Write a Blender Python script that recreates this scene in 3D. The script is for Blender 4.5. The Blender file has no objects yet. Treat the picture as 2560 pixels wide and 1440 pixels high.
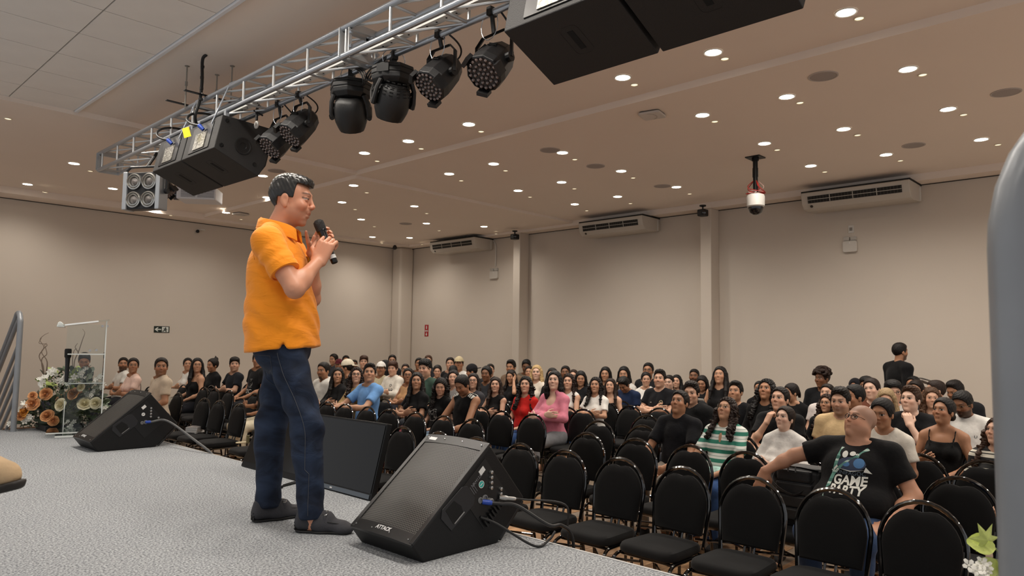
import bpy, bmesh, math, random
import numpy as np
from mathutils import Vector, Matrix, Euler
from mathutils.bvhtree import BVHTree

SC = bpy.context.scene
COL = SC.collection
R = math.radians
PI = math.pi
rnd = random.Random(7)

# ------------------------------------------------------------------ camera, exposure, world
# world frame: +Y runs along the stage edge away from the camera, +X from the stage into the hall,
# z = 0 is the stage carpet, the hall floor lies 0.78 m lower
F_PX = 1810.0
CAM_P = np.array([0.0, 0.0, 0.92])
_yaw, _pit, _rol = R(43.6), R(4.4), R(0.82)
_f = np.array([math.cos(_yaw)*math.cos(_pit), math.sin(_yaw)*math.cos(_pit), math.sin(_pit)])
_r = np.array([math.sin(_yaw), -math.cos(_yaw), 0.0]); _u = np.cross(_r, _f)
CR = math.cos(_rol)*_r + math.sin(_rol)*_u
CU = -math.sin(_rol)*_r + math.cos(_rol)*_u
CF = _f
cam = bpy.data.cameras.new('camera'); cam_o = bpy.data.objects.new('camera', cam); COL.objects.link(cam_o)
M = Matrix.Identity(4)
for i in range(3):
    M[i][0], M[i][1], M[i][2], M[i][3] = CR[i], CU[i], -CF[i], CAM_P[i]
cam_o.matrix_world = M
cam.sensor_width = 36.0; cam.lens = F_PX/2560*36.0; cam.clip_start = 0.05; cam.clip_end = 100
cam.dof.use_dof = True; cam.dof.focus_distance = 4.4; cam.dof.aperture_fstop = 7.5
SC.camera = cam_o
vs = SC.view_settings
vs.view_transform = 'Standard'; vs.look = 'None'; vs.gamma = 1.0; vs.use_curve_mapping = False
vs.exposure = 0.0
try:
    SC.cycles.use_denoising = True
    SC.cycles.max_bounces = 8; SC.cycles.diffuse_bounces = 5; SC.cycles.transparent_max_bounces = 12
    SC.cycles.caustics_reflective = False; SC.cycles.caustics_refractive = False
except Exception:
    pass
W = bpy.data.worlds.new('world'); SC.world = W; W.use_nodes = True
W.node_tree.nodes['Background'].inputs[0].default_value = (0.98, 0.98, 1.0, 1)
W.node_tree.nodes['Background'].inputs[1].default_value = 0.58

ENERGY_HALL = 56.0       # W of one hall downlight
ENERGY_STAGE = 58.0      # W of one stage downlight
WARM = (1.0, 0.92, 0.82)

def ray(x, y): return CF + (x-1280)/F_PX*CR - (y-720)/F_PX*CU
def at_z(x, y, z): d = ray(x, y); return CAM_P + d*(z-CAM_P[2])/d[2]
def at_x(x, y, X): d = ray(x, y); return CAM_P + d*X/d[0]
def at_y(x, y, Y): d = ray(x, y); return CAM_P + d*Y/d[1]
def at_d(x, y, D): return CAM_P + ray(x, y)*D

FLOOR = -0.78
WALL_X, WALL_Y = 11.55, 14.82
Z_SOFFIT, Z_S, Z_E, Z_W, Z_N = 3.30, 3.35, 3.40, 3.41, 3.47
STEP_X, STEP_Y = 6.10, 9.06

# ------------------------------------------------------------------ materials
MATS = {}
def lin(c):
    if isinstance(c, str):
        c = [int(c[i:i+2], 16)/255 for i in (0, 2, 4)]
        return tuple(((v/12.92) if v <= 0.04045 else ((v+0.055)/1.055)**2.4) for v in c)
    return tuple(c)
def new_mat(name):
    m = bpy.data.materials.new(name); m.use_nodes = True
    nt = m.node_tree; b = nt.nodes['Principled BSDF']
    return m, nt, b
def mat(name, col, rough=0.5, metal=0.0, spec=0.5, bump=0.0, bscale=60.0, var=0.0, vscale=8.0, emit=None, estr=0.0, alpha=None, sheen=0.0, coat=0.0, trans=0.0, ior=None, detail=3.0):
    if name in MATS: return MATS[name]
    m, nt, b = new_mat(name)
    c = lin(col)
    b.inputs['Base Color'].default_value = (*c, 1); b.inputs['Roughness'].default_value = rough
    b.inputs['Metallic'].default_value = metal; b.inputs['Specular IOR Level'].default_value = spec
    if sheen: b.inputs['Sheen Weight'].default_value = sheen
    if coat: b.inputs['Coat Weight'].default_value = coat; b.inputs['Coat Roughness'].default_value = 0.08
    if trans: b.inputs['Transmission Weight'].default_value = trans
    if ior: b.inputs['IOR'].default_value = ior
    if emit is not None:
        b.inputs['Emission Color'].default_value = (*lin(emit), 1); b.inputs['Emission Strength'].default_value = estr
    if var or bump:
        tc = nt.nodes.new('ShaderNodeTexCoord')
    if var:
        n = nt.nodes.new('ShaderNodeTexNoise'); n.inputs['Scale'].default_value = vscale; n.inputs['Detail'].default_value = detail
        nt.links.new(tc.outputs['Object'], n.inputs['Vector'])
        r = nt.nodes.new('ShaderNodeValToRGB'); nt.links.new(n.outputs['Fac'], r.inputs['Fac'])
        r.color_ramp.elements[0].position = 0.3; r.color_ramp.elements[1].position = 0.7
        r.color_ramp.elements[0].color = (*[max(0, v*(1-var)) for v in c], 1)
        r.color_ramp.elements[1].color = (*[min(1, v*(1+var)) for v in c], 1)
        nt.links.new(r.outputs['Color'], b.inputs['Base Color'])
    if bump:
        n2 = nt.nodes.new('ShaderNodeTexNoise'); n2.inputs['Scale'].default_value = bscale; n2.inputs['Detail'].default_value = 4
        nt.links.new(tc.outputs['Object'], n2.inputs['Vector'])
        bp = nt.nodes.new('ShaderNodeBump'); bp.inputs['Strength'].default_value = bump; bp.inputs['Distance'].default_value = 0.01
        nt.links.new(n2.outputs['Fac'], bp.inputs['Height']); nt.links.new(bp.outputs['Normal'], b.inputs['Normal'])
    MATS[name] = m
    return m
def fabric(hexcol, kind='cloth'):
    """matte cloth of one colour with soft wrinkles"""
    n = 'fabric_'+kind+'_'+hexcol
    if n in MATS: return MATS[n]
    return mat(n, hexcol, rough=0.85, spec=0.2, bump=0.9, bscale=12.0, var=0.12, vscale=14.0, sheen=0.05)

# ------------------------------------------------------------------ mesh building
class MB:
    def __init__(s): s.v = []; s.f = []; s.mi = []
    def add(s, vs, fs, mi=0):
        o = len(s.v); s.v += [tuple(map(float, p)) for p in vs]
        s.f += [tuple(i+o for i in f) for f in fs]; s.mi += [mi]*len(fs)
        return s
    def box(s, lo, hi, mi=0):
        x0, y0, z0 = lo; x1, y1, z1 = hi
        return s.add([(x0,y0,z0),(x1,y0,z0),(x1,y1,z0),(x0,y1,z0),(x0,y0,z1),(x1,y0,z1),(x1,y1,z1),(x0,y1,z1)],
                     [(0,3,2,1),(4,5,6,7),(0,1,5,4),(1,2,6,5),(2,3,7,6),(3,0,4,7)], mi)
    def obox(s, c, ax, ay, az, hx, hy, hz, mi=0):
        c, ax, ay, az = map(np.array, (c, ax, ay, az)); vs = []
        for sz in (-1, 1):
            for sx, sy in ((-1,-1),(1,-1),(1,1),(-1,1)): vs.append(c+ax*sx*hx+ay*sy*hy+az*sz*hz)
        return s.add(vs, [(0,3,2,1),(4,5,6,7),(0,1,5,4),(1,2,6,5),(2,3,7,6),(3,0,4,7)], mi)
    def prism(s, poly, y0, y1, axis='y', mi=0):
        """extrude a 2-D polygon (x,z) along y (or (x,y) along z, (y,z) along x)"""
        n = len(poly)
        def P(p, t): return {'y': (p[0], t, p[1]), 'z': (p[0], p[1], t), 'x': (t, p[0], p[1])}[axis]
        vs = [P(p, y0) for p in poly]+[P(p, y1) for p in poly]
        fs = [tuple(range(n)), tuple(range(2*n-1, n-1, -1))]+[(i, i+n, (i+1) % n+n, (i+1) % n) for i in range(n)]
        return s.add(vs, fs, mi)
    def tube(s, pts, r, n=8, closed=False, caps=True, mi=0, flat=1.0):
        pts = [np.array(p, float) for p in pts]; m = len(pts)
        rs = r if hasattr(r, '__len__') else [r]*m
        ref = None; vs = []
        for i in range(m):
            if closed: t = pts[(i+1) % m]-pts[i-1]
            else: t = pts[min(i+1, m-1)]-pts[max(i-1, 0)]
            t = t/(np.linalg.norm(t)+1e-12)
            if ref is None:
                ref = np.array([0, 0, 1.0]) if abs(t[2]) < 0.9 else np.array([1.0, 0, 0])
            a = ref-t*(ref@t); a = a/(np.linalg.norm(a)+1e-12); b = np.cross(t, a); ref = a
            for k in range(n):
                w = 2*PI*k/n; vs.append(pts[i]+rs[i]*(a*math.cos(w)+flat*b*math.sin(w)))
        fs = []
        for i in range(m if closed else m-1):
            j = (i+1) % m
            for k in range(n): fs.append((i*n+k, i*n+(k+1) % n, j*n+(k+1) % n, j*n+k))
        if caps and not closed:
            fs.append(tuple(range(n-1, -1, -1))); fs.append(tuple((m-1)*n+k for k in range(n)))
        return s.add(vs, fs, mi)
    def lathe(s, prof, o=(0,0,0), d=(0,0,1), n=20, mi=0, cap=True):
        """profile [(radius, height)] around axis d from o"""
        o = np.array(o, float); d = np.array(d, float); d /= np.linalg.norm(d)
        ref = np.array([1.0,0,0]) if abs(d[0]) < 0.9 else np.array([0,1.0,0])
        a = ref-d*(ref@d); a /= np.linalg.norm(a); b = np.cross(d, a); vs = []; fs = []
        for r, h in prof:
            for k in range(n):
                w = 2*PI*k/n; vs.append(o+d*h+r*(a*math.cos(w)+b*math.sin(w)))
        for i in range(len(prof)-1):
            for k in range(n): fs.append((i*n+k, i*n+(k+1) % n, (i+1)*n+(k+1) % n, (i+1)*n+k))
        if cap:
            if prof[0][0] > 1e-6: fs.append(tuple(range(n-1, -1, -1)))
            if prof[-1][0] > 1e-6: fs.append(tuple((len(prof)-1)*n+k for k in range(n)))
        return s.add(vs, fs, mi)
    def sphere(s, c, r, n=10, m=7, mi=0):
        r = r if hasattr(r, '__len__') else (r, r, r); vs = []; fs = []
        for i in range(m+1):
            t = PI*i/m
            for k in range(n):
                w = 2*PI*k/n; vs.append((c[0]+r[0]*math.sin(t)*math.cos(w), c[1]+r[1]*math.sin(t)*math.sin(w), c[2]+r[2]*math.cos(t)))
        for i in range(m):
            for k in range(n): fs.append((i*n+k, (i+1)*n+k, (i+1)*n+(k+1) % n, i*n+(k+1) % n))
        return s.add(vs, fs, mi)
    def mesh(s, name, smooth=False):
        me = bpy.data.meshes.new(name); me.from_pydata(s.v, [], s.f); me.validate(clean_customdata=False)
        if any(s.mi) and len(s.mi) == len(me.polygons): me.polygons.foreach_set('material_index', s.mi)
        if smooth: smooth_mesh(me)
        me.update()
        return me
    def build(s, name, m=None, parent=None, smooth=False, bevel=0.0, seg=2):
        me = s.mesh(name, smooth)
        return link(name, me, m, parent, bevel, seg)
def smooth_mesh(me, ang=40):
    me.polygons.foreach_set('use_smooth', [True]*len(me.polygons))
    try: me.set_sharp_from_angle(angle=R(ang))
    except Exception: pass
def link(name, me, m=None, parent=None, bevel=0.0, seg=2):
    o = bpy.data.objects.new(name, me); COL.objects.link(o)
    if m is not None:
        for k in (m if isinstance(m, (list, tuple)) else [m]): me.materials.append(k)
    if parent is not None: o.parent = parent
    if bevel:
        b = o.modifiers.new('edge', 'BEVEL'); b.width = bevel; b.segments = seg; b.limit_method = 'ANGLE'; b.angle_limit = R(35)
    return o
def tag(o, label, cat, group=None):
    o['label'] = label; o['category'] = cat
    if group: o['group'] = group
    return o
def thing(name, label, cat, loc=(0,0,0), rz=0.0, group=None):
    o = bpy.data.objects.new(name, None); COL.objects.link(o); o.location = [float(v) for v in loc]; o.rotation_euler = (0,0,rz)
    o.empty_display_size = 0.1
    return tag(o, label, cat, group)
def struct(o): o['kind'] = 'structure'; return o
def share(name, me, parent=None, m=None, loc=None):
    """another object on an existing mesh; m overrides the material of the first slot for this object only"""
    o = bpy.data.objects.new(name, me); COL.objects.link(o)
    if parent is not None: o.parent = parent
    if m is not None:
        if len(me.materials) == 0: me.materials.append(m)
        o.material_slots[0].link = 'OBJECT'; o.material_slots[0].material = m
    if loc is not None: o.location = loc
    return o
def copy_tree(o, parent=None):
    c = o.copy(); COL.objects.link(c)
    if parent is not None: c.parent = parent
    for ch in list(o.children): copy_tree(ch, c)
    return c
def bez(p0, p1, p2, p3, n=12):
    p0, p1, p2, p3 = map(np.array, (p0, p1, p2, p3)); out = []
    for i in range(n+1):
        t = i/n; out.append((1-t)**3*p0+3*(1-t)**2*t*p1+3*(1-t)*t*t*p2+t**3*p3)
    return out
def spline(pts, n=8):
    """Catmull-Rom through points"""
    P = [np.array(p, float) for p in pts]; P = [2*P[0]-P[1]]+P+[2*P[-1]-P[-2]]; out = []
    for i in range(1, len(P)-2):
        for k in range(n):
            t = k/n; a, b, c, d = P[i-1], P[i], P[i+1], P[i+2]
            out.append(0.5*((2*b)+(-a+c)*t+(2*a-5*b+4*c-d)*t*t+(-a+3*b-3*c+d)*t**3))
    out.append(P[-2]); return out
def text_mesh(s, size, extrude=0.0008, bold=0.0, shear=0.0):
    cu = bpy.data.curves.new('lettering', 'FONT'); cu.body = s; cu.size = size; cu.extrude = extrude; cu.offset = bold; cu.shear = shear
    cu.align_x = 'CENTER'; cu.align_y = 'CENTER'; cu.resolution_u = 3
    o = bpy.data.objects.new('lettering', cu); COL.objects.link(o)
    dg = bpy.context.evaluated_depsgraph_get(); me = bpy.data.meshes.new_from_object(o.evaluated_get(dg))
    bpy.data.objects.remove(o); bpy.data.curves.remove(cu)
    return me
def place_text(name, s, size, origin, ax, ay, m, parent=None, bold=0.0, shear=0.0, mat_inv=None):
    """flat lettering whose x axis is ax and whose y axis is ay (world), centred at origin"""
    me = text_mesh(s, size, 0.0006, bold, shear); me.name = name
    ax = Vector(ax).normalized(); ay = Vector(ay); ay = (ay-ax*ay.dot(ax)).normalized(); az = ax.cross(ay)
    T = Matrix(((ax[0], ay[0], az[0], origin[0]), (ax[1], ay[1], az[1], origin[1]), (ax[2], ay[2], az[2], origin[2]), (0,0,0,1)))
    me.transform(T)
    return link(name, me, m, parent)
# ------------------------------------------------------------------ room shell
m_wall = mat('wall_paint', 'd0c6ba', rough=0.85, spec=0.2, bump=0.05, bscale=120, var=0.015, vscale=1.2)
m_ceil = mat('ceiling_paint', 'efe3d8', rough=0.9, spec=0.15, var=0.012, vscale=0.8)
m_tile = mat('ceiling_tile_board', 'efebe6', rough=0.9, spec=0.15, bump=0.08, bscale=300, var=0.02, vscale=3)
m_grid = mat('ceiling_grid_metal', '8d8781', rough=0.6)
m_white = mat('white_plastic', 'd8d5cf', rough=0.45)
m_base = mat('baseboard_wood', '6b4a30', rough=0.5, var=0.2, vscale=12)

def slab(name, lo, hi, m): return struct(MB().box(lo, hi).build(name, m))
slab('wall_right', (WALL_X, -5.2, FLOOR-0.1), (WALL_X+0.2, WALL_Y+0.2, 3.9), m_wall)
slab('wall_left', (-3.2, WALL_Y, FLOOR-0.1), (WALL_X, WALL_Y+0.2, 3.9), m_wall)
slab('baseboard_left', (-3.0, WALL_Y-0.02, FLOOR), (WALL_X-0.02, WALL_Y-0.001, FLOOR+0.14), m_base)
slab('baseboard_right', (WALL_X-0.02, -5.2, FLOOR), (WALL_X-0.001, WALL_Y, FLOOR+0.14), m_base)
# ceiling fields at four heights, stepping down away from the stage; a soffit runs along both walls
SOF_X, SOF_Y = WALL_X-0.30, WALL_Y-0.52
ceil_n = slab('ceiling', (-3.0, -5.2, Z_N), (STEP_X, STEP_Y, 3.9), m_ceil)
slab('ceiling', (STEP_X, -5.2, Z_E), (SOF_X, STEP_Y, 3.9), m_ceil)
slab('ceiling', (-3.0, STEP_Y, Z_W), (STEP_X, SOF_Y, 3.9), m_ceil)
slab('ceiling', (STEP_X, STEP_Y, Z_S), (SOF_X, SOF_Y, 3.9), m_ceil)
slab('ceiling', (SOF_X, -5.2, Z_SOFFIT), (WALL_X, SOF_Y, 3.9), m_ceil)
slab('ceiling', (-3.0, SOF_Y, Z_SOFFIT), (WALL_X, WALL_Y, 3.9), m_ceil)
# the tiled field over the stage: boards hang 1 cm proud of the joints
m_gap = mat('ceiling_joint', '9b938b', rough=0.9)
g = MB().box((-3.0, -1.0, Z_N-0.004), (2.35, STEP_Y-0.01, Z_N+0.001)).build('ceiling_grid', m_gap, ceil_n)
tile_me = MB().box((0.006, 0.006, -0.012), (0.611, 0.611, 0.0)).mesh('ceiling_tile'); tile_me.materials.append(m_tile)
tx = [1.763-0.617*k for k in range(-0, 7)]
for i in range(7):
    for j in range(-9, 5):
        y0 = 6.69+0.617*j
        x0 = 2.352-0.617*(i+1)
        o = share('ceiling_tile', tile_me, ceil_n, loc=(x0, y0, Z_N-0.004))
        if y0+0.617 > STEP_Y-0.01: o.scale.y = (STEP_Y-0.012-y0)/0.617
m_trimw = mat('trim_white', 'e4e6ea', rough=0.4)
struct(MB().box((2.352, -1.0, Z_N-0.035), (2.385, STEP_Y-0.005, Z_N+0.001)).build('trim_1', m_trimw, bevel=0.004))
# thin dark strips that paint in the shadow line between wall and soffit
m_dark = mat('painted_shadow_line', '3a332e', rough=0.9)
struct(MB().box((-3.0, WALL_Y-0.012, Z_SOFFIT-0.012), (WALL_X, WALL_Y-0.0005, Z_SOFFIT-0.0005)).build('shadow_strip_left', m_dark))
struct(MB().box((WALL_X-0.012, -5.2, Z_SOFFIT-0.012), (WALL_X-0.0005, WALL_Y-0.012, Z_SOFFIT-0.0005)).build('shadow_strip_right', m_dark))
# pillars
def pillar(a, b, depth):
    y1 = at_x(a[0], a[1], WALL_X-depth)[1]; y0 = at_x(b[0], b[1], WALL_X-depth)[1]
    return struct(MB().box((WALL_X-depth, y0, FLOOR), (WALL_X-0.0005, y1, Z_SOFFIT)).build('pillar', m_wall, bevel=0.012))
pillar((1282, 700), (1299, 700), 0.29)
pillar((1751, 700), (1778, 700), 0.29)
struct(MB().box((WALL_X-0.42, WALL_Y-0.36, FLOOR), (WALL_X-0.0005, WALL_Y-0.0005, Z_SOFFIT)).build('pillar', m_wall, bevel=0.06, seg=4))

# ------------------------------------------------------------------ floor of wood planks
m_floorb = mat('floor_wood_base', '9c8a78', rough=0.4, var=0.25, vscale=3)
def wood_mat():
    m, nt, b = new_mat('floor_plank_wood'); MATS['floor_plank_wood'] = m
    tc = nt.nodes.new('ShaderNodeTexCoord'); mp = nt.nodes.new('ShaderNodeMapping'); mp.inputs['Scale'].default_value = (1.6, 22, 1)
    n = nt.nodes.new('ShaderNodeTexNoise'); n.inputs['Scale'].default_value = 3; n.inputs['Detail'].default_value = 6
    oi = nt.nodes.new('ShaderNodeObjectInfo'); ad = nt.nodes.new('ShaderNodeVectorMath'); ad.operation = 'ADD'
    nt.links.new(tc.outputs['Object'], ad.inputs[0]); nt.links.new(oi.outputs['Location'], ad.inputs[1])
    nt.links.new(ad.outputs[0], mp.inputs['Vector']); nt.links.new(mp.outputs[0], n.inputs['Vector'])
    r = nt.nodes.new('ShaderNodeValToRGB'); nt.links.new(n.outputs['Fac'], r.inputs['Fac'])
    r.color_ramp.elements[0].color = (*lin('98714f'), 1); r.color_ramp.elements[1].color = (*lin('d0a880'), 1)
    r.color_ramp.elements[0].position = 0.3; r.color_ramp.elements[1].position = 0.72
    hs = nt.nodes.new('ShaderNodeHueSaturation'); mr = nt.nodes.new('ShaderNodeMapRange')
    mr.inputs['To Min'].default_value = 0.62; mr.inputs['To Max'].default_value = 1.15
    nt.links.new(oi.outputs['Random'], mr.inputs['Value']); nt.links.new(mr.outputs[0], hs.inputs['Value']); nt.links.new(r.outputs[0], hs.inputs['Color'])
    nt.links.new(hs.outputs[0], b.inputs['Base Color']); b.inputs['Roughness'].default_value = 0.32
    return m
m_plank = wood_mat()
floor = slab('floor', (-3.0, -5.2, FLOOR-0.1), (WALL_X, WALL_Y, FLOOR-0.004), m_floorb)
pl_me = MB().box((0.0015, 0.0015, -0.004), (1.1985, 0.1485, 0.0)).mesh('floor_plank'); pl_me.materials.append(m_plank)
np_ = 0
for j in range(66):
    for i in range(4):
        y = 0.2+0.15*j; x = 2.66+1.2*i-(0.6 if j % 2 else 0)
        if x < 2.6: x = 2.66
        if i > (2 if y < 3.2 else 3 if y < 7 else 1): continue
        if i == 3 and 3.2 <= y: continue
        share('floor_plank', pl_me, floor, loc=(x, y, FLOOR)); np_ += 1

# ------------------------------------------------------------------ stage
def carpet_mat():
    m, nt, b = new_mat('stage_carpet_grey'); MATS['stage_carpet_grey'] = m
    tc = nt.nodes.new('ShaderNodeTexCoord')
    n = nt.nodes.new('ShaderNodeTexNoise'); n.inputs['Scale'].default_value = 105; n.inputs['Detail'].default_value = 4; n.inputs['Roughness'].default_value = 0.65
    n3 = nt.nodes.new('ShaderNodeTexNoise'); n3.inputs['Scale'].default_value = 2.2; n3.inputs['Detail'].default_value = 3
    for k in (n, n3): nt.links.new(tc.outputs['Object'], k.inputs['Vector'])
    r = nt.nodes.new('ShaderNodeValToRGB'); nt.links.new(n.outputs['Fac'], r.inputs['Fac'])
    r.color_ramp.elements[0].position = 0.36; r.color_ramp.elements[1].position = 0.66
    r.color_ramp.elements[0].color = (*lin('5f6266'), 1); r.color_ramp.elements[1].color = (*lin('c6c9cb'), 1)
    mx = nt.nodes.new('ShaderNodeMix'); mx.data_type = 'RGBA'; mx.blend_type = 'MULTIPLY'; mx.inputs['Factor'].default_value = 1.0
    r3 = nt.nodes.new('ShaderNodeValToRGB'); nt.links.new(n3.outputs['Fac'], r3.inputs['Fac'])
    r3.color_ramp.elements[0].color = (0.86, 0.87, 0.89, 1); r3.color_ramp.elements[1].color = (1, 1, 1, 1)
    nt.links.new(r.outputs[0], mx.inputs['A']); nt.links.new(r3.outputs[0], mx.inputs['B'])
    nt.links.new(mx.outputs['Result'], b.inputs['Base Color'])
    b.inputs['Roughness'].default_value = 0.95; b.inputs['Specular IOR Level'].default_value = 0.1
    bp = nt.nodes.new('ShaderNodeBump'); bp.inputs['Strength'].default_value = 0.9; bp.inputs['Distance'].default_value = 0.006
    nt.links.new(n.outputs['Fac'], bp.inputs['Height']); nt.links.new(bp.outputs['Normal'], b.inputs['Normal'])
    return m
m_carpet = carpet_mat()
m_edge = mat('stage_edge_trim', 'cfcfcf', rough=0.4, metal=0.6)
m_skirt = mat('stage_skirt', '1c1b1b', rough=0.8)
STAGE_X, STAGE_Y1, STAGE_Y0 = 2.632, 8.62, -0.15
stage = thing('stage', 'low stage platform with speckled grey carpet and pale metal edge', 'stage', (0,0,0))
MB().box((-2.99, STAGE_Y0, -0.02), (STAGE_X-0.012, STAGE_Y1, 0.0)).build('carpet', m_carpet, stage)
MB().box((STAGE_X-0.012, STAGE_Y0, -0.03), (STAGE_X, STAGE_Y1, 0.003)).build('edge_trim', m_edge, stage)
MB().box((-2.99, STAGE_Y0, FLOOR), (STAGE_X-0.012, STAGE_Y1, -0.02)).build('skirt', m_skirt, stage)
# ------------------------------------------------------------------ recessed downlights
m_ring = mat('downlight_ring', 'e9e6e0', rough=0.35)
m_glow = mat('downlight_lens', 'ffffff', emit='fff6e4', estr=26.0)
m_glow_s = mat('small_downlight_lens', 'fff8e8', emit='fff0d2', estr=1.15)
m_rim_s = mat('small_downlight_ring', 'e6dcc4', rough=0.4)
def downlight_meshes(r, glow, ring, dome):
    a = MB().lathe([(r, -0.001), (r, -0.006), (r*0.93, -0.010), (r*0.80, -0.007), (r*0.80, -0.001)], n=24, cap=False).mesh('ring', True); a.materials.append(ring)
    b = MB().lathe([(r*0.80, -0.003), (r*0.7, -0.004-dome*0.5), (r*0.4, -0.005-dome), (0.0, -0.006-dome)], n=20).mesh('lens', True); b.materials.append(glow)
    return a, b
BIG = downlight_meshes(0.085, m_glow, m_ring, 0.004)
SMALL = downlight_meshes(0.040, m_glow_s, m_rim_s, 0.0)
def ceil_z(x, y):
    if x > SOF_X or y > SOF_Y: return Z_SOFFIT
    if x < STEP_X: return Z_N if y < STEP_Y else Z_W
    return Z_E if y < STEP_Y else Z_S
def ceil_pt(px, py):
    best = None
    for z in (Z_N, Z_W, Z_E, Z_S, Z_SOFFIT):
        p = at_z(px, py, z)
        if abs(ceil_z(p[0], p[1])-z) < 1e-6: return p
        best = p
    return best
ORD = ['first', 'second', 'third', 'fourth', 'fifth', 'sixth', 'seventh', 'eighth', 'ninth', 'tenth', 'eleventh', 'twelfth', 'thirteenth', 'fourteenth', 'fifteenth', 'sixteenth', 'seventeenth', 'eighteenth', 'nineteenth', 'twentieth']
SPOTS = []
def downlight(p, big, label, group, spot=0.0):
    t = thing('downlight' if big else 'small_downlight', label, 'ceiling light', p, 0, group)
    a, b = BIG if big else SMALL
    share('ring', a, t); share('lens', b, t)
    if spot:
        l = bpy.data.lights.new('downlight_lamp', 'SPOT'); l.energy = spot; l.color = WARM
        l.spot_size = R(150); l.spot_blend = 0.85; l.shadow_soft_size = 0.06
        lo = bpy.data.objects.new('downlight_lamp', l); COL.objects.link(lo); lo.location = (p[0], p[1], p[2]-0.035)
    return t
DL = {  # rows of large downlights, from the camera end towards the far wall, as read off the photograph
 'over the stage tiles': [(409,28),(341,87),(276,135),(218,179),(172,216)],
 'of the row nearest the truss': [(2115,30),(1783,130),(1557,193),(1172,310),(1021,352),(911,382)],
 'of the second hall row': [(2270,172),(1967,241),(1756,287),(1406,381),(1234,409),(1123,434)],
 'of the third hall row': [(2370,272),(2109,322),(1911,358),(1553,427),(1404,455),(1295,476)],
 'of the fourth hall row': [(2453,348),(2215,386),(2027,414),(1691,467),(1544,491),(1437,510)],
 'in the lower far field, front row': [(884,463),(855,505),(667,493)],
 'in the lower far field, middle row': [(1036,515),(903,548),(565,531)],
 'in the lower far field, back row': [(1210,566),(1066,558),(1024,594),(931,592)],
 'in the far field behind the hung speakers': [(657,439),(185,408),(282,471),(69,460),(390,518)],
}
for row, pts in DL.items():
    st = 'stage' in row
    for i, q in enumerate(pts):
        p = ceil_pt(*q)
        downlight(p, True, '%s large downlight %s, from the camera end' % (ORD[i], row), 'large downlights', ENERGY_STAGE if st else ENERGY_HALL)
# the same rows go on outside the picture: over the stage and behind the camera
for k in range(9):
    downlight((2.08, 5.14-0.62*k, Z_N), True, '%s large downlight of the stage row beyond the upper picture edge' % ORD[k], 'large downlights', ENERGY_STAGE)
for x in (-1.2, 0.4):
    for y in (0.5, 2.0, 3.5, 5.0, 6.5, 8.0):
        downlight((x, y, Z_N), True, 'large downlight over the back of the stage at %.1f by %.1f metres' % (x, y), 'large downlights', ENERGY_STAGE*0.55)
for x in (5.6, 7.0, 8.4, 9.8):
    for y in (-0.4, -1.8, -3.2):
        downlight((x, y, ceil_z(x, y)), True, 'large downlight beyond the near end of the seats at %.1f by %.1f metres' % (x, y), 'large downlights', ENERGY_HALL)
SM = [(448,53),(381,110),(315,160),(259,202),(213,239),(2148,45),(1812,146),(1586,211),(1203,328),(1053,371),(943,402),(2307,186),(2000,256),(1787,303),(1437,398),(1264,426),(1153,451),
      (2409,286),(2144,337),(1943,374),(1583,444),(1436,471),(1325,492),(2495,361),(2251,401),(2062,429),(1724,484),(1576,508),(1467,526),(917,481),(888,523),(936,566),(1067,533),(1098,576),
      (226,427),(113,480),(20,296),(603,548)]
NEAR = {0:'beside the first stage downlight',1:'beside the second stage downlight',2:'beside the third stage downlight',3:'beside the fourth stage downlight',4:'beside the fifth stage downlight'}
allbig = [(q, 'the %s large downlight %s' % (ORD[i], row)) for row, pts in DL.items() for i, q in enumerate(pts)]
for k, q in enumerate(SM):
    q2, nm = min(allbig, key=lambda b: (b[0][0]-q[0]+38)**2+(b[0][1]-q[1]+22)**2)
    downlight(ceil_pt(*q), False, 'tiny cream downlight beside '+nm, 'small downlights')
for q, nm in (((427,538), 'left wall'), ((955,608), 'left wall next to the corner'), ((1055,611), 'corner pillar'), ((1240,584), 'first air conditioner')):
    downlight(np.array([*at_z(*q, Z_SOFFIT)[:2], Z_SOFFIT]), False, 'tiny cream downlight in the soffit by the '+nm, 'small downlights')
# ------------------------------------------------------------------ ceiling loudspeakers, access points, cameras
m_cspk = mat('ceiling_speaker_grille', 'a79f9b', rough=0.8, bump=0.3, bscale=400)
cs_a = MB().lathe([(0.13, -0.0005), (0.13, -0.006), (0.12, -0.008), (0.115, -0.005)], n=32, cap=False).mesh('rim', True); cs_a.materials.append(mat('speaker_rim', 'b9b0aa', rough=0.6))
cs_b = MB().lathe([(0.116, -0.004), (0.06, -0.007), (0, -0.008)], n=32).mesh('grille', True); cs_b.materials.append(m_cspk)
for q, w in (((126,247), 'in the corner tile over the stage'), ((2058,190), 'between the second and first rows of downlights'), ((2515,231), 'high in the corner above the tubular rail'),
             ((2284,363), 'among the third row of downlights, above the largest air conditioner'), ((1375,375), 'by the second row of downlights in mid ceiling'), ((1489,415), 'between second and third rows in mid ceiling'),
             ((1656,465), 'left of the hanging dome camera among the fourth row'), ((1014,559), 'in the lower far field near the corner'), ((692,427), 'just past the hung speaker pair'), ((545,458), 'behind the hung speaker pair')):
    t = thing('ceiling_speaker', 'round grey flush ceiling loudspeaker '+w, 'ceiling speaker', ceil_pt(*q), 0, 'ceiling loudspeakers')
    share('rim', cs_a, t); share('grille', cs_b, t)
def rounded(w, d, r, n=5):
    pts = []
    for cx, cy, a0 in ((w-r, d-r, 0), (-w+r, d-r, 90), (-w+r, -d+r, 180), (w-r, -d+r, 270)):
        for k in range(n+1):
            a = R(a0+90*k/n); pts.append((cx+r*math.cos(a), cy+r*math.sin(a)))
    return pts
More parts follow.
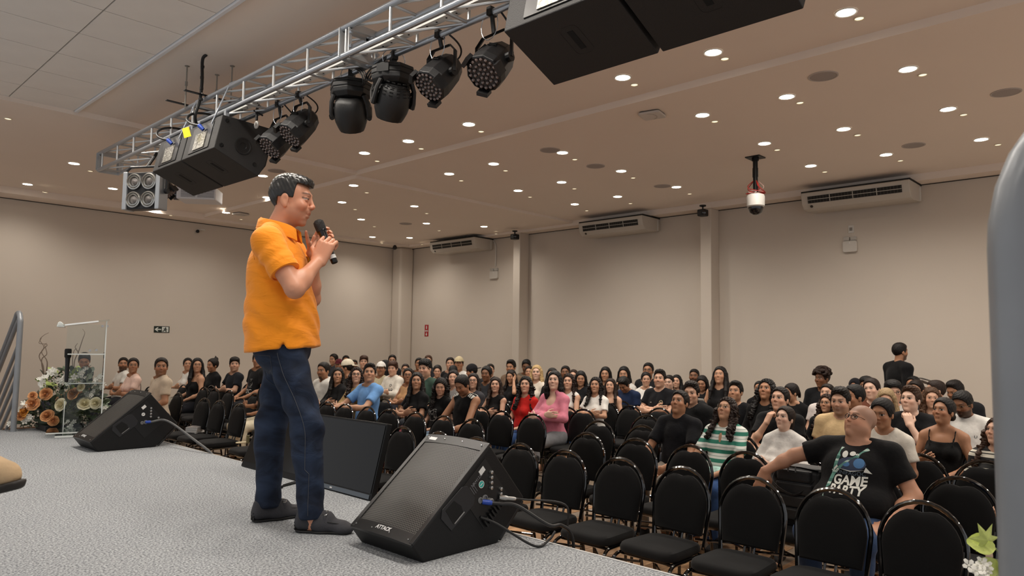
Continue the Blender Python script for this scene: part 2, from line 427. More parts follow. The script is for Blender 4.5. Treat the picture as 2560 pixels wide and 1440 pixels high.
for q, lab in (((1630,283), 'flat white square access point on the ceiling over the front rows'), ((602,533), 'flat white access point on the far low ceiling behind the speaker')):
    p = ceil_pt(q[0], q[1]); t = thing('access_point', lab, 'access point', p, R(12))
    MB().prism(rounded(0.12, 0.12, 0.03), -0.035, -0.012, 'z').build('cover', mat('access_point_plastic', 'c9c2bb', rough=0.5), t, bevel=0.006)
    MB().prism(rounded(0.11, 0.11, 0.03), -0.012, -0.0005, 'z').build('back_plate', mat('access_point_back', '57514c', rough=0.7), t)
    MB().tube([(0.10*math.cos(R(a)), 0.03+0.08*math.sin(R(a)), -0.0355) for a in range(190, 351, 16)], 0.0025, 5).build('groove', mat('access_point_groove', '9f9892', rough=0.6), t)
# hanging dome camera on its black drop pole
m_blk = mat('black_metal', '0c0c0d', rough=0.4, metal=0.3)
m_blkp = mat('black_plastic', '101012', rough=0.42)
m_blkg = mat('black_gloss', '07070a', rough=0.08, coat=0.6)
m_wire_r = mat('red_wire', 'a12a22', rough=0.5); m_wire_w = mat('pale_wire', 'c9a8a0', rough=0.5)
p = ceil_pt(1888, 393); zt = p[2]
zcam = at_d(1888, 540, (p-CAM_P)@CF)[2]
t = thing('dome_camera', 'white dome camera with black bubble hanging on a black drop pole', 'security camera', p)
dz = zcam-zt
MB().prism(rounded(0.10, 0.10, 0.012), -0.012, -0.0005, 'z').tube([(0,0,-0.01),(0,0,-0.05)], 0.045, 10).build('ceiling_plate', m_blk, t)
MB().tube([(0,0,-0.03),(0,0,dz+0.26)], 0.032, 10).tube([(0,0,dz+0.62),(0,0,dz+0.50)], 0.037, 10).build('pole', m_blk, t, smooth=True)
MB().lathe([(0.03, dz+0.30), (0.105, dz+0.265), (0.115, dz+0.24), (0.112, dz+0.12), (0.095, dz+0.105)], n=24).build('housing', m_white, t, smooth=True)
MB().lathe([(0.095, dz+0.125), (0.094, dz+0.09), (0.075, dz+0.03), (0.04, dz+0.006), (0.0, dz)], n=24).build('bubble', m_blkg, t, smooth=True)
wr = MB(); ww = MB(); rr = random.Random(3)
for k in range(9):
    a = rr.uniform(0, 2*PI); b = a+rr.uniform(1, 3)
    pts = spline([(0.02*math.cos(a), 0.02*math.sin(a), dz+0.46), (0.10*math.cos(a), 0.10*math.sin(a), dz+0.36), (0.12*math.cos(b), 0.12*math.sin(b), dz+0.29), (0.03, 0.0, dz+0.30)], 5)
    (wr if k % 3 else ww).tube(pts, 0.006, 5)
wr.build('red_wires', m_wire_r, t); ww.build('pale_wires', m_wire_w, t)
# small black cameras under the soffit beside the pillars, and the one in the corner
def small_cam(q, lab, ball=True):
    p = at_z(q[0], q[1], Z_SOFFIT-0.13); 
    p = np.array([min(p[0], WALL_X-0.42), min(p[1], WALL_Y-0.45), Z_SOFFIT])
    t = thing('ceiling_camera', lab, 'security camera', p)
    MB().lathe([(0.055, -0.0005), (0.055, -0.02), (0.02, -0.03)], n=16).build('mount', m_blkp, t, smooth=True)
    MB().tube([(0,0,-0.025),(0,0,-0.075)], 0.014, 8).build('stem', m_blkp, t)
    MB().prism(rounded(0.075, 0.075, 0.03), -0.19, -0.075, 'z').build('body', m_blkp, t, bevel=0.02, seg=3)
    MB().lathe([(0.035, 0), (0.035, 0.015), (0.02, 0.02)], (-0.06, -0.05, -0.135), (-0.7, -0.7, -0.1), n=14).build('lens', m_blkg, t, smooth=True)
small_cam((1287, 592), 'small black camera under the soffit at the left pillar')
small_cam((1757, 532), 'small black camera under the soffit at the middle pillar')
p = at_z(994, 616, Z_SOFFIT-0.05)
t = thing('dome_sensor', 'small black ball sensor under the soffit in the far corner', 'security camera', (WALL_X-0.72, WALL_Y-0.5, Z_SOFFIT))
MB().sphere((0,0,-0.06), 0.055, 14, 9).build('ball', m_blkp, t, smooth=True); MB().tube([(0,0,-0.0005),(0,0,-0.02)], 0.03, 12).build('mount', m_blkp, t)
p = at_y(494, 577, WALL_Y)
t = thing('wall_camera', 'tiny pale bracket camera high on the left wall', 'security camera', p)
MB().tube([(0,-0.001,0.02),(0.06,-0.05,0.03),(0.10,-0.12,0.02)], 0.012, 8).build('bracket', m_white, t); MB().sphere((-0.01,-0.03,-0.015), 0.035, 10, 7).build('ball', m_blkp, t, smooth=True)
# projector hung from the ceiling behind the speakers
pj = at_d(500, 488, 13.0); pj = at_z(500, 489, 2.95)
t = thing('projector', 'white ceiling projector with louvred side and dark blue lens', 'projector', pj, R(-38))
MB().box((-0.26, -0.2, -0.09), (0.26, 0.2, 0.09)).build('body', mat('projector_white', 'd9dade', rough=0.4), t, bevel=0.015)
m_lv = mat('louvre_grey', '77777a', rough=0.6); v = MB()
for side in (-1, 1):
    for k in range(8): v.box((-0.20, side*0.2-0.003, -0.06+0.016*k), (-0.01, side*0.2+0.003, -0.053+0.016*k)); v.box((0.02, side*0.2-0.003, -0.06+0.016*k), (0.24, side*0.2+0.003, -0.053+0.016*k))
v.build('louvres', m_lv, t)
MB().lathe([(0.075, 0), (0.075, 0.09), (0.062, 0.10), (0.05, 0.07), (0, 0.065)], (-0.26, 0.02, 0.0), (-1, 0, 0), n=20).build('lens', mat('projector_lens', '0c1836', rough=0.08, coat=1.0), t, smooth=True)
MB().tube([(0,0,0.09),(0,0,Z_W-pj[2])], 0.02, 10).build('drop_pole', m_white, t)
# ------------------------------------------------------------------ wall fittings
m_acb = mat('ac_white', 'c3bcb2', rough=0.45)
m_acd = mat('ac_vent_dark', '15130f', rough=0.7)
def ac_unit(qa, qb, lab):
    """ceiling unit: front upper edge runs between the two image points at the plane X = WALL_X-0.66"""
    xf = WALL_X-0.60
    a = at_x(*qa, xf); b = at_x(*qb, xf)
    y0, y1 = b[1], a[1]; zt = (a[2]+b[2])/2
    t = thing('air_conditioner', lab, 'air conditioner', (xf, (y0+y1)/2, zt), 0, 'ceiling air conditioners')
    h = (y1-y0)/2
    prof = [(0, 0), (0.03, 0.012), (0.56, 0.012), (0.60, -0.02), (0.60, -0.20), (0.56, -0.23), (0.20, -0.25), (0.10, -0.235), (0.03, -0.17), (0.0, -0.05)]
    MB().prism(prof, -h, h).build('casing', m_acb, t, bevel=0.01)
    sl = (0.03, -0.12); ln = math.hypot(*sl)
    d = np.array([sl[0]/ln, 0, sl[1]/ln]); nrm = np.array([-d[2]*-1, 0, 0]); nrm = np.array([d[2], 0, -d[0]])
    c0 = np.array([0.0, 0, -0.05])+d*0.062
    ax = d; ay = np.array([0, 1.0, 0]); az = np.cross(ax, ay)
    MB().obox(c0-az*0.004, ax, ay, az, 0.052, h-0.10, 0.006).build('vent_opening', m_acd, t)
    w = MB()
    w.obox(c0-az*0.012, ax, ay, az, 0.004, h-0.10, 0.004)
    for k in range(1, 4): w.obox(c0-az*0.012+ay*(-h+0.10+(2*h-0.2)*k/4), ax, ay, az, 0.05, 0.005, 0.004)
    w.build('vent_blade', m_acb, t)
    fin = MB()
    for k in range(30): fin.obox(c0-az*0.010+ay*(-h+0.11+(2*h-0.22)*k/29), ax, ay, az, 0.05, 0.0025, 0.002)
    fin.build('vent_fins', mat('ac_fin', '4a453f', rough=0.6), t)
    MB().lathe([(0.022, 0), (0.022, 0.004), (0, 0.005)], (0.055, h-0.14, -0.205), (-0.75, 0, -0.66), n=14).build('badge', mat('ac_badge', '3c3632', rough=0.3), t)
    MB().box((0.02, -h-0.004, 0.002), (0.59, h+0.004, 0.03)).build('hanger_rail', m_acd, t)
    MB().box((0.5, -h-0.012, -0.22), (0.53, -h, -0.02)).build('end_strip', m_white, t)
    return t
ac_unit((2002,484), (2273,449), 'long white ceiling air conditioner with bare wall and light box below')
ac_unit((1446,560), (1605,537), 'white ceiling air conditioner between the two wall pillars')
ac_unit((1074,607), (1186,593), 'white ceiling air conditioner next to the far corner, pipe beside it')
def wall_plate_X(q0, q1, depth):  # rectangle on the right wall
    a = at_x(*q0, WALL_X); b = at_x(*q1, WALL_X)
    return (a[1]+b[1])/2, (a[2]+b[2])/2, abs(a[1]-b[1])/2, abs(a[2]-b[2])/2
def light_box(q0, q1, lab):
    y, z, hy, hz = wall_plate_X(q0, q1, 0.05)
    t = thing('emergency_light', lab, 'emergency light', (WALL_X, y, z))
    MB().prism([(p[0], p[1]) for p in rounded(hy, hz*0.72, 0.03)], -0.055, -0.0005, 'x').build('case', mat('emergency_case', 'cfcac2', rough=0.35), t, bevel=0.006).location.z = -hz*0.25
    m_len = mat('emergency_lens', 'b9b6b0', rough=0.1, coat=0.6)
    for s in (-1, 1):
        MB().box((-0.05, s*hy*0.5-hy*0.42, hz*0.5), (-0.0005, s*hy*0.5+hy*0.42, hz)).build('lamp_head', m_len, t, bevel=0.008)
    MB().sphere((-0.056, 0, hz*0.2), 0.008, 8, 5).build('indicator', mat('indicator_white', 'ffffff', rough=0.2), t)
    return t
light_box((2109,594), (2145,630), 'white twin-head emergency light under the largest air conditioner')
light_box((1228,672), (1247,697), 'white twin-head emergency light at the end of the conduit pipe')
y, z, hy, hz = wall_plate_X((2121,564), (2135,582), 0)
t = thing('socket_plate', 'small white socket plate above the emergency light', 'socket', (WALL_X, y, z))
MB().box((-0.012, -hy, -hz), (-0.0005, hy, hz)).build('plate', m_white, t, bevel=0.003); MB().box((-0.018, -hy*0.5, -hz*0.4), (-0.012, hy*0.5, hz*0.4)).build('socket_face', mat('socket_grey', '8b857e', rough=0.5), t)
a = at_x(1228, 600, WALL_X); b = at_x(1240, 668, WALL_X)
t = thing('conduit_pipe', 'thin white conduit pipe dropping from soffit to the far emergency light', 'pipe', (WALL_X, b[1], b[2]))
MB().tube(spline([(-0.018, a[1]-b[1]+0.05, a[2]-b[2]+0.02), (-0.018, a[1]-b[1]-0.05, a[2]-b[2]-0.02), (-0.018, 0.0, a[2]-b[2]-0.14), (-0.018, 0, 0.02)], 6), 0.014, 8).build('pipe', m_white, t, smooth=True)
# signs
m_sg = mat('sign_dark_green', '11201a', rough=0.5); m_sw = mat('sign_white', 'd8dcd6', rough=0.5); m_sr = mat('sign_red', 'a31622', rough=0.5)
a = at_y(385, 815, WALL_Y); b = at_y(423, 832, WALL_Y); cx, cz = (a[0]+b[0])/2, (a[2]+b[2])/2; hx, hz = (b[0]-a[0])/2, (a[2]-b[2])/2
t = thing('exit_sign', 'dark green exit sign with white arrow and running figure on left wall', 'sign', (cx, WALL_Y, cz))
MB().box((-hx, -0.006, -hz), (hx, -0.0005, hz)).build('sign_plate', m_sg, t)
MB().prism([(-0.92*hx, 0), (-0.58*hx, 0.62*hz), (-0.42*hx, 0.62*hz), (-0.62*hx, 0.16*hz), (-0.08*hx, 0.16*hz), (-0.08*hx, -0.16*hz), (-0.62*hx, -0.16*hz), (-0.42*hx, -0.62*hz), (-0.58*hx, -0.62*hz)], -0.009, -0.006).build('arrow', m_sw, t)
MB().prism([(0.02*hx, -0.8*hz), (0.86*hx, -0.8*hz), (0.86*hx, 0.8*hz), (0.02*hx, 0.8*hz)], -0.008, -0.006).build('door_symbol', m_sw, t)
f = MB(); S = lambda x, z: (x*hx, -0.0095, z*hz)
f.lathe([(0.0, 0), (0.075*hx, 0), (0.075*hx, 0.002), (0, 0.002)], S(0.47, 0.5), (0, -1, 0), n=12)
for A, B_, w in (((0.45, 0.3), (0.40, -0.15), 0.011), ((0.45, 0.25), (0.2, 0.1), 0.008), ((0.45, 0.25), (0.68, 0.0), 0.008), ((0.40, -0.15), (0.60, -0.4), 0.009), ((0.60, -0.4), (0.52, -0.72), 0.008), ((0.40, -0.15), (0.22, -0.5), 0.009), ((0.22, -0.5), (0.06, -0.55), 0.008)):
    f.tube([S(*A), S(*B_)], w, 6, flat=0.3)
f.build('running_figure', m_sg, t)
y, z, hy, hz = wall_plate_X((1062.5,812), (1071,841), 0)
t = thing('extinguisher_sign', 'narrow red fire extinguisher sign on the far right wall', 'sign', (WALL_X, y, z))
MB().box((-0.006, -hy, -hz), (-0.0005, hy, hz)).build('sign_plate', m_sr, t)
s = MB().box((-0.009, -hy*0.22, hz*0.28), (-0.006, hy*0.22, hz*0.72)).box((-0.009, -hy*0.10, hz*0.72), (-0.006, hy*0.10, hz*0.85)).box((-0.009, -hy*0.8, -hz*0.02), (-0.006, hy*0.8, hz*0.06)).box((-0.009, -hy*0.8, -hz*0.16), (-0.006, hy*0.8, -hz*0.08))
s.prism([(-hy*0.5, -hz*0.62), (hy*0.5, -hz*0.62), (0, -hz*0.92)], -0.009, -0.006, 'x').box((-0.009, -hy*0.15, -hz*0.62), (-0.006, hy*0.15, -hz*0.35))
s.build('symbols', m_sw, t)
# ------------------------------------------------------------------ lighting truss
m_alu = mat('truss_aluminium', 'b6bcc4', rough=0.32, metal=0.85, bump=0.06, bscale=40)
m_alu2 = mat('truss_web', 'c3c6c8', rough=0.38, metal=0.7)
TX0, TX1, TZ0, TZ1 = 2.70, 2.92, 2.88, 3.08
TY0, TY1 = -0.2, 9.30
truss = thing('lighting_truss', 'silver aluminium box truss hung along the stage edge', 'truss', (0,0,0))
for (x, z) in ((TX0, TZ0), (TX0, TZ1), (TX1, TZ0), (TX1, TZ1)):
    MB().tube([(x, TY0, z), (x, TY1, z)], 0.021, 12).build('chord', m_alu, truss, smooth=True)
step = 0.50
web_v = MB().tube([(0,0,0.0),(0,0,TZ1-TZ0)], 0.011, 8).mesh('upright', True); web_v.materials.append(m_alu2)
web_h = MB().tube([(0,0,0),(TX1-TX0,0,0)], 0.011, 8).mesh('cross_bar', True); web_h.materials.append(m_alu2)
dg_v = MB().tube([(0,0,TZ1-TZ0),(0,-step,0)], 0.010, 8).mesh('diagonal', True); dg_v.materials.append(m_alu2)
dg_h = MB().tube([(0,0,0),(TX1-TX0,-step,0)], 0.010, 8).mesh('diagonal', True); dg_h.materials.append(m_alu2)
y = TY1-0.12
while y > TY0+0.1:
    for x in (TX0, TX1): share('upright', web_v, truss, loc=(x, y, TZ0))
    for z in (TZ0, TZ1): share('cross_bar', web_h, truss, loc=(TX0, y, z))
    if y-step > TY0:
        share('diagonal', dg_v, truss, loc=(TX1, y, TZ0)); share('diagonal', dg_v, truss, loc=(TX0, y-0.02, TZ0)) if False else None
        share('diagonal', dg_h, truss, loc=(TX0, y, TZ0)); share('diagonal', dg_h, truss, loc=(TX0, y, TZ1))
    y -= step
yj = 4.18   # bolted joint between two truss sections
for yy, w in ((yj, 0.05), (TY1-0.01, 0.012)):
    fr = MB()
    for x in (TX0, TX1): fr.box((x-0.012, yy-w, TZ0), (x+0.012, yy-w+0.01, TZ1)); fr.box((x-0.03, yy+w-0.01, TZ0), (x+0.03, yy+w, TZ1))
    for z in (TZ0, TZ1): fr.box((TX0, yy-w, z-0.025), (TX1, yy-w+0.01, z+0.025)); fr.box((TX0, yy+w-0.01, z-0.025), (TX1, yy+w, z+0.025))
    fr.build('end_frame', m_alu2, truss)
bl = MB()
for z in (TZ0+0.05, TZ1-0.05):
    for x in (TX0, TX1): bl.lathe([(0.012, 0), (0.012, 0.02)], (x, yj-0.07, z), (0, 1, 0), n=6)
bl.build('bolts', m_alu, truss)
# perforated white rail along the truss
m_rail = mat('perforated_rail', 'e6e6e2', rough=0.4)
rail = MB().box((2.79, -0.1, 2.905), (2.845, 6.6, 2.925)).build('mounting_rail', m_rail, truss)
hl = MB()
for k in range(70): hl.lathe([(0.007, 0), (0.007, 0.002), (0, 0.002)], (2.817, 0.05+0.092*k, 2.905), (0, 0, -1), n=6)
o = hl.build('rail_holes', m_blk, truss); o['kind'] = 'stuff'
# ceiling rods and flat tie plates
m_rod = mat('threaded_rod', '9a968f', rough=0.45, metal=0.7, bump=0.3, bscale=300)
for q, lab in (((468,165), 'thin threaded rod from ceiling to truss, nearest the left end'), ((543,187), 'short threaded rod dropping behind the truss in the middle'), ((581,165), 'threaded rod with a coupling nut, nearest the camera')):
    p = at_z(*q, Z_N)
    t = thing('hanger_rod', lab, 'rod', (p[0], p[1], Z_N), 0, 'truss hanger rods')
    MB().tube([(0,0,-0.001),(0,0,TZ1-Z_N-0.02)], 0.007, 8).build('rod', m_rod, t)
    MB().lathe([(0.022, -0.0005), (0.022, -0.004), (0.009, -0.006)], n=12).build('washer', m_rod, t)
    MB().lathe([(0.013, -0.15), (0.013, -0.19)], n=6).build('nut', m_rod, t)
for yy, lab in ((6.40, 'black flat tie plate across the truss, nearer the camera'), (6.80, 'black flat tie plate across the truss, farther from the camera')):
    t = thing('tie_plate', lab, 'bracket', (0, yy, TZ1+0.022)); MB().box((2.50, -0.02, 0.0), (3.02, 0.02, 0.006)).build('plate', m_blk, t)
    MB().lathe([(0.012, 0), (0.012, 0.012)], (2.66, 0, 0.006), n=6).lathe([(0.012, 0), (0.012, 0.012)], (2.955, 0, 0.006), n=6).build('nut', m_rod, t)
# power cable from ceiling down into the truss and on to the hung speakers
m_cab = mat('black_cable', '0d0d0e', rough=0.5)
p = at_z(507, 137, Z_N)
t = thing('ceiling_cable', 'thick black taped cable dropping from the ceiling into the truss', 'cable', p)
MB().tube(spline([(0.02, -0.03, 0.0), (0.0, 0.0, -0.05), (0.005, 0.0, -0.25), (0.0, 0.02, -0.42), (-0.02, 0.05, -0.55), (0.03, 0.1, -0.62), (0.10, 0.0, -0.60)], 6), 0.014, 8).build('cable', m_cab, t, smooth=True)
tp = MB()
for z in (-0.1, -0.2, -0.3, -0.4): tp.tube([(0.003, 0.0, z), (0.003, 0.0, z-0.02)], 0.017, 8)
tp.build('tape', m_blkp, t)
# ------------------------------------------------------------------ hung loudspeakers (two pairs)
m_cab_top = mat('speaker_cabinet_paint', '1c1b1b', rough=0.62, bump=0.25, bscale=220)
m_grl = mat('speaker_grille_dark', '111114', rough=0.5, metal=0.2)
m_amp = mat('amplifier_plate', '8f8d86', rough=0.35, metal=0.7, bump=0.4, bscale=60, var=0.5, vscale=40)
m_blue = mat('blue_plug', '1c3f9b', rough=0.4); m_yel = mat('yellow_label', 'e9d60f', rough=0.6)
PROF = [(2.630, 2.812), (2.568, 2.514), (2.968, 2.342), (3.03, 2.45), (3.065, 2.62), (3.058, 2.790)]
def hung_speaker(y0, y1, lab, amp=True, plug=True):
    w = y1-y0; cx, cz = 2.8, 2.6
    t = thing('hung_loudspeaker', lab, 'loudspeaker', (cx, (y0+y1)/2, cz), 0, 'loudspeakers hung from the truss')
    P = [(x-cx, z-cz) for x, z in PROF]
    MB().prism(P, -w/2, w/2).build('cabinet', m_cab_top, t, bevel=0.006)
    gx = [(P[2][0]-0.002, P[2][1]), (P[3][0]+0.012, P[3][1]), (P[4][0]+0.014, P[4][1]), (P[5][0]+0.006, P[5][1]-0.01), (P[5][0]-0.02, P[5][1]-0.01), (P[2][0]-0.03, P[2][1]+0.02)]
    MB().prism(gx, -w/2+0.012, w/2-0.012).build('grille', m_grl, t, bevel=0.004)
    # recessed handle in the underside
    a = np.array([P[1][0], 0, P[1][1]]); b = np.array([P[2][0], 0, P[2][1]]); ax = (b-a)/np.linalg.norm(b-a); ay = np.array([0, 1.0, 0]); az = np.cross(ax, ay)
    c = (a+b)/2-ax*0.02
    pl = [(c+ax*u+ay*v+az*0.003) for u, v in rounded(0.095, 0.055, 0.03)]
    n = len(pl); MB().add([*pl, *[q-az*0.004 for q in pl]], [tuple(range(n)), *[(i, (i+1) % n, (i+1) % n+n, i+n) for i in range(n)]]).build('handle_plate', mat('handle_plate_black', '1b1a1a', rough=0.5), t)
    MB().obox(c+az*0.002, ax, ay, az, 0.062, 0.017, 0.004).build('handle_slot', mat('slot_black', '020202', rough=0.9), t)
    # end face: pole socket, corner fly points
    sk = MB().lathe([(0.075, 0.0), (0.075, 0.004), (0.066, 0.005), (0.06, 0.003), (0.03, 0.003), (0.026, -0.004), (0.0, -0.004)], (0.02, -w/2-0.001, -0.02), (0, -1, 0), n=28)
    sk.build('pole_socket', mat('pole_socket_black', '0d0d0e', rough=0.45), t)
    fp = MB()
    for x, z in ((-0.13, 0.17), (-0.17, -0.05), (0.13, -0.16), (0.22, 0.14)): fp.lathe([(0.018, 0), (0.018, 0.004), (0.009, 0.005), (0, 0.003)], (x, -w/2-0.0005, z), (0, -1, 0), n=12)
    fp.build('fly_points', m_blk, t)
    # back: amplifier plate with plug and cable
    a = np.array([P[0][0], 0, P[0][1]]); b = np.array([P[1][0], 0, P[1][1]]); ax = (b-a)/np.linalg.norm(b-a); az = np.cross(ax, ay); az = az if az[0] < 0 else -az
    c = (a+b)/2
    if amp:
        MB().obox(c+az*0.002, ax, ay, az, 0.12, 0.20, 0.004).build('amplifier_recess', m_blkp, t)
        MB().obox(c+az*0.008+ax*0.03, ax, ay, az, 0.075, 0.11, 0.004).build('amplifier_plate', m_amp, t)
    if plug:
        q = c+az*0.02-ax*0.06-ay*0.05
        MB().lathe([(0.016, 0), (0.018, 0.05), (0.012, 0.06)], q, az*0.6-ax*0.5+ay*0.4, n=12).build('plug', m_blue, t, smooth=True)
        e = q+az*0.04-ax*0.03+ay*0.03
        MB().tube(bez(e, e+az*0.12+ay*0.15, c-ax*0.30+az*0.10+ay*0.25, np.array([0.0, 0.30, 0.38]), 14), 0.011, 8).build('cable', m_cab, t, smooth=True)
    # hanging wires
    MB().tube([(P[0][0]-0.01, -w/2+0.10, P[0][1]-0.12), (P[0][0]-0.02, -w/2+0.16, P[0][1]-0.05), (TX0-cx-0.01, -w/2+0.02, TZ1-cz+0.02), (TX0-cx+0.02, -w/2-0.02, TZ1-cz+0.04)], 0.006, 6).build('hanging_wire', m_alu, t)
    MB().box((P[0][0]+0.05, -w/2+0.05, P[0][1]-0.004), (P[0][0]+0.08, -w/2+0.09, TZ0-cz)).box((P[0][0]+0.05, w/2-0.09, P[0][1]-0.004), (P[0][0]+0.08, w/2-0.05, TZ0-cz)).build('hanging_bracket', m_alu, t)
    return t
hs = hung_speaker(5.90, 6.555, 'black loudspeaker hung from truss with yellow label and bared amplifier plate')
_a = np.array((0.15, -0.25, -0.95)); _a /= np.linalg.norm(_a); _n = np.array((-0.75, -0.65, 0.05)); _n -= _a*(_n@_a); _n /= np.linalg.norm(_n)
MB().obox((-0.265, 0.16, 0.13), _a, np.cross(_n, _a), _n, 0.045, 0.032, 0.0015).build('yellow_label', m_yel, hs)
hung_speaker(6.58, 7.235, 'black loudspeaker hung from truss, at the left end of the far pair')
hung_speaker(1.862, 2.53, 'black loudspeaker hung overhead, the one next to the stage lights in the near pair')
hung_speaker(1.155, 1.838, 'black loudspeaker hung overhead, nearest the camera', amp=False, plug=False)
# ------------------------------------------------------------------ stage lights on the truss
m_par = mat('par_can_black', '0c0c0e', rough=0.45, bump=0.1, bscale=80)
m_lens = mat('led_lens', '6b5c58', rough=0.08, coat=1.0, spec=0.8)
m_dkface = mat('led_face', '0a090a', rough=0.35)
def yoke(t, w, h, tilt_axis_z):
    pts = [(0, -w, tilt_axis_z), (0, -w, tilt_axis_z+h*0.75), (0, -w*0.8, tilt_axis_z+h), (0, w*0.8, tilt_axis_z+h), (0, w, tilt_axis_z+h*0.75), (0, w, tilt_axis_z)]
    return pts
def par_can(y, q, aim, lab, r=0.115, L=0.30):
    """LED par hung from the rear lower chord: q is the image centre of its body"""
    c = at_x(q[0], q[1], TX1+0.02)
    y = c[1]; dz = c[2]-(TZ0-0.02)
    t = thing('par_light', lab, 'stage light', (TX1, y, TZ0-0.02), 0, 'par lights on the truss')
    d = np.array(aim, float); d /= np.linalg.norm(d)
    c = np.array([0.02, 0, dz])
    back = c-d*L*0.52
    prof = [(0.0, 0.0), (r*0.45, 0.004), (r*0.70, 0.03), (r*0.92, L*0.35), (r, L*0.62), (r*1.04, L*0.80), (r*1.0, L*0.97), (r*0.9, L*0.985)]
    MB().lathe(prof, back, d, n=10, cap=False).build('housing', m_par, t, smooth=False, bevel=0.004)
    e = back+d*L*0.955
    MB().lathe([(r*0.93, 0), (0, 0.001)], e, d, n=20, cap=False).build('face', m_dkface, t)
    ref = np.array([0,0,1.0]); a = ref-d*(ref@d); a /= np.linalg.norm(a); b = np.cross(d, a)
    ln = MB()
    for ring, n in ((0.0, 1), (0.26, 6), (0.51, 12), (0.77, 18)):
        for k in range(n):
            w = 2*PI*k/n+ring; ln.sphere(e+(a*math.cos(w)+b*math.sin(w))*r*ring+d*0.004, 0.0115, 7, 5)
    o = ln.build('lens_array', m_lens, t, smooth=True); o['kind'] = 'stuff'
    for s in (0.6, 2.7, 4.8): MB().obox(back+d*(L*0.98)+(a*math.cos(s)+b*math.sin(s))*r*1.05, d, a*math.cos(s)+b*math.sin(s), -a*math.sin(s)+b*math.cos(s), 0.03, 0.012, 0.035).build('frame_clip', m_par, t)
    sl = MB()
    for s in (-0.35, 0.35):
        for u in (0.45, 0.50): sl.obox(back+d*(L*u)+(a*math.cos(s)+b*math.sin(s))*r*0.955, d, a*math.cos(s)+b*math.sin(s), -a*math.sin(s)+b*math.cos(s), 0.003, 0.006, 0.025)
    sl.build('vent_slots', mat('slot_black', '020202'), t)
    bx = np.array([0, 1.0, 0])-d*d[1]; bx /= np.linalg.norm(bx)
    P = [c-bx*(r+0.022), c-bx*(r+0.022)+np.array([0,0,r*1.15]), c-bx*r*0.75+np.array([0,0,r*1.55]), c+bx*r*0.75+np.array([0,0,r*1.55]), c+bx*(r+0.022)+np.array([0,0,r*1.15]), c+bx*(r+0.022)]
    MB().tube(P, 0.016, 4, flat=0.45).build('yoke', m_par, t)
    MB().lathe([(0.03, -0.02), (0.03, 0.012)], c-bx*(r+0.01), -bx, n=12).lathe([(0.03, -0.02), (0.03, 0.012)], c+bx*(r+0.01), bx, n=12).build('pivot_knob', m_par, t)
    top = c+np.array([0,0,r*1.55])
    MB().tube([top, top+(np.array([0,0,0.0])-top)*0.6, (0,0,0.01)], 0.014, 6).box((-0.03, -0.018, 0.0), (0.03, 0.018, 0.05)).build('clamp', m_par, t)
    MB().tube([np.array([0,0.02,0.04])+np.array([0.0, 0.07*math.sin(a_), -0.09+0.09*math.cos(a_)]) for a_ in np.linspace(0, 2*PI, 17)[:-1]], 0.0025, 5, closed=True).build('safety_wire', m_alu, t)
    MB().tube(bez(back, back-d*0.10+np.array([0,-0.05,0.0]), (0.02, -0.16, dz+0.18), (0.0, -0.05, 0.03), 12), 0.006, 6).build('cable', m_cab, t)
    return t
par_can(0, (1234,158), (-0.62, -0.10, -0.62), 'black LED par light hung nearest the near pair of speakers')
par_can(0, (1103,188), (-0.68, 0.06, -0.75), 'black LED par light between moving head and nearest par')
par_can(0, (752,315), (-0.66, 0.05, -0.74), 'black LED par light overlapping in front of its neighbour')
par_can(0, (700,346), (-0.62, -0.02, -0.70), 'black LED par light right beside the far pair of speakers')
par_can(0, (404,467), (0.55, -0.35, -0.72), 'black par light under the left end of the far pair', r=0.10, L=0.24)
m_mh = mat('moving_head_black', '0b0b0c', rough=0.5, bump=0.1, bscale=100)
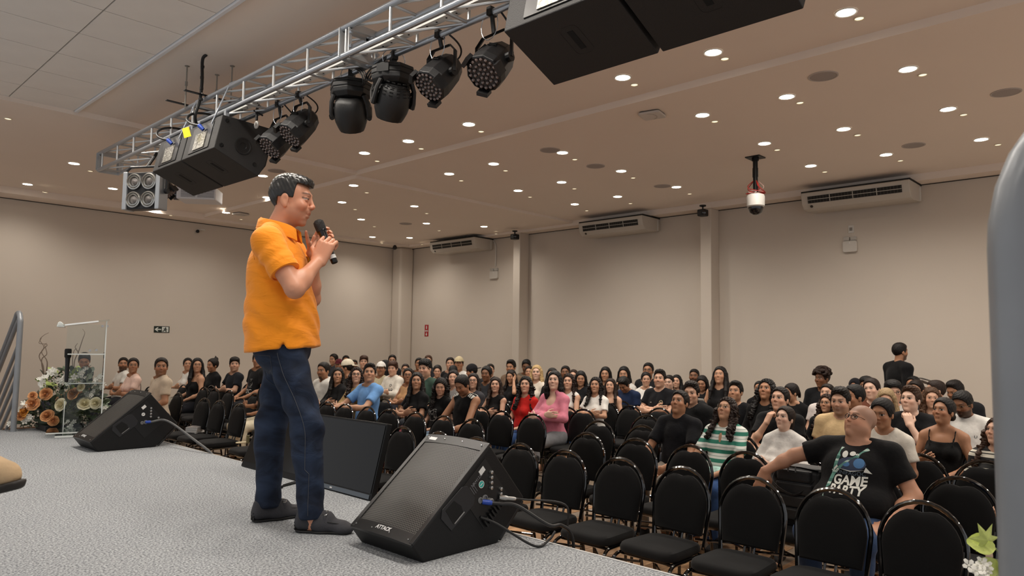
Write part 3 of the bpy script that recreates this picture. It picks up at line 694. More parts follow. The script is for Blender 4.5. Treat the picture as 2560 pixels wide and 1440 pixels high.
def moving_head(q, spin, tilt, lab):
    c = at_x(q[0], q[1], TX1)   # top centre of base
    t = thing('moving_head_light', lab, 'stage light', (TX1, c[1], TZ0-0.02), R(spin), 'moving heads on the truss')
    z = c[2]-(TZ0-0.02)
    MB().lathe([(0.125, z), (0.150, z-0.01), (0.153, z-0.030), (0.145, z-0.034), (0.154, z-0.038), (0.155, z-0.066), (0.147, z-0.070), (0.154, z-0.074), (0.150, z-0.105), (0.122, z-0.132), (0.095, z-0.140)], n=8).build('base', m_mh, t, bevel=0.004)
    MB().tube([(0,0,z),(0,0,0.0)], 0.022, 8).box((-0.035, -0.02, -0.02), (0.035, 0.02, 0.045)).build('clamp', m_mh, t)
    MB().obox((0.105, -0.105, z-0.05), (0.7, 0.7, 0), (0.7, -0.7, 0), (0, 0, 1), 0.045, 0.006, 0.028).build('control_panel', m_blkp, t)
    for s in (-1, 1):
        MB().tube([(0.075, s*0.108, z-0.12), (0.065, s*0.128, z-0.17), (0.03, s*0.136, z-0.235), (0, s*0.134, z-0.255)], [0.022, 0.022, 0.024, 0.032], 8, flat=0.7).tube([(-0.075, s*0.108, z-0.12), (-0.055, s*0.128, z-0.17), (-0.02, s*0.136, z-0.235), (0, s*0.134, z-0.25)], [0.022, 0.02, 0.02, 0.024], 8, flat=0.7).tube([(-0.055, s*0.129, z-0.165), (0.06, s*0.129, z-0.165)], 0.010, 6).build('arm', m_mh, t, smooth=True)
    d = np.array([math.sin(R(tilt)), 0, -math.cos(R(tilt))]); pc = np.array([0, 0, z-0.225])
    MB().lathe([(0.0, -0.115), (0.07, -0.112), (0.105, -0.085), (0.118, -0.03), (0.120, 0.03), (0.114, 0.07), (0.098, 0.115), (0.090, 0.132), (0.083, 0.128)], pc, d, n=14, cap=False).build('head', m_mh, t, smooth=True)
    MB().lathe([(0.085, 0.122), (0.05, 0.128), (0, 0.13)], pc, d, n=18, cap=False).build('front_lens', m_blkg, t, smooth=True)
    vs_ = MB()
    a = np.cross(d, (0, 1, 0))
    for k in range(5):
        for s in (-0.9, -0.45, 0, 0.45, 0.9): vs_.obox(pc+d*(-0.05-0.02*k)+(a*math.cos(s)+np.array([0,1,0])*math.sin(s))*(0.114-0.007*k), d, a*math.cos(s)+np.array([0,1,0])*math.sin(s), np.array([0,1,0])*math.cos(s)-a*math.sin(s), 0.003, 0.004, 0.012)
    vs_.build('vents', mat('slot_black', '020202'), t)
    MB().tube([np.array([0.0, 0.08*math.sin(a_), z+0.06+0.07*math.cos(a_)]) for a_ in np.linspace(0, 2*PI, 17)[:-1]], 0.003, 5, closed=True).build('safety_wire', m_alu, t)
    cb = MB()
    for k in range(3): cb.tube(bez((-0.10, -0.08, z-0.06), (-0.22, -0.16-0.03*k, z-0.09), (-0.2, -0.1, z+0.02+0.03*k), (-0.02, -0.02, z+0.1), 10), 0.006, 6)
    cb.build('cables', m_cab, t)
    return t
moving_head((879, 206), 45, 35, 'black moving head light, the one tilted left, hanging by the truss joint')
moving_head((984, 170), -110, -32, 'black moving head light with triangular arm, next to the par light')
# blinder with four round reflectors
c = at_y(360, 478, 7.75)
t = thing('blinder_light', 'black and silver blinder light with four round reflectors', 'stage light', c, R(-58+90))
m_ref = mat('reflector_chrome', 'b9b7b2', rough=0.22, metal=0.95)
mb = MB().box((-0.03, -0.175, -0.19), (0.075, 0.175, 0.19)).build('case', m_blkp, t, bevel=0.006)
for s in (-1, 1): MB().box((-0.05, s*0.19-0.025, -0.195), (0.085, s*0.19+0.025, 0.195)).build('side_rail', mat('silver_rail', 'a9adb2', rough=0.35, metal=0.6), t, bevel=0.008)
for sy in (-1, 1):
    for sz in (-1, 1):
        k = MB().lathe([(0.083, -0.002), (0.083, -0.02), (0.072, -0.024), (0.066, -0.01), (0.058, -0.006), (0.058, -0.018), (0.05, -0.020), (0.042, 0.0), (0.0, 0.008)], (-0.03, sy*0.086, sz*0.093), (1, 0, 0), n=24)
        o = k.build('reflector', m_ref, t, smooth=True)
        MB().lathe([(0.040, 0.0), (0.02, -0.012), (0.0, -0.015)], (-0.038, sy*0.086, sz*0.093), (1, 0, 0), n=16).build('lamp', mat('lamp_glass_grey', '5a5552', rough=0.15, bump=0.6, bscale=150), o, smooth=True)
MB().tube([(0.03, -0.235, 0.0), (0.03, -0.235, 0.22), (0.03, -0.19, 0.26), (0.03, 0.19, 0.26), (0.03, 0.235, 0.22), (0.03, 0.235, 0.0)], 0.013, 6).tube([(0.03, 0, 0.26), (0.1, -0.05, 0.42)], 0.016, 8).build('yoke', m_par, t)
for s in (-1, 1): MB().lathe([(0.028, 0), (0.028, 0.03)], (0.03, s*0.225, 0.0), (0, s, 0), n=12).build('pivot_knob', m_blkp, t)
# a spare hook clamp by the far pair
c = at_y(641, 312, 5.80)
t = thing('hook_clamp', 'empty black hook clamp with a pale ring, hanging by the far pair', 'clamp', (c[0], c[1], c[2]))
MB().tube([(0,0,0.04),(0.0,0.0,0.13),(0.02,0.02,0.20)], 0.013, 6).tube([(-0.03,0,0.12),(0.05,-0.01,0.09)], 0.008, 6).build('hook', m_blkp, t)
MB().tube([(0, 0.025*math.cos(a_), 0.025*math.sin(a_)) for a_ in np.linspace(0, 2*PI, 15)[:-1]], 0.010, 6, closed=True).build('ring', m_white, t, smooth=True)
# ------------------------------------------------------------------ floor monitors on the stage
def perf_mat(name, pitch, hole, base, dark):
    """perforated steel: rows of round holes, staggered, in object space (u along y, v along the slope)"""
    m, nt, b = new_mat(name); MATS[name] = m
    N = nt.nodes.new; L = nt.links.new
    uv = N('ShaderNodeAttribute'); uv.attribute_name = 'grille_uv'
    sp = N('ShaderNodeSeparateXYZ'); L(uv.outputs['Vector'], sp.inputs[0])
    def math_(op, a, bb=None, v=None):
        k = N('ShaderNodeMath'); k.operation = op
        if isinstance(a, float): k.inputs[0].default_value = a
        else: L(a, k.inputs[0])
        if bb is not None:
            if isinstance(bb, float): k.inputs[1].default_value = bb
            else: L(bb, k.inputs[1])
        return k.outputs[0]
    v = math_('DIVIDE', sp.outputs[1], pitch*0.866)
    row = math_('FLOOR', v); par = math_('MODULO', math_('ABSOLUTE', row), 2.0)
    u = math_('ADD', math_('DIVIDE', sp.outputs[0], pitch), math_('MULTIPLY', par, 0.5))
    fu = math_('SUBTRACT', math_('FRACT', u), 0.5); fv = math_('MULTIPLY', math_('SUBTRACT', math_('FRACT', v), 0.5), 0.866)
    d = math_('SQRT', math_('ADD', math_('MULTIPLY', fu, fu), math_('MULTIPLY', fv, fv)))
    h = math_('LESS_THAN', d, hole)
    mx = N('ShaderNodeMix'); mx.data_type = 'RGBA'; L(h, mx.inputs['Factor'])
    mx.inputs['A'].default_value = (*lin(base), 1); mx.inputs['B'].default_value = (*lin(dark), 1)
    L(mx.outputs['Result'], b.inputs['Base Color'])
    b.inputs['Roughness'].default_value = 0.42; b.inputs['Specular IOR Level'].default_value = 0.35
    bp = N('ShaderNodeBump'); bp.invert = True; bp.inputs['Strength'].default_value = 0.9; bp.inputs['Distance'].default_value = 0.003
    L(h, bp.inputs['Height']); L(bp.outputs[0], b.inputs['Normal'])
    return m
m_perf = perf_mat('monitor_grille_perforated', 0.0105, 0.40, '5a5855', '010101')
m_mon = mat('monitor_cabinet_black', '060607', rough=0.5, spec=0.35, bump=0.12, bscale=260)
m_monedge = mat('monitor_edge', '121213', rough=0.4)
m_print = mat('print_white', 'c8c8c8', rough=0.6)
m_stick = mat('sticker_white', 'd6d6d4', rough=0.5); m_teal = mat('sticker_teal', '2fa39a', rough=0.4)
m_xlr = mat('connector_silver', 'b8b8b6', rough=0.25, metal=0.9)
m_knob = mat('grey_knob', '6a6a6a', rough=0.4)
MP = [(0.0, 0.0), (-0.060, 0.078), (0.385, 0.452), (0.624, 0.182), (0.444, 0.0)]
def floor_monitor(x, y0, y1, lab, rz=0.0, near=True):
    w = y1-y0
    t = thing('floor_monitor', lab, 'loudspeaker', (x, (y0+y1)/2, 0.0), rz, 'floor monitor wedges')
    MB().prism(MP, -w/2, w/2).build('cabinet', m_mon, t, bevel=0.008, seg=3)
    a = np.array([MP[1][0], 0, MP[1][1]]); b = np.array([MP[2][0], 0, MP[2][1]]); ax = (b-a)/np.linalg.norm(b-a); ay = np.array([0, 1.0, 0]); az = np.cross(ax, ay); az = az if az[2] > 0 else -az
    L = np.linalg.norm(b-a)
    # bowed steel grille
    nx, ny = 14, 10; vs = []; fs = []; uvs = []
    for i in range(nx+1):
        for j in range(ny+1):
            s = 0.03+(L-0.06)*i/nx; q = -w/2+0.022+(w-0.044)*j/ny; bow = 0.012*(1-(2*j/ny-1)**2)*1.0
            vs.append(a+ax*s+ay*q+az*(0.004+bow)); uvs.append((q+1.0, s+1.0, 0))
    for i in range(nx):
        for j in range(ny): fs.append((i*(ny+1)+j, (i+1)*(ny+1)+j, (i+1)*(ny+1)+j+1, i*(ny+1)+j+1))
    me = MB().add(vs, fs).mesh('grille', True)
    at = me.attributes.new('grille_uv', 'FLOAT_VECTOR', 'POINT'); at.data.foreach_set('vector', np.array(uvs, 'f').ravel())
    link('grille', me, m_perf, t)
    # solid end bands of the front, each following the bow
    for s0, s1, nm in ((0.0, 0.052, 'lower_band'), (L-0.045, L+0.006, 'upper_band')):
        vs = []; fs = []
        for j in range(ny+1):
            q = -w/2+0.004+(w-0.008)*j/ny; bow = 0.012*(1-(2*j/ny-1)**2)
            for s, h in ((s0, 0.006), (s1, 0.006), (s1, -0.004), (s0, -0.004)): vs.append(a+ax*s+ay*q+az*(h+bow*(1 if h > 0 else 0)))
        for j in range(ny):
            for k in range(4): fs.append((j*4+k, j*4+(k+1) % 4, (j+1)*4+(k+1) % 4, (j+1)*4+k))
        fs += [(3, 2, 1, 0), tuple(ny*4+k for k in range(4))]
        MB().add(vs, fs).build(nm, m_monedge, t, smooth=True)
    for s in (-1, 1): MB().obox(a+ax*L/2+ay*s*(w/2-0.012)+az*0.003, ax, ay, az, L/2-0.006, 0.012, 0.006).build('side_band', m_monedge, t, bevel=0.002)
    sc = MB()
    for q in (-w*0.42, -w*0.14, w*0.14, w*0.42):
        for s in (0.02, L-0.018): sc.lathe([(0.004, 0), (0.003, 0.003), (0, 0.003)], a+ax*s+ay*q+az*(0.008+0.012*(1-(2*q/w)**2)), az, n=6)
    sc.build('screws', m_xlr, t)
    # lettering: reads along -y when seen from the stage
    Tm = text_mesh('ATTACK', 0.026, 0.0006, 0.0008); P0 = a+ax*0.032+ay*(-w*0.02)+az*0.0195
    ux, uy = Vector(-ay), Vector(ax); uz = ux.cross(uy)
    Tm.transform(Matrix(((ux[0], uy[0], uz[0], P0[0]), (ux[1], uy[1], uz[1], P0[1]), (ux[2], uy[2], uz[2], P0[2]), (0,0,0,1)))); link('lettering', Tm, m_print, t)
    # handle recess in the side that faces the camera
    yf = -w/2
    def side(u, v): return np.array([0.14, 0, 0.075])+np.array([ax[0], 0, ax[2]])*u+np.array([-ax[2], 0, ax[0]])*v
    def plate(pts, dep, nm, m_, bev=0.0):
        P = [side(*q) for q in pts]; return MB().prism([(q[0], q[2]) for q in P], yf-dep, yf+0.001).build(nm, m_, t, bevel=bev)
    plate([(0.03, 0.015), (0.19, 0.0), (0.215, 0.02), (0.215, 0.095), (0.19, 0.115), (0.05, 0.125), (0.022, 0.10)], 0.004, 'handle_frame', mat('handle_frame_black', '17171a', rough=0.45), 0.0015)
    plate([(0.055, 0.03), (0.125, 0.025), (0.135, 0.055), (0.12, 0.105), (0.06, 0.108)][::1], 0.0052, 'handle_opening', mat('slot_black', '020202', rough=0.9))
    MB().tube([(*side(0.06, 0.026)[[0]], yf-0.006, side(0.06, 0.026)[2]), (side(0.13, 0.022)[0], yf-0.006, side(0.13, 0.022)[2])], 0.003, 6).build('handle_edge', mat('handle_edge_grey', '6b6b6b', rough=0.3), t)
    # connector panel
    base = np.array([0.40, 0, 0.19])
    e1 = np.array([ax[0], 0, ax[2]]); e2 = np.array([ax[2], 0, -ax[0]])   # along the front, and towards the rear
    def pan(u, v): return np.array([0.335, 0, 0.285])+e1*u+e2*v
    pts = [pan(-0.12, -0.075), pan(0.085, -0.075), pan(0.085, 0.165), pan(-0.12, 0.165)]
    MB().prism([(q[0], q[2]) for q in pts], yf-0.002, yf+0.001).build('connector_panel', mat('panel_black', '030304', rough=0.4), t)
    kn = MB()
    for u, v in ((0.06, -0.03), (0.045, -0.012), (0.03, 0.006), (0.015, 0.024), (0.055, 0.075), (0.04, 0.092)):
        q = pan(u+0.01, v+0.03); kn.lathe([(0.0085, 0), (0.0085, 0.014), (0.0, 0.015)], (q[0], yf, q[2]), (0, -1, 0), n=10)
    kn.build('knobs', m_xlr, t, smooth=True)
    jk = MB()
    for u, v, r in ((-0.03, 0.065, 0.017), (-0.055, 0.05, 0.014)):
        q = pan(u, v); jk.lathe([(r, 0), (r, 0.006), (r*0.7, 0.007), (r*0.7, 0.003), (0, 0.003)], (q[0], yf, q[2]), (0, -1, 0), n=14)
    jk.build('jacks', m_knob, t, smooth=True)
    q = pan(0.035, -0.045); MB().obox((q[0], yf-0.003, q[2]), e1, (0, 1, 0), e2, 0.018, 0.001, 0.012).build('label', m_stick, t)
    q = pan(-0.005, 0.0); MB().lathe([(0.017, 0), (0.017, 0.001), (0, 0.001)], (q[0], yf-0.002, q[2]), (0, -1, 0), n=20).build('round_sticker', m_teal if near else m_stick, t)
    q = pan(-0.005, 0.0); MB().lathe([(0.017, 0), (0.017, 0.0012), (0.0145, 0.0012), (0.0145, 0)], (q[0], yf-0.0022, q[2]), (0, -1, 0), n=20).obox((q[0], yf-0.0035, q[2]), e1, (0, 1, 0), e2, 0.009, 0.0004, 0.0016).build('sticker_mark', m_stick if near else m_blkp, t)
    if near:
        q = pan(-0.005, -0.035); place = Vector((q[0], yf-0.0032, q[2]))
        Tm = text_mesh('VRM1230A', 0.020, 0.0004); ux, uy = Vector(e1), Vector(-e2); uz = Vector((0, -1, 0))
        Tm.transform(Matrix(((ux[0], uy[0], uz[0], place[0]), (ux[1], uy[1], uz[1], place[1]), (ux[2], uy[2], uz[2], place[2]), (0,0,0,1)))); link('lettering', Tm, mat('print_grey', '77777a', rough=0.6), t)
        bx = MB()
        for k in range(5): q = pan(-0.085+0.011*k, -0.02); bx.obox((q[0], yf-0.0028, q[2]), e2, (0, 1, 0), e1, 0.026-0.002*(k % 3), 0.0004, 0.0022)
        bx.build('printed_panel', mat('print_dim', '4b4b4e', rough=0.6), t)
        MB().obox(a+ax*(L-0.022)+ay*(w*0.33)+az*0.011, ax, ay, az, 0.009, 0.030, 0.003).build('white_label', m_stick, t)
        kb = pan(-0.02, 0.095); MB().lathe([(0.016, 0), (0.016, 0.02), (0.012, 0.024), (0, 0.024)], (kb[0], yf, kb[2]), (0, -1, 0), n=12).build('rotary_switch', m_knob, t, smooth=True)
        hs_ = MB()
        for k in range(7): q = pan(-0.10+0.02*k, 0.15); hs_.obox((q[0], yf-0.008, q[2]), e1, (0, 1, 0), e2, 0.004, 0.008, 0.02)
        hs_.build('heat_sink', m_blkp, t)
    # rear handle bar / heat fins on the short rear face
    c1 = np.array([MP[3][0]+0.004, 0, MP[3][1]]); c2 = np.array([MP[4][0]+0.004, 0, MP[4][1]])
    for q in (-w/2+0.02, w/2-0.02): MB().obox((c1+c2)/2+ay*q+np.array([0.008, 0, -0.004]), (c2-c1)/np.linalg.norm(c2-c1), ay, np.cross((c2-c1)/np.linalg.norm(c2-c1), ay), 0.11, 0.012, 0.008).build('rear_rail', m_monedge, t, bevel=0.003)
    return t, pan, yf
t, pan, yf = floor_monitor(2.004, 2.40, 2.845, 'black floor monitor wedge nearest the camera, white lettering on its front')
def plug_cable(t, q, d, sleeve, pts, r, m_c):
    MB().lathe([(0.011, 0), (0.012, 0.03), (0.009, 0.045)], q, d, n=10).build('plug_collar', sleeve, t, smooth=True)
    MB().lathe([(0.009, 0.045), (0.009, 0.075), (0.006, 0.085)], q, d, n=10).build('plug_body', m_blkp if sleeve is m_blue else m_xlr, t, smooth=True)
    MB().tube(spline(pts, 7), r, 8).build('cable', m_c, t, smooth=True)
q = pan(-0.05, 0.065); q = np.array([q[0], yf-0.003, q[2]]); d = np.array([0.75, -0.65, -0.12]); d /= np.linalg.norm(d)
e = q+d*0.08
plug_cable(t, q, d, m_blue, [e, e+d*0.08, np.array([0.56, -0.43, 0.10]), np.array([0.645, -0.44, 0.085]), np.array([0.70, -0.46, 0.02]), np.array([0.705, -0.47, -0.2]), np.array([0.72, -0.5, -0.5]), np.array([0.9, -0.5, -0.77])], 0.0085, m_cab)
q = pan(0.035, 0.13); q = np.array([q[0], yf-0.003, q[2]]); d = np.array([0.95, -0.45, -0.15]); d /= np.linalg.norm(d); e = q+d*0.08
plug_cable(t, q, d, m_xlr, [e, e+d*0.05, np.array([0.69, -0.42, 0.17]), np.array([0.70, -0.43, 0.05]), np.array([0.71, -0.44, -0.2]), np.array([0.75, -0.46, -0.76])], 0.0045, m_cab)
q = pan(-0.10, 0.11); q = np.array([q[0], yf-0.003, q[2]])
MB().tube(spline([q, q+np.array([0.05, -0.06, -0.03]), (0.50, -0.40, 0.012), (0.60, -0.40, 0.02), (0.645, -0.40, 0.05)], 6), 0.006, 8).build('cable', m_cab, t, smooth=True)
t, pan, yf = floor_monitor(2.006, 6.50, 6.955, 'black floor monitor wedge at the far end, grey cable from its side', near=False)
q = pan(-0.03, 0.065); q = np.array([q[0], yf-0.003, q[2]]); d = np.array([0.8, -0.6, 0.05]); d /= np.linalg.norm(d); e = q+d*0.07
MB().lathe([(0.012, 0), (0.013, 0.03), (0.009, 0.045)], q, d, n=10).build('plug_collar', m_blue, t, smooth=True)
MB().tube(spline([e-d*0.03, e+d*0.10, np.array([0.56, -0.72, 0.10]), np.array([0.63, -0.90, 0.0]), np.array([0.68, -0.95, -0.10]), np.array([0.70, -0.98, -0.5]), np.array([0.72, -1.0, -0.77])], 7), 0.010, 8).build('cable', mat('grey_cable', '4b4b4b', rough=0.45), t, smooth=True)
# ------------------------------------------------------------------ two television screens leaning at the stage edge
m_scr = mat('tv_screen_black', '020202', rough=0.12, spec=0.35)
m_bez = mat('tv_bezel_black', '030303', rough=0.35, spec=0.3)
m_sil = mat('tv_silver_strip', '5d646b', rough=0.3, metal=0.6)
def tv(y0, y1, tilt, lab, silver):
    w = y1-y0; h = 0.445
    t = thing('television', lab, 'television', (2.535, (y0+y1)/2, 0.005), 0, None)
    d = np.array([math.sin(R(tilt)), 0, math.cos(R(tilt))]); ay = np.array([0, 1.0, 0]); az = np.array([-d[2], 0, d[0]])
    c = d*h/2
    MB().obox(c-az*0.018, d, ay, az, h/2, w/2, 0.018).build('bezel', m_bez, t, bevel=0.004)
    MB().obox(d*(h/2+0.012)+az*0.001, d, ay, az, h/2-0.026, w/2-0.014, 0.002).build('screen', m_scr, t)
    MB().obox(c-az*0.05, d, ay, az, h/2-0.08, w/2-0.12, 0.03).build('rear_housing', m_bez, t, bevel=0.02)
    if silver:
        MB().obox(d*0.016+az*0.002, d, ay, az, 0.013, w/2-0.02, 0.003).build('silver_strip', m_sil, t, bevel=0.001)
        MB().obox(d*0.016+az*0.006-ay*(-0.02), d, ay, az, 0.004, 0.012, 0.001).build('emblem', m_print, t)
    # rear prop legs reach down to the hall floor side of the stage edge
    for s in (-1, 1): MB().tube([d*0.30+ay*s*w*0.25-az*0.06, np.array([0.085, s*w*0.25, 0.0])], 0.012, 6).build('prop_leg', m_blk, t)
    return t
tv(4.325, 5.12, 21, 'black television leaning at the stage edge, the one farther away behind the legs', False)
tv(3.515, 4.305, 14, 'black television with silver lower strip leaning beside the near monitor', True)
t = thing('extension_cable', 'thin black cable with a plug lying on the carpet behind the shoes', 'cable', (*at_z(690, 1220, 0)[:2], 0.0))
o = np.array([*at_z(690, 1220, 0)[:2], 0.0]); P = lambda x, y: (*(at_z(x, y, 0.006)-o)[:2], 0.006)
MB().tube(spline([P(742, 1206), P(720, 1212), P(700, 1217)], 5), 0.006, 6).tube(spline([P(800, 1196), P(770, 1202), P(742, 1206)], 5), 0.006, 6).tube(spline([P(790, 1190), P(750, 1200), P(708, 1212)], 5), 0.003, 5).build('cable', m_cab, t)
MB().sphere(P(695, 1219), (0.035, 0.02, 0.012), 10, 6).build('plug', m_blkp, t, smooth=True)
# ------------------------------------------------------------------ clear acrylic lectern with wireless microphone
def acrylic():
    m, nt, b = new_mat('clear_acrylic'); MATS['clear_acrylic'] = m
    N = nt.nodes.new
    gl = N('ShaderNodeBsdfGlossy'); gl.inputs['Roughness'].default_value = 0.04; gl.inputs['Color'].default_value = (0.95, 0.97, 0.97, 1)
    tr = N('ShaderNodeBsdfTransparent'); tr.inputs['Color'].default_value = (0.93, 0.95, 0.94, 1)
    fr = N('ShaderNodeFresnel'); fr.inputs['IOR'].default_value = 1.42
    mx = N('ShaderNodeMixShader'); nt.links.new(fr.outputs[0], mx.inputs[0]); nt.links.new(tr.outputs[0], mx.inputs[1]); nt.links.new(gl.outputs[0], mx.inputs[2])
    nt.links.new(mx.outputs[0], nt.nodes['Material Output'].inputs['Surface'])
    return m
m_acr = acrylic()
m_acre = mat('acrylic_edge', 'd9dedb', rough=0.12, spec=0.8)
lc = at_z(196, 1086, 0.0); DL_ = (lc-CAM_P)@CF
def LP(x, y, off=0.0): return at_d(x, y, DL_+off)-lc
t = thing('lectern', 'clear acrylic lectern with slanted top and shelves beside the flowers', 'lectern', (*lc[:2], 0.0), math.atan2(lc[1], lc[0])-PI/2)
# local frame: +x is the camera's right, +y away from it
Hs = 1810/DL_; u = lambda x: (x-196)/Hs*0.87; zz = lambda x, y: float(at_d(x, y, DL_)[2])
th = 0.005
zt = zz(240, 802)
def pane(nm, lo, hi): return MB().box(lo, hi).build(nm, m_acr, t)
pane('side_panel', (u(250)-th, -0.16, 0.02), (u(250)+th, 0.18, zt))
pane('side_panel', (u(158)-th, -0.10, 0.02), (u(158)+th, 0.10, zz(158, 1000)))
pane('front_panel', (u(152), 0.17, 0.02), (u(250), 0.18, zt-0.03))
pane('shelf', (u(158), -0.14, zz(200, 885)-th), (u(250), 0.17, zz(200, 885)+th))
MB().box((u(165), -0.15, zz(200, 957)-th), (u(250), 0.17, zz(200, 957)+th)).build('shelf', m_acr, t)
pane('base_plate', (u(140), -0.24, 0.004), (u(262), 0.24, 0.022))
pane('base_plate', (u(118), -0.20, zz(150, 1074)-0.01), (u(205), 0.2, zz(150, 1074)+0.006))
ed = MB()
for x0, x1, yy in ((158, 252, 885), (165, 250, 957)): ed.box((u(x0), -0.146, zz(200, yy)-th), (u(x1), -0.14, zz(200, yy)+th))
for y in (-0.16, 0.175): ed.box((u(250)-th, y-0.004, 0.02), (u(250)+th, y, zt)); 
ed.box((u(158)-th*0.6, -0.104, 0.02), (u(158)+th*0.6, -0.10, zz(158, 1000)))
ed.box((u(140), -0.244, 0.004), (u(262), -0.24, 0.022)).box((u(118), -0.204, zz(150, 1074)-0.008), (u(205), -0.20, zz(150, 1074)+0.004))
ed.build('polished_edges', m_acre, t)
# slanted reading top: a thick sheet seen edge on
a0, a1 = np.array([u(133), 0, zz(133, 815)]), np.array([u(256), 0, zz(256, 800)])
ax = (a1-a0)/np.linalg.norm(a1-a0); ay = np.array([0, 1.0, 0]); az = np.cross(ax, ay)
MB().obox((a0+a1)/2, ax, ay, az, np.linalg.norm(a1-a0)/2, 0.26, 0.006).build('reading_top', m_acr, t)
MB().obox((a0*0.55+a1*0.45), ax, ay, az, np.linalg.norm(a1-a0)*0.33, 0.262, 0.0068).build('top_edge', mat('acrylic_bright_edge', 'f0f4f4', rough=0.1, spec=0.8), t)
MB().prism([(a0[0]-0.015, a0[2]-0.012), (a0[0]+0.05, a0[2]-0.012), (a0[0]+0.03, a0[2]+0.03), (a0[0]+0.01, a0[2]+0.04), (a0[0]-0.005, a0[2]+0.03)], -0.26, 0.26).build('paper_stop', m_acre, t, bevel=0.006)
sc = MB()
for x, y in ((228, 875), (212, 876), (240, 815), (252, 815)): sc.lathe([(0.012, 0), (0.012, 0.02)], (u(x), -0.15, zz(x, y)), (0, 1, 0), n=10)
sc.build('screws', m_xlr, t)
mp = at_d(167, 934, DL_)
tm = thing('wireless_microphone', 'black wireless microphone standing upright inside the acrylic lectern', 'microphone', (float(mp[0]), float(mp[1]), zz(200, 957)+th))
hm = zz(167, 872)-(zz(200, 957)+th)
MB().lathe([(0.016, 0), (0.018, 0.02), (0.019, hm*0.55), (0.022, hm*0.72)], n=14).build('handle', m_blkp, tm, smooth=True)
MB().lathe([(0.022, hm*0.72), (0.029, hm*0.76), (0.030, hm*0.95), (0.026, hm), (0, hm+0.002)], n=14).build('head', mat('mic_grille', '0a0a0a', rough=0.6, bump=0.8, bscale=400), tm, smooth=True)
# ------------------------------------------------------------------ flower arrangements
def leaf_mesh(nm, L, Wd, m_, lobes=0):
    mb = MB()
    if lobes:
        pts = [(0, 0)]; out = []
        for k in range(lobes*2+1):
            a = R(-140+280*k/(lobes*2)); r = L*(1.0 if k % 2 else 0.45)*(1.0-0.25*abs(k-lobes)/lobes); out.append((r*math.cos(a), r*math.sin(a)))
        vs = [(0, 0, 0.006)]+[(x, y, -0.12*abs(y)+0.0) for x, y in out]+[(0, 0, -0.002)]
        n = len(out); fs = [(0, i, i+1) for i in range(1, n)]
        mb.add(vs, fs)
    else:
        vs = []; fs = []
        for i in range(7):
            s = i/6; w = Wd*math.sin(PI*min(1, s*0.92+0.04))**0.8; vs += [(s*L, -w, 0.12*w-0.25*L*s*s), (s*L, 0, -0.1*w-0.25*L*s*s), (s*L, w, 0.12*w-0.25*L*s*s)]
        for i in range(6): fs += [(i*3, i*3+3, i*3+4, i*3+1), (i*3+1, i*3+4, i*3+5, i*3+2)]
        mb.add(vs, fs)
    me = mb.mesh(nm, True); me.materials.append(m_); return me
def rose_mesh(m_, r=0.05):
    mb = MB(); rr = random.Random(5)
    mb.sphere((0, 0, 0.42*r), (0.2*r, 0.2*r, 0.34*r), 8, 6)
    for ring, (n, rad, h, open_) in enumerate(((3, 0.26, 0.86, 0.0), (4, 0.42, 0.82, 0.10), (5, 0.60, 0.70, 0.30), (6, 0.80, 0.52, 0.6), (7, 1.02, 0.30, 1.0))):
        for k in range(n):
            a0 = 2*PI*k/n+ring*0.7+rr.uniform(-.1, .1); sp = 2*PI/n*0.82; vs = []; fs = []; jz = rr.uniform(0.88, 1.1)
            for i in range(4):
                for j in range(5):
                    s = i/3; q = j/4-0.5; a = a0+sp*q*(0.5+0.5*math.sin(PI*min(s+0.35, 1)*0.5))*1.5
                    rr_ = r*rad*(0.30+0.70*s**0.6)*(1+0.10*open_*(s > 0.6)-0.10*abs(q)); z = r*h*jz*(s**0.9)-0.16*r*(open_+0.15)*max(0, s-0.6)/0.4*(1-1.2*abs(q))+0.05*r*abs(q)*(1-s)
                    vs.append((rr_*math.cos(a), rr_*math.sin(a), z))
            for i in range(3):
                for j in range(4): fs.append((i*5+j, i*5+j+1, (i+1)*5+j+1, (i+1)*5+j))
            mb.add(vs, fs)
    me = mb.mesh('rose', True); me.materials.append(m_); return me
def blossom_mesh(m_, r=0.022):
    mb = MB()
    for k in range(5):
        a = 2*PI*k/5; c, s = math.cos(a), math.sin(a); q = (-s, c)
        P = lambda u, v, z: (u*c+v*q[0], u*s+v*q[1], z)
        mb.add([P(0.1*r, 0, 0), P(0.6*r, -0.38*r, 0.25*r), P(0.6*r, 0.38*r, 0.25*r), P(1.05*r, -0.2*r, 0.2*r), P(1.05*r, 0.2*r, 0.2*r)], [(0, 1, 2), (1, 3, 4, 2)])
    mb.sphere((0, 0, 0.1*r), 0.18*r, 6, 4); me = mb.mesh('blossom', True); me.materials.append(m_); return me
m_lf1 = mat('leaf_grey_green', '5d6b56', rough=0.6, var=0.35, vscale=20); m_lf2 = mat('leaf_dark_green', '343f2c', rough=0.5, var=0.3, vscale=20); m_lf3 = mat('leaf_lime', 'aebf6a', rough=0.55, var=0.2, vscale=25); m_lf4 = mat('leaf_pale', '8f9c86', rough=0.6, var=0.25, vscale=20)
m_ros = mat('rose_peach', 'd39a68', rough=0.7, var=0.2, vscale=30); m_ros2 = mat('rose_cream', 'ece4c4', rough=0.7, var=0.08, vscale=30); m_ros3 = mat('rose_ochre', 'd0913f', rough=0.7, var=0.2, vscale=30)
m_blo = mat('blossom_white', 'ebe9df', rough=0.7); m_twig = mat('twig_brown', '6f5f52', rough=0.8); m_stem = mat('stem_green', '6f7d4a', rough=0.6)
LF = [leaf_mesh('leaf', 0.085, 0.026, m_lf1), leaf_mesh('leaf', 0.095, 0.030, m_lf2), leaf_mesh('leaf', 0.07, 0.03, m_lf4), leaf_mesh('leaf', 0.08, 0.03, m_lf3)]
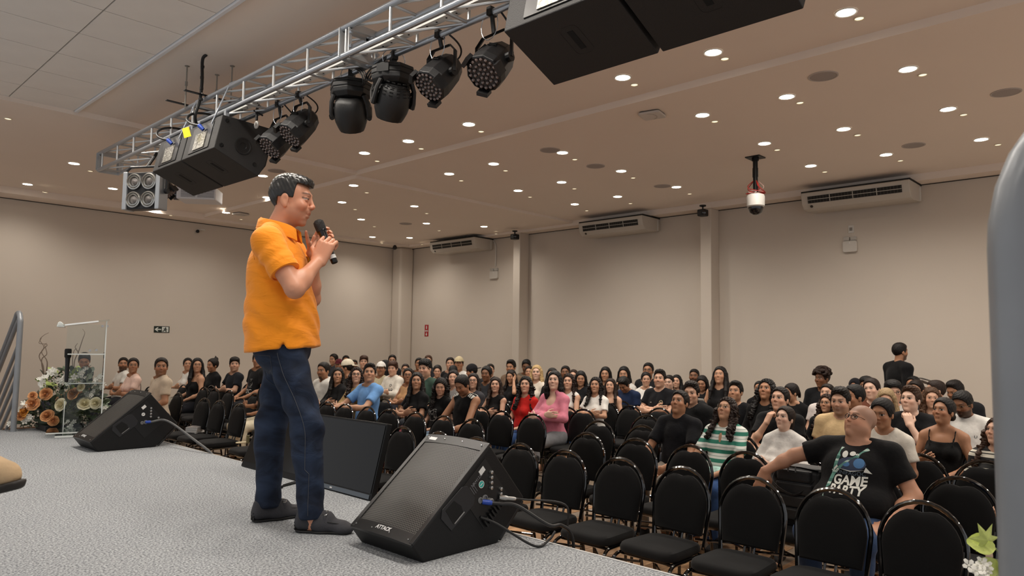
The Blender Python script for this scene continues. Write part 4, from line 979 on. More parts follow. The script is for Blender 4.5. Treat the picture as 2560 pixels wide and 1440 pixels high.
RS = [rose_mesh(m_ros), rose_mesh(m_ros2), rose_mesh(m_ros3)]; BL = blossom_mesh(m_blo); BUD = leaf_mesh('petal', 0.05, 0.018, m_blo)
def orient(o, d, spin):
    q = Vector(d).to_track_quat('X', 'Z'); o.rotation_mode = 'QUATERNION'; o.rotation_quaternion = q @ Euler((spin, 0, 0)).to_quaternion()
def orient_z(o, d, spin):
    q = Vector(d).to_track_quat('Z', 'Y'); o.rotation_mode = 'QUATERNION'; o.rotation_quaternion = q @ Euler((0, 0, spin)).to_quaternion()
fc = at_z(165, 1076, 0.0); fc = np.array([2.02, 8.28, 0.0]) if fc[1] > 8.5 else fc
fD = (fc-CAM_P)@CF+0.1
t = thing('flower_arrangement', 'large floor arrangement of peach and white roses with curly twigs behind the lectern', 'flowers', (*fc[:2], 0.0))
rr = random.Random(11)
def FP(x, y, off=0.0): return at_d(x, y, fD+off)-np.array([*fc[:2], 0.0])
pot = np.array([*FP(150, 1060)[:2], 0.0])
MB().box((pot[0]-0.17, pot[1]-0.17, 0.0), (pot[0]+0.17, pot[1]+0.17, 0.06)).build('tray', m_blkp, t, bevel=0.005)
MB().sphere((pot[0], pot[1], 0.10), (0.2, 0.2, 0.10), 12, 7).build('foam', m_lf2, t, smooth=True)
def inside(x, y):   # outline of the arrangement in the photograph
    top = np.interp(x, [45, 70, 95, 115, 150, 215, 245, 268], [1050, 1010, 975, 935, 925, 925, 955, 1005]); bot = np.interp(x, [45, 80, 150, 230, 268], [1072, 1062, 1070, 1072, 1040])
    return top < y < bot
nlf = 0
stems = MB()
while nlf < 280:
    x = rr.uniform(48, 268); y = rr.uniform(925, 1072)
    if not inside(x, y): continue
    off = rr.uniform(-0.16, 0.2); p = FP(x, y, off); c = pot+np.array([0, 0, 0.10])
    d = p-c; d = d/np.linalg.norm(d)+np.array([rr.uniform(-.7, .7), rr.uniform(-.7, .7), rr.uniform(-.5, .6)])
    k = 3 if (y < 985 and 105 < x < 200 and rr.random() < 0.55) else rr.choice([0, 0, 1, 1, 1, 2])
    o = share('leaf', LF[k], t, loc=p); orient(o, d, rr.uniform(-1.2, 1.2)); s = rr.uniform(0.55, 1.15); o.scale = (s, s, s); nlf += 1
    if nlf % 5 == 0: stems.tube([c, c*0.4+p*0.6+np.array([0, 0, 0.03]), p], 0.003, 4)
stems.build('stems', m_stem, t)
fill = {0: MB(), 1: MB()}
for k in range(1500):     # small dense filler leaves, too many to pick apart
    x = rr.uniform(46, 270); y = rr.uniform(930, 1074)
    if not inside(x, y-6): continue
    p = FP(x, y, rr.uniform(-0.10, 0.22)); d = np.array((rr.uniform(-1, 1), rr.uniform(-1, 1), rr.uniform(-.6, 1))); d /= np.linalg.norm(d); w_ = np.cross(d, (rr.uniform(-1, 1), rr.uniform(-1, 1), rr.uniform(-1, 1))); w_ /= np.linalg.norm(w_)+1e-6; L_ = rr.uniform(0.02, 0.04)
    fill[k % 2].add([p, p+d*L_*0.5+w_*L_*0.32, p+d*L_, p+d*L_*0.5-w_*L_*0.32], [(0, 1, 2, 3)])
for k, m_ in ((0, m_lf1), (1, m_lf2)): o = fill[k].build('filler_foliage', m_, t); o['kind'] = 'stuff'
tocam = np.array([-0.72, -0.68, 0.25])
for x, y, k, s in ((116,985,0,1.15),(185,985,0,1.2),(83,1010,0,1.25),(119,1040,0,1.2),(63,1028,2,1.1),(52,1040,0,0.9),(133,1052,0,0.95),(153,1012,1,1.2),(212,1010,1,1.25),(240,1008,1,1.1),(82,990,0,0.8),(203,968,1,0.8)):
    o = share('rose', RS[k], t, loc=FP(x, y, -0.20)); orient_z(o, tocam+np.array([rr.uniform(-.4, .4), rr.uniform(-.4, .4), rr.uniform(-.1, .4)]), rr.uniform(0, 6)); o.scale = (s, s, s)
nb = 0
for cx, cy, n, w in ((108, 955, 14, 14), (130, 935, 14, 14), (150, 950, 8, 14), (66, 1048, 12, 10), (30, 1060, 8, 8), (60, 1015, 8, 10), (180, 950, 10, 14), (205, 940, 10, 12), (250, 945, 6, 10), (255, 965, 5, 8), (262, 1020, 6, 8), (225, 990, 8, 12), (170, 1055, 6, 16), (215, 920, 5, 6)):
    for k in range(n):
        o = share('blossom', BL, t, loc=FP(cx+rr.gauss(0, w*0.6), cy+rr.gauss(0, w*0.5), rr.uniform(-0.25, -0.1))); orient_z(o, tocam+np.array([rr.uniform(-.8, .8), rr.uniform(-.8, .8), rr.uniform(-.4, .8)]), rr.uniform(0, 6)); s = rr.uniform(0.7, 1.35); o.scale = (s, s, s)
for pts in ([(110,950),(108,915),(98,890),(110,868),(100,850),(110,838),(122,832)], [(112,950),(118,905),(104,880),(118,862),(98,858),(104,845)], [(110,940),(104,900),(117,885),(112,862),(118,858)],
            [(184,950),(186,905),(196,880),(206,850),(212,832),(206,822)], [(184,945),(181,910),(184,880),(192,870)], [(196,880),(188,868),(194,858)]):
    MB().tube(spline([FP(x, y, 0.02*i) for i, (x, y) in enumerate(pts)], 5), [0.006-0.004*i/(5*(len(pts)-1)) for i in range(5*(len(pts)-1)+1)], 5).build('curly_twig', m_twig, t)
# leaves and blossom of a second arrangement in the lower right corner
c2 = at_d(2520, 1470, 1.85); c2[2] = 0.0
t = thing('leafy_spray', 'pale green ivy leaves and white blossom rising in the corner by the rail', 'flowers', c2)
FQ = lambda x, y, o_=0.0: at_d(x, y, 1.85+o_)-c2
m_ivy = mat('ivy_pale_lime', 'c3cf72', rough=0.5, var=0.18, vscale=40, bump=0.3, bscale=60); m_ivy2 = mat('ivy_variegated', '97a06a', rough=0.5, var=0.45, vscale=35)
iv = leaf_mesh('ivy_leaf', 0.05, 0, m_ivy, 5); iv2 = leaf_mesh('ivy_leaf', 0.07, 0.030, m_ivy2); iv3 = leaf_mesh('ivy_leaf', 0.07, 0.030, m_ivy)
for x, y, me, d, s in ((2466,1350,iv,(-0.35,0.25,0.75),1.0),(2488,1368,iv3,(-0.9,0.8,0.35),0.95),(2505,1392,iv2,(0.2,-0.3,-0.8),0.8),(2462,1432,iv2,(0.5,-0.55,0.1),1.1),(2500,1440,iv3,(-0.5,0.3,0.5),0.9)):
    o = share('ivy_leaf', me, t, loc=FQ(x, y)); q = Vector(d).to_track_quat('X', 'Z'); o.rotation_mode = 'QUATERNION'
    f = Vector((-0.75, -0.35, 0.55)); xax = Vector(d).normalized(); zax = (f-xax*f.dot(xax)).normalized(); yax = zax.cross(xax)
    o.rotation_quaternion = Matrix(((xax[0], yax[0], zax[0]), (xax[1], yax[1], zax[1]), (xax[2], yax[2], zax[2]))).to_quaternion(); o.scale = (s, s, s)
MB().tube(spline([FQ(2470, 1352, 0.01), FQ(2492, 1375, 0.01), FQ(2515, 1400, 0.01), FQ(2530, 1450, 0.0), (0, 0, 0.0)], 6), 0.0025, 5).tube(spline([FQ(2490, 1372, 0.0), FQ(2505, 1395, 0.0), FQ(2520, 1440, 0.0), (0.01, 0, 0.0)], 6), 0.002, 5).tube(spline([FQ(2450, 1440, 0), FQ(2490, 1460, 0), (0, 0.01, 0)], 6), 0.0025, 5).build('stems', m_stem, t)
for k in range(14):
    o = share('blossom', BL, t, loc=FQ(2450+rr.gauss(0, 9), 1428+rr.gauss(0, 9), rr.uniform(-0.03, 0.0))); orient_z(o, (-0.75+rr.uniform(-.7, .7), -0.35+rr.uniform(-.7, .7), 0.5+rr.uniform(-.6, .6)), rr.uniform(0, 6)); s = rr.uniform(0.5, 0.75); o.scale = (s, s, s)
MB().lathe([(0.10, 0), (0.12, 0.10), (0.11, 0.12)], n=16).build('pot', m_blkp, t, smooth=True)
# ------------------------------------------------------------------ tubular hand rails
m_tube = mat('rail_grey_paint', '8c8f93', rough=0.38, metal=0.35, spec=0.5, var=0.08, vscale=6)
b0 = at_z(33, 1079, 0.0); b0 = np.array([b0[0], min(b0[1], STAGE_Y1-0.08), 0.0])
t = thing('stair_handrail', 'grey tubular stair handrail with sloping bars at the far stage end', 'handrail', b0)
H = float(at_d(45, 790, (b0-CAM_P)@CF)[2])
sl = 0.62   # fall of the stairs
def arch(r): return [(0, 0, 0), (0, 0, H*0.5), (0, 0, H-0.10), (0, 0.02, H-0.02), (0, 0.07, H+0.03), (0, 0.14, H+0.02), (0, 0.22, H-0.05), (0, 0.6, H-0.05-0.38*sl*1.25), (0, 1.7, H-0.05-1.48*sl*1.25)]
MB().tube(spline(arch(0), 5), 0.026, 12).build('rail_post', m_tube, t, smooth=True)
for k in range(6):
    z = H-0.08-0.165*k-(0.02 if k else 0)
    if k == 0: pts = spline([(0, 0.0, z+0.03), (0, 0.08, z+0.02), (0, 0.2, z-0.05), (0, 1.7, z-0.05-1.5*sl*1.25)], 5)
    else: pts = [(0, 0, z), (0, 1.7, z-1.7*sl*1.25)]
    MB().tube(pts, 0.017 if k else 0.02, 10).build('sloping_bar', m_tube, t, smooth=True)
st = thing('stage_steps', 'carpeted steps at the far end of the stage below the tubular rail', 'steps', (0, STAGE_Y1, 0))
for k in range(3): MB().box((0.6, 0.002+0.30*k, FLOOR), (b0[0]+0.08, 0.30*(k+1), -0.195*(k+1))).build('step', m_carpet, st)
c = at_d(2537, 800, 0.86)
t = thing('near_handrail', 'thick grey tubular handrail post, out of focus, close to the camera', 'handrail', (c[0], c[1], 0.0))
zt2 = float(at_d(2537, 620, 0.86)[2])
lx = np.array([CR[0], CR[1], 0]); lx /= np.linalg.norm(lx)
pts = [np.array([0, 0, 0.0]), np.array([0, 0, 0.5]), np.array([0, 0, zt2-0.08]), np.array([0, 0, zt2])]+[lx*0.16*(1-math.cos(a_))+np.array([0, 0, zt2+0.19*math.sin(a_)]) for a_ in np.linspace(0.15, PI*0.62, 9)]
last = pts[-1]; pts += [last+lx*0.25+np.array([0, 0, -0.2]), last+lx*0.9+np.array([0, 0, -0.8])]
MB().tube(pts, 0.0255, 20).build('rail_post', m_tube, t, smooth=True)
MB().tube([lx*0.0+np.array([0, 0, zt2-0.06]), lx*0.1+np.array([0, 0, zt2-0.09]), lx*0.9+np.array([0, 0, zt2-0.75])], 0.018, 12).build('sloping_bar', m_tube, t, smooth=True)
for k in range(3): MB().tube([np.array([0, 0, zt2-0.32-0.2*k]), lx*0.9+np.array([0, 0, zt2-0.32-0.2*k-0.7])], 0.016, 10).build('sloping_bar', m_tube, t, smooth=True)
# ------------------------------------------------------------------ banquet chairs
m_seat = mat('chair_black_fabric', '09090a', rough=0.85, spec=0.2, bump=0.12, bscale=500, sheen=0.06)
m_ctube = mat('chair_black_tube', '050506', rough=0.10, spec=0.6, coat=0.7)
def sq(w, d, r, n=4): return rounded(w, d, r, n)
def seat_me():
    mb = MB(); rings = [(0.0, 0.92, 0.95), (0.012, 0.99, 1.0), (0.032, 1.0, 1.0), (0.050, 0.955, 0.96), (0.060, 0.84, 0.85)]
    n = 4*5; vs = []; fs = []
    for z, s1, s2 in rings:
        for x, y in sq(0.21, 0.205, 0.09): 
            taper = 1.0-0.10*(0.21-x)/0.42
            vs.append((x*s1, y*s2*taper, 0.425+z+0.012*(1-abs(x)/0.21)*(1 if z > 0.03 else 0)))
    vs.append((0, 0, 0.500))
    for i in range(len(rings)-1):
        for k in range(n+0): 
            a = len(sq(0.21, 0.205, 0.09)); 
    a = len(sq(0.21, 0.205, 0.09))
    for i in range(len(rings)-1):
        for k in range(a): fs.append((i*a+k, i*a+(k+1) % a, (i+1)*a+(k+1) % a, (i+1)*a+k))
    for k in range(a): fs.append(((len(rings)-1)*a+k, (len(rings)-1)*a+(k+1) % a, len(vs)-1))
    fs.append(tuple(range(a-1, -1, -1)))
    me = MB().add(vs, fs).mesh('seat', True); me.materials.append(m_seat); return me
BT, BH, BW = 0.885, 0.52, 0.188   # crown of cushion, its lower edge, half width
def back_outline(w, top, bot, notch=0.0):
    pts = []
    straight = top-w*1.06
    for k in range(4): pts.append((-w*(0.90+0.10*k/3), bot+(straight-bot)*k/3))
    for k in range(1, 16):
        a = PI-PI*k/16; z = straight+w*1.06*math.sin(a)
        z -= notch*math.exp(-((math.cos(a)*w)/0.045)**2)
        pts.append((w*math.cos(a), z))
    for k in range(4): pts.append((w*(1.0-0.10*k/3), straight-(straight-bot)*k/3))
    return pts
def recl(z): return -0.185-0.16*(z-0.45)   # the back leans away from the sitter
def back_me():
    o = back_outline(BW, BT, BH, 0.024); n = len(o); vs = []; fs = []
    c = (0.0, 0.69)
    for s, dx in ((0.98, -0.012), (1.0, 0.0), (1.0, 0.016), (0.93, 0.030), (0.70, 0.038)):
        for y, z in o: 
            yy, z2 = c[0]+(y-c[0])*s, c[1]+(z-c[1])*s; vs.append((recl(z2)+dx, yy, z2))
    for i in range(4):
        for k in range(n): fs.append((i*n+k, (i+1)*n+k, (i+1)*n+(k+1) % n, i*n+(k+1) % n))
    vs.append((recl(0.69)+0.042, 0, 0.69)); 
    for k in range(n): fs.append((4*n+k, len(vs)-1, 4*n+(k+1) % n))
    fs.append(tuple(range(n)))
    me = MB().add(vs, fs).mesh('backrest', True); me.materials.append(m_seat); return me
def frame_me():
    o = back_outline(BW+0.016, BT+0.026, 0.44); pts = [(recl(z)-0.004, y, z) for y, z in o]
    me = MB().tube(pts, 0.0125, 8).mesh('back_frame', True); me.materials.append(m_ctube); return me
def tube_me(nm, pts, r=0.0115, n=7): me = MB().tube(pts, r, n).mesh(nm, True); me.materials.append(m_ctube); return me
CH = {'seat': seat_me(), 'backrest': back_me(), 'back_frame': frame_me()}
sh = MB().box((-0.01, -0.10, 0.0), (0.0, 0.10, 0.02)).mesh('back_shell')
legF = lambda s: tube_me('leg', spline([(-0.15, s*0.185, 0.415), (0.12, s*0.195, 0.415), (0.185, s*0.20, 0.408), (0.225, s*0.205, 0.37), (0.232, s*0.207, 0.28), (0.240, s*0.21, 0.0)], 3))
legB = lambda s: tube_me('leg', spline([(recl(0.46), s*0.185, 0.46), (-0.195, s*0.19, 0.38), (-0.225, s*0.197, 0.20), (-0.25, s*0.20, 0.0)], 3))
CH['legs'] = [legF(1), legF(-1), legB(1), legB(-1)]
CH['seat_frame'] = tube_me('seat_frame', [(-0.16, -0.18, 0.413), (0.16, -0.18, 0.413), (0.16, 0.18, 0.413), (-0.16, 0.18, 0.413), (-0.16, -0.18, 0.413)], 0.010, 6)
CH['cross'] = tube_me('stretcher', [(0.215, 0.19, 0.33), (-0.215, -0.18, 0.26)], 0.009, 6)
CH['cross2'] = tube_me('stretcher', [(0.215, -0.19, 0.33), (-0.215, 0.18, 0.26)], 0.009, 6)
CH['strut'] = tube_me('back_strut', [(recl(0.55)-0.01, 0.03, 0.56), (-0.16, 0.03, 0.42)], 0.008, 6)
CH['strut2'] = tube_me('back_strut', [(recl(0.55)-0.01, -0.03, 0.56), (-0.16, -0.03, 0.42)], 0.008, 6)
def chair(x, y, rz, lab, grp):
    """x, y is the point under the middle of the seat; the sitter faces local +x"""
    t = thing('banquet_chair', lab, 'chair', (x, y, FLOOR), rz, grp)
    share('seat', CH['seat'], t); share('backrest', CH['backrest'], t); share('back_frame', CH['back_frame'], t)
    for m_ in CH['legs']: share('leg', m_, t)
    share('seat_frame', CH['seat_frame'], t); share('stretcher', CH['cross'], t); share('stretcher', CH['cross2'], t)
    share('back_strut', CH['strut'], t); share('back_strut', CH['strut2'], t)
    return t
BACK = 0.26   # the crown of the back stands this far behind the seat centre
ROWX = [4.25, 5.22, 6.13, 7.08, 8.00, 8.92, 9.84]
RW = ['front', 'second', 'third', 'fourth', 'fifth', 'sixth', 'seventh']
EMPTY = []   # filled in: (row, Y of the seat)
for yv in (1.09, 1.54, 2.00, 2.49, 2.97, 3.46, 3.93, 4.42, 4.91, 5.41, 5.89, 6.37, 6.85, 7.33, 7.81, 8.66, 9.22, 9.66): EMPTY.append((0, yv))
for yv in (1.12, 2.06, 2.50, 2.99, 3.48, 4.01, 5.51, 5.96, 6.43, 6.91, 7.35, 7.82, 8.22, 9.2, 9.7, 10.2, 11.02, 11.51, 11.92, 12.42, 12.75): EMPTY.append((1, yv))
for yv in (1.15, 1.58, 4.03, 4.55, 5.47, 5.97, 11.2, 11.65, 12.09): EMPTY.append((2, yv))
for yv in (1.3, 4.6, 5.49, 6.9): EMPTY.append((3, yv))
for yv in (2.5, 5.0, 5.45): EMPTY.append((4, yv))
cnt = {}
for r_, yv in EMPTY:
    cnt[r_] = cnt.get(r_, 0)+1
    sec = 'left block' if yv > 8.5 else 'main block'
    k = sum(1 for a, b in EMPTY if a == r_ and (b > 8.5) == (yv > 8.5) and b <= yv)
    chair(ROWX[r_]-BACK, yv, PI+R(rnd.uniform(-2.5, 2.5)), 'empty black round-backed chair, %s row of the %s, %s from the camera end' % (RW[r_], sec, ORD[k-1]), 'empty banquet chairs')
# ------------------------------------------------------------------ smooth bodies from distance fields
def axis(lo, hi, h, fine=()):
    """grid coordinates with step h, and a finer step inside the given intervals"""
    x = lo; out = [lo]
    while x < hi:
        st = h
        for a, b, hf in fine:
            if a <= x < b: st = min(st, hf)
            elif x < a < x+st: st = max(a-x, hf)
        x += st; out.append(x)
    return np.array(out, np.float32)
def ell_rot(p): return p[5] if len(p) > 5 else None
def dist(p, X, Y, Z):
    """signed distance of primitive p; X, Y, Z broadcast"""
    if p[0] == 'c':     # cone-capsule a, b, r1, r2
        a, b, r1, r2 = p[1], p[2], p[3], p[4]
        d = np.subtract(b, a); L = float(d@d)+1e-12
        t = np.clip(((X-a[0])*d[0]+(Y-a[1])*d[1]+(Z-a[2])*d[2])/L, 0, 1)
        r = np.sqrt((X-a[0]-t*d[0])**2+(Y-a[1]-t*d[1])**2+(Z-a[2]-t*d[2])**2)-(r1+(r2-r1)*t)
        if len(p) > 6 and p[6]:   # cut flat at b
            l = math.sqrt(L); r = np.maximum(r, ((X-b[0])*d[0]+(Y-b[1])*d[1]+(Z-b[2])*d[2])/l)
        return r
    c, r = p[1], p[2]
    x, y, z = X-c[0], Y-c[1], Z-c[2]
    if p[4] is not None:
        Rm = p[4]; x, y, z = (Rm[0][0]*x+Rm[1][0]*y+Rm[2][0]*z, Rm[0][1]*x+Rm[1][1]*y+Rm[2][1]*z, Rm[0][2]*x+Rm[1][2]*y+Rm[2][2]*z)
    k0 = np.sqrt((x/r[0])**2+(y/r[1])**2+(z/r[2])**2); k1 = np.sqrt((x/r[0]**2)**2+(y/r[1]**2)**2+(z/r[2]**2)**2)+1e-9
    return k0*(k0-1)/k1
def C(a, b, r1, r2=None, k=0.03, cut=False): return ('c', np.array(a, float), np.array(b, float), r1, r1 if r2 is None else r2, k, cut)
def E_(c, r, k=0.03, rot=None): return ('e', np.array(c, float), np.array(r if hasattr(r, '__len__') else (r, r, r), float), k, rot)
def kk(p): return p[5] if p[0] == 'c' else p[3]
def bounds(p):
    if p[0] == 'c': return np.minimum(p[1]-p[3], p[2]-p[4]), np.maximum(p[1]+p[3], p[2]+p[4])
    m = max(p[2]) if p[4] is not None else p[2]
    return p[1]-m, p[1]+m
def inflate(p, d):
    if p[0] == 'c': return ('c', p[1], p[2], p[3]+d, p[4]+d, p[5], p[6])
    return ('e', p[1], p[2]+d, p[3], p[4])
class Field:
    def __init__(s, X, Y, Z): s.x, s.y, s.z = X, Y, Z; s.D = np.full((len(X), len(Y), len(Z)), 0.08, np.float32)
    def rng(s, lo, hi, m):
        return [(max(0, np.searchsorted(a, lo[i]-m)-1), min(len(a), np.searchsorted(a, hi[i]+m)+1)) for i, a in enumerate((s.x, s.y, s.z))]
    def sub(s, p, m=0.05):
        lo, hi = bounds(p); (a, b), (c, d), (e, f) = s.rng(lo, hi, m)
        if b <= a or d <= c or f <= e: return None
        return (slice(a, b), slice(c, d), slice(e, f)), dist(p, s.x[a:b, None, None], s.y[None, c:d, None], s.z[None, None, e:f]).astype(np.float32)
    def add(s, prims):
        for p in prims:
            q = s.sub(p)
            if q is None: continue
            sl, d = q; k = kk(p); o = s.D[sl]
            h = np.clip(0.5+0.5*(o-d)/k, 0, 1); s.D[sl] = o*(1-h)+d*h-k*h*(1-h)
        return s
    def cut(s, prims):
        for p in prims:
            q = s.sub(p)
            if q is None: continue
            sl, d = q; k = kk(p); o = s.D[sl]; d = -d
            h = np.clip(0.5-0.5*(o-d)/k, 0, 1); s.D[sl] = o*(1-h)+d*h+k*h*(1-h)
        return s
    def half(s, n, c):   # keep n.x <= c
        d = s.x[:, None, None]*n[0]+s.y[None, :, None]*n[1]+s.z[None, None, :]*n[2]-c
        s.D = np.maximum(s.D, d.astype(np.float32)); return s
    def extract(s):
        D = s.D.copy(); D[0] = D[-1] = 0.05; D[:, 0] = D[:, -1] = 0.05; D[:, :, 0] = D[:, :, -1] = 0.05
        S = D < 0
        c = sum(S[i:S.shape[0]-1+i, j:S.shape[1]-1+j, k:S.shape[2]-1+k].astype(np.int8) for i in (0, 1) for j in (0, 1) for k in (0, 1))
        I, J, K = np.nonzero((c > 0) & (c < 8)); n = len(I)
        idx = np.full(c.shape, -1, np.int32); idx[I, J, K] = np.arange(n)
        V = {(i, j, k): D[I+i, J+j, K+k] for i in (0, 1) for j in (0, 1) for k in (0, 1)}
        P = np.zeros((n, 3), np.float32); cnt_ = np.zeros(n, np.float32)
        ax = [(s.x[I], s.x[I+1]), (s.y[J], s.y[J+1]), (s.z[K], s.z[K+1])]
        for a in range(3):
            o1, o2 = [b for b in range(3) if b != a]
            for u in (0, 1):
                for w in (0, 1):
                    k0 = [0, 0, 0]; k0[o1] = u; k0[o2] = w; k1 = list(k0); k1[a] = 1
                    v0, v1 = V[tuple(k0)], V[tuple(k1)]; m = (v0 < 0) != (v1 < 0)
                    t = np.where(m, v0/np.where(m, v0-v1, 1), 0)
                    for b in range(3):
                        val = ax[b][0]+(ax[b][1]-ax[b][0])*(t if b == a else k0[b]); P[:, b] += np.where(m, val, 0)
                    cnt_ += m
        P /= cnt_[:, None]
        F = []
        for a in range(3):
            A = S; B = np.roll(S, -1, a); m = A != B
            sl = [slice(1, -1)]*3; sl[a] = slice(0, -1); off = [1, 1, 1]; off[a] = 0
            i, j, k = np.nonzero(m[tuple(sl)]); i += off[0]; j += off[1]; k += off[2]
            o1, o2 = [(1, 2), (2, 0), (0, 1)][a]
            def cell(d1, d2):
                q = [i.copy(), j.copy(), k.copy()]; q[o1] -= d1; q[o2] -= d2; return idx[q[0], q[1], q[2]]
            q = np.stack([cell(1, 1), cell(0, 1), cell(0, 0), cell(1, 0)], 1)
            flip = ~S[i, j, k]; q[flip] = q[flip][:, ::-1]; F.append(q)
        F = np.concatenate(F); F = F[(F >= 0).all(1)]
        return P, F
def np_mesh(name, P, F, col=None):
    me = bpy.data.meshes.new(name); n, m = len(P), len(F)
    me.vertices.add(n); me.vertices.foreach_set('co', np.ascontiguousarray(P, np.float32).ravel())
    me.loops.add(4*m); me.loops.foreach_set('vertex_index', np.ascontiguousarray(F, np.int32).ravel())
    me.polygons.add(m); me.polygons.foreach_set('loop_start', np.arange(0, 4*m, 4, dtype=np.int32)); me.polygons.foreach_set('loop_total', np.full(m, 4, np.int32))
    me.polygons.foreach_set('use_smooth', np.ones(m, bool)); me.update(calc_edges=True)
    if col is not None:
        a = me.color_attributes.new('skin', 'FLOAT_COLOR', 'POINT'); a.data.foreach_set('color', np.concatenate([col, np.ones((n, 1))], 1).astype(np.float32).ravel())
    return me
def relax(P, F, it=1, w=0.5):
    for _ in range(it):
        A = np.zeros_like(P); c = np.zeros(len(P), np.float32)
        for k in range(4):
            np.add.at(A, F[:, k], P[F[:, (k+1) % 4]]+P[F[:, k-1]]); np.add.at(c, F[:, k], 2)
        P = P*(1-w)+w*A/np.maximum(c, 1)[:, None]
    return P
# ---- body parts as primitives
HSZ = {False: 0.915, True: 0.885}     # head size relative to the head-space drawing
def sc_prim(p, o, k):
    if p[0] == 'c': return ('c', o+p[1]*k, o+p[2]*k, p[3]*k, p[4]*k, p[5], p[6])
    return ('e', o+p[1]*k, p[2]*k, p[3], p[4])
def head_shape(fem=False, fat=0.0):
    P = []; j = 0.90 if fem else 1.0
    P.append(E_((-0.014, 0, 0.034), (0.101, 0.081+0.006*fat, 0.094), 0.02))
    P.append(E_((0.024, 0, -0.036), (0.064, 0.062*j+fat*0.018, 0.074), 0.03))
    P.append(E_((0.0, 0, -0.055), (0.055, 0.060*j+fat*0.02, 0.055), 0.03))
    P.append(E_((0.064, 0, -0.096), (0.020, 0.022, 0.018), 0.022))
    P.append(C((0.079, -0.028, 0.035), (0.079, 0.028, 0.035), 0.011, 0.011, 0.02))
    for s in (-1, 1):
        P.append(E_((0.056, s*0.043, -0.020), (0.024, 0.020, 0.020), 0.02))
        P.append(E_((-0.010, s*0.080, -0.004), (0.019, 0.009, 0.031), 0.008))
    P.append(C((0.084, 0, 0.022), (0.100, 0, -0.018), 0.007 if fem else 0.008, 0.0085 if fem else 0.0098, 0.010))
    for s in (-1, 1): P.append(E_((0.092, s*0.010, -0.022), (0.011, 0.0075 if fem else 0.0085, 0.007), 0.006))
    P.append(C((0.083, -0.013, -0.0525), (0.083, 0.013, -0.0525), 0.0065, 0.0065, 0.006))
    P.append(C((0.081, -0.011, -0.063), (0.081, 0.011, -0.063), 0.0072, 0.0072, 0.006))
    return P
def head_prims(hc=(0, 0, 1.20), fem=False, fat=0.0):
    o = np.array(hc, float); return [('head', sc_prim(p, o, HSZ[fem])) for p in head_shape(fem, fat)]
def head_cuts(hc, k=1.0):
    o = np.array(hc, float); return [sc_prim(E_((0.100, s*0.033, 0.012), (0.0175, 0.020, 0.012), 0.010), o, k) for s in (-1, 1)]
def head_eyes(hc, k=1.0):
    o = np.array(hc, float); return [('head', sc_prim(E_((0.0725, s*0.032, 0.012), (0.0135, 0.0135, 0.0125), 0.004), o, k)) for s in (-1, 1)]
def hand_prims(Wp, d, n, grp, curl=0.5, s=1.0, thumb=1, spread=0.006, fr=0.0088, curls=None, tc=0.4):
    """Wp wrist, d pointing direction, n palm normal, thumb = sign of the thumb side along d x n"""
    Wp = np.array(Wp, float); d = np.array(d, float); d /= np.linalg.norm(d); n = np.array(n, float); n -= d*(n@d); n /= np.linalg.norm(n); l = np.cross(d, n)*thumb
    P = [(grp, C(Wp+l*o*0.8, Wp+d*0.082*s+l*o*1.1+n*0.004*abs(o)/0.03, 0.0155*s, 0.0125*s, 0.012)) for o in (0.028*s, 0.009*s, -0.010*s, -0.027*s)]
    for i, (o, L) in enumerate(((0.031, 0.98), (0.0105, 1.08), (-0.010, 1.0), (-0.030, 0.80))):
        c = curls[i] if curls else curl
        p = Wp+d*0.088*s+l*o*s; a = c*0.55; dd = d+l*(o/0.03)*spread*6
        for sl, r0, r1, ad in ((0.042, 1.0, 0.95, c*0.9), (0.026, 0.95, 0.88, c*0.7), (0.021, 0.88, 0.75, 0)):
            v = dd*math.cos(a)+n*math.sin(a); q = p+v/np.linalg.norm(v)*sl*L*s; P.append((grp, C(p, q, fr*s*r0, fr*s*r1, 0.004))); p = q; a += ad
    p = Wp+d*0.022*s+l*0.026*s; v = d*0.62+l*0.72+n*0.3; v /= np.linalg.norm(v); q = p+v*0.042*s; P.append((grp, C(p, q, 0.0125*s, 0.010*s, 0.010)))
    v = d*(0.9-0.3*tc)+l*(0.45-0.6*tc)+n*(0.25+0.5*tc); v /= np.linalg.norm(v); P.append((grp, C(q, q+v*0.032*s, 0.010*s, 0.0085*s, 0.004))); P.append((grp, C(q+v*0.032*s, q+v*0.056*s+n*0.004, 0.0085*s, 0.007*s, 0.003)))
    return P
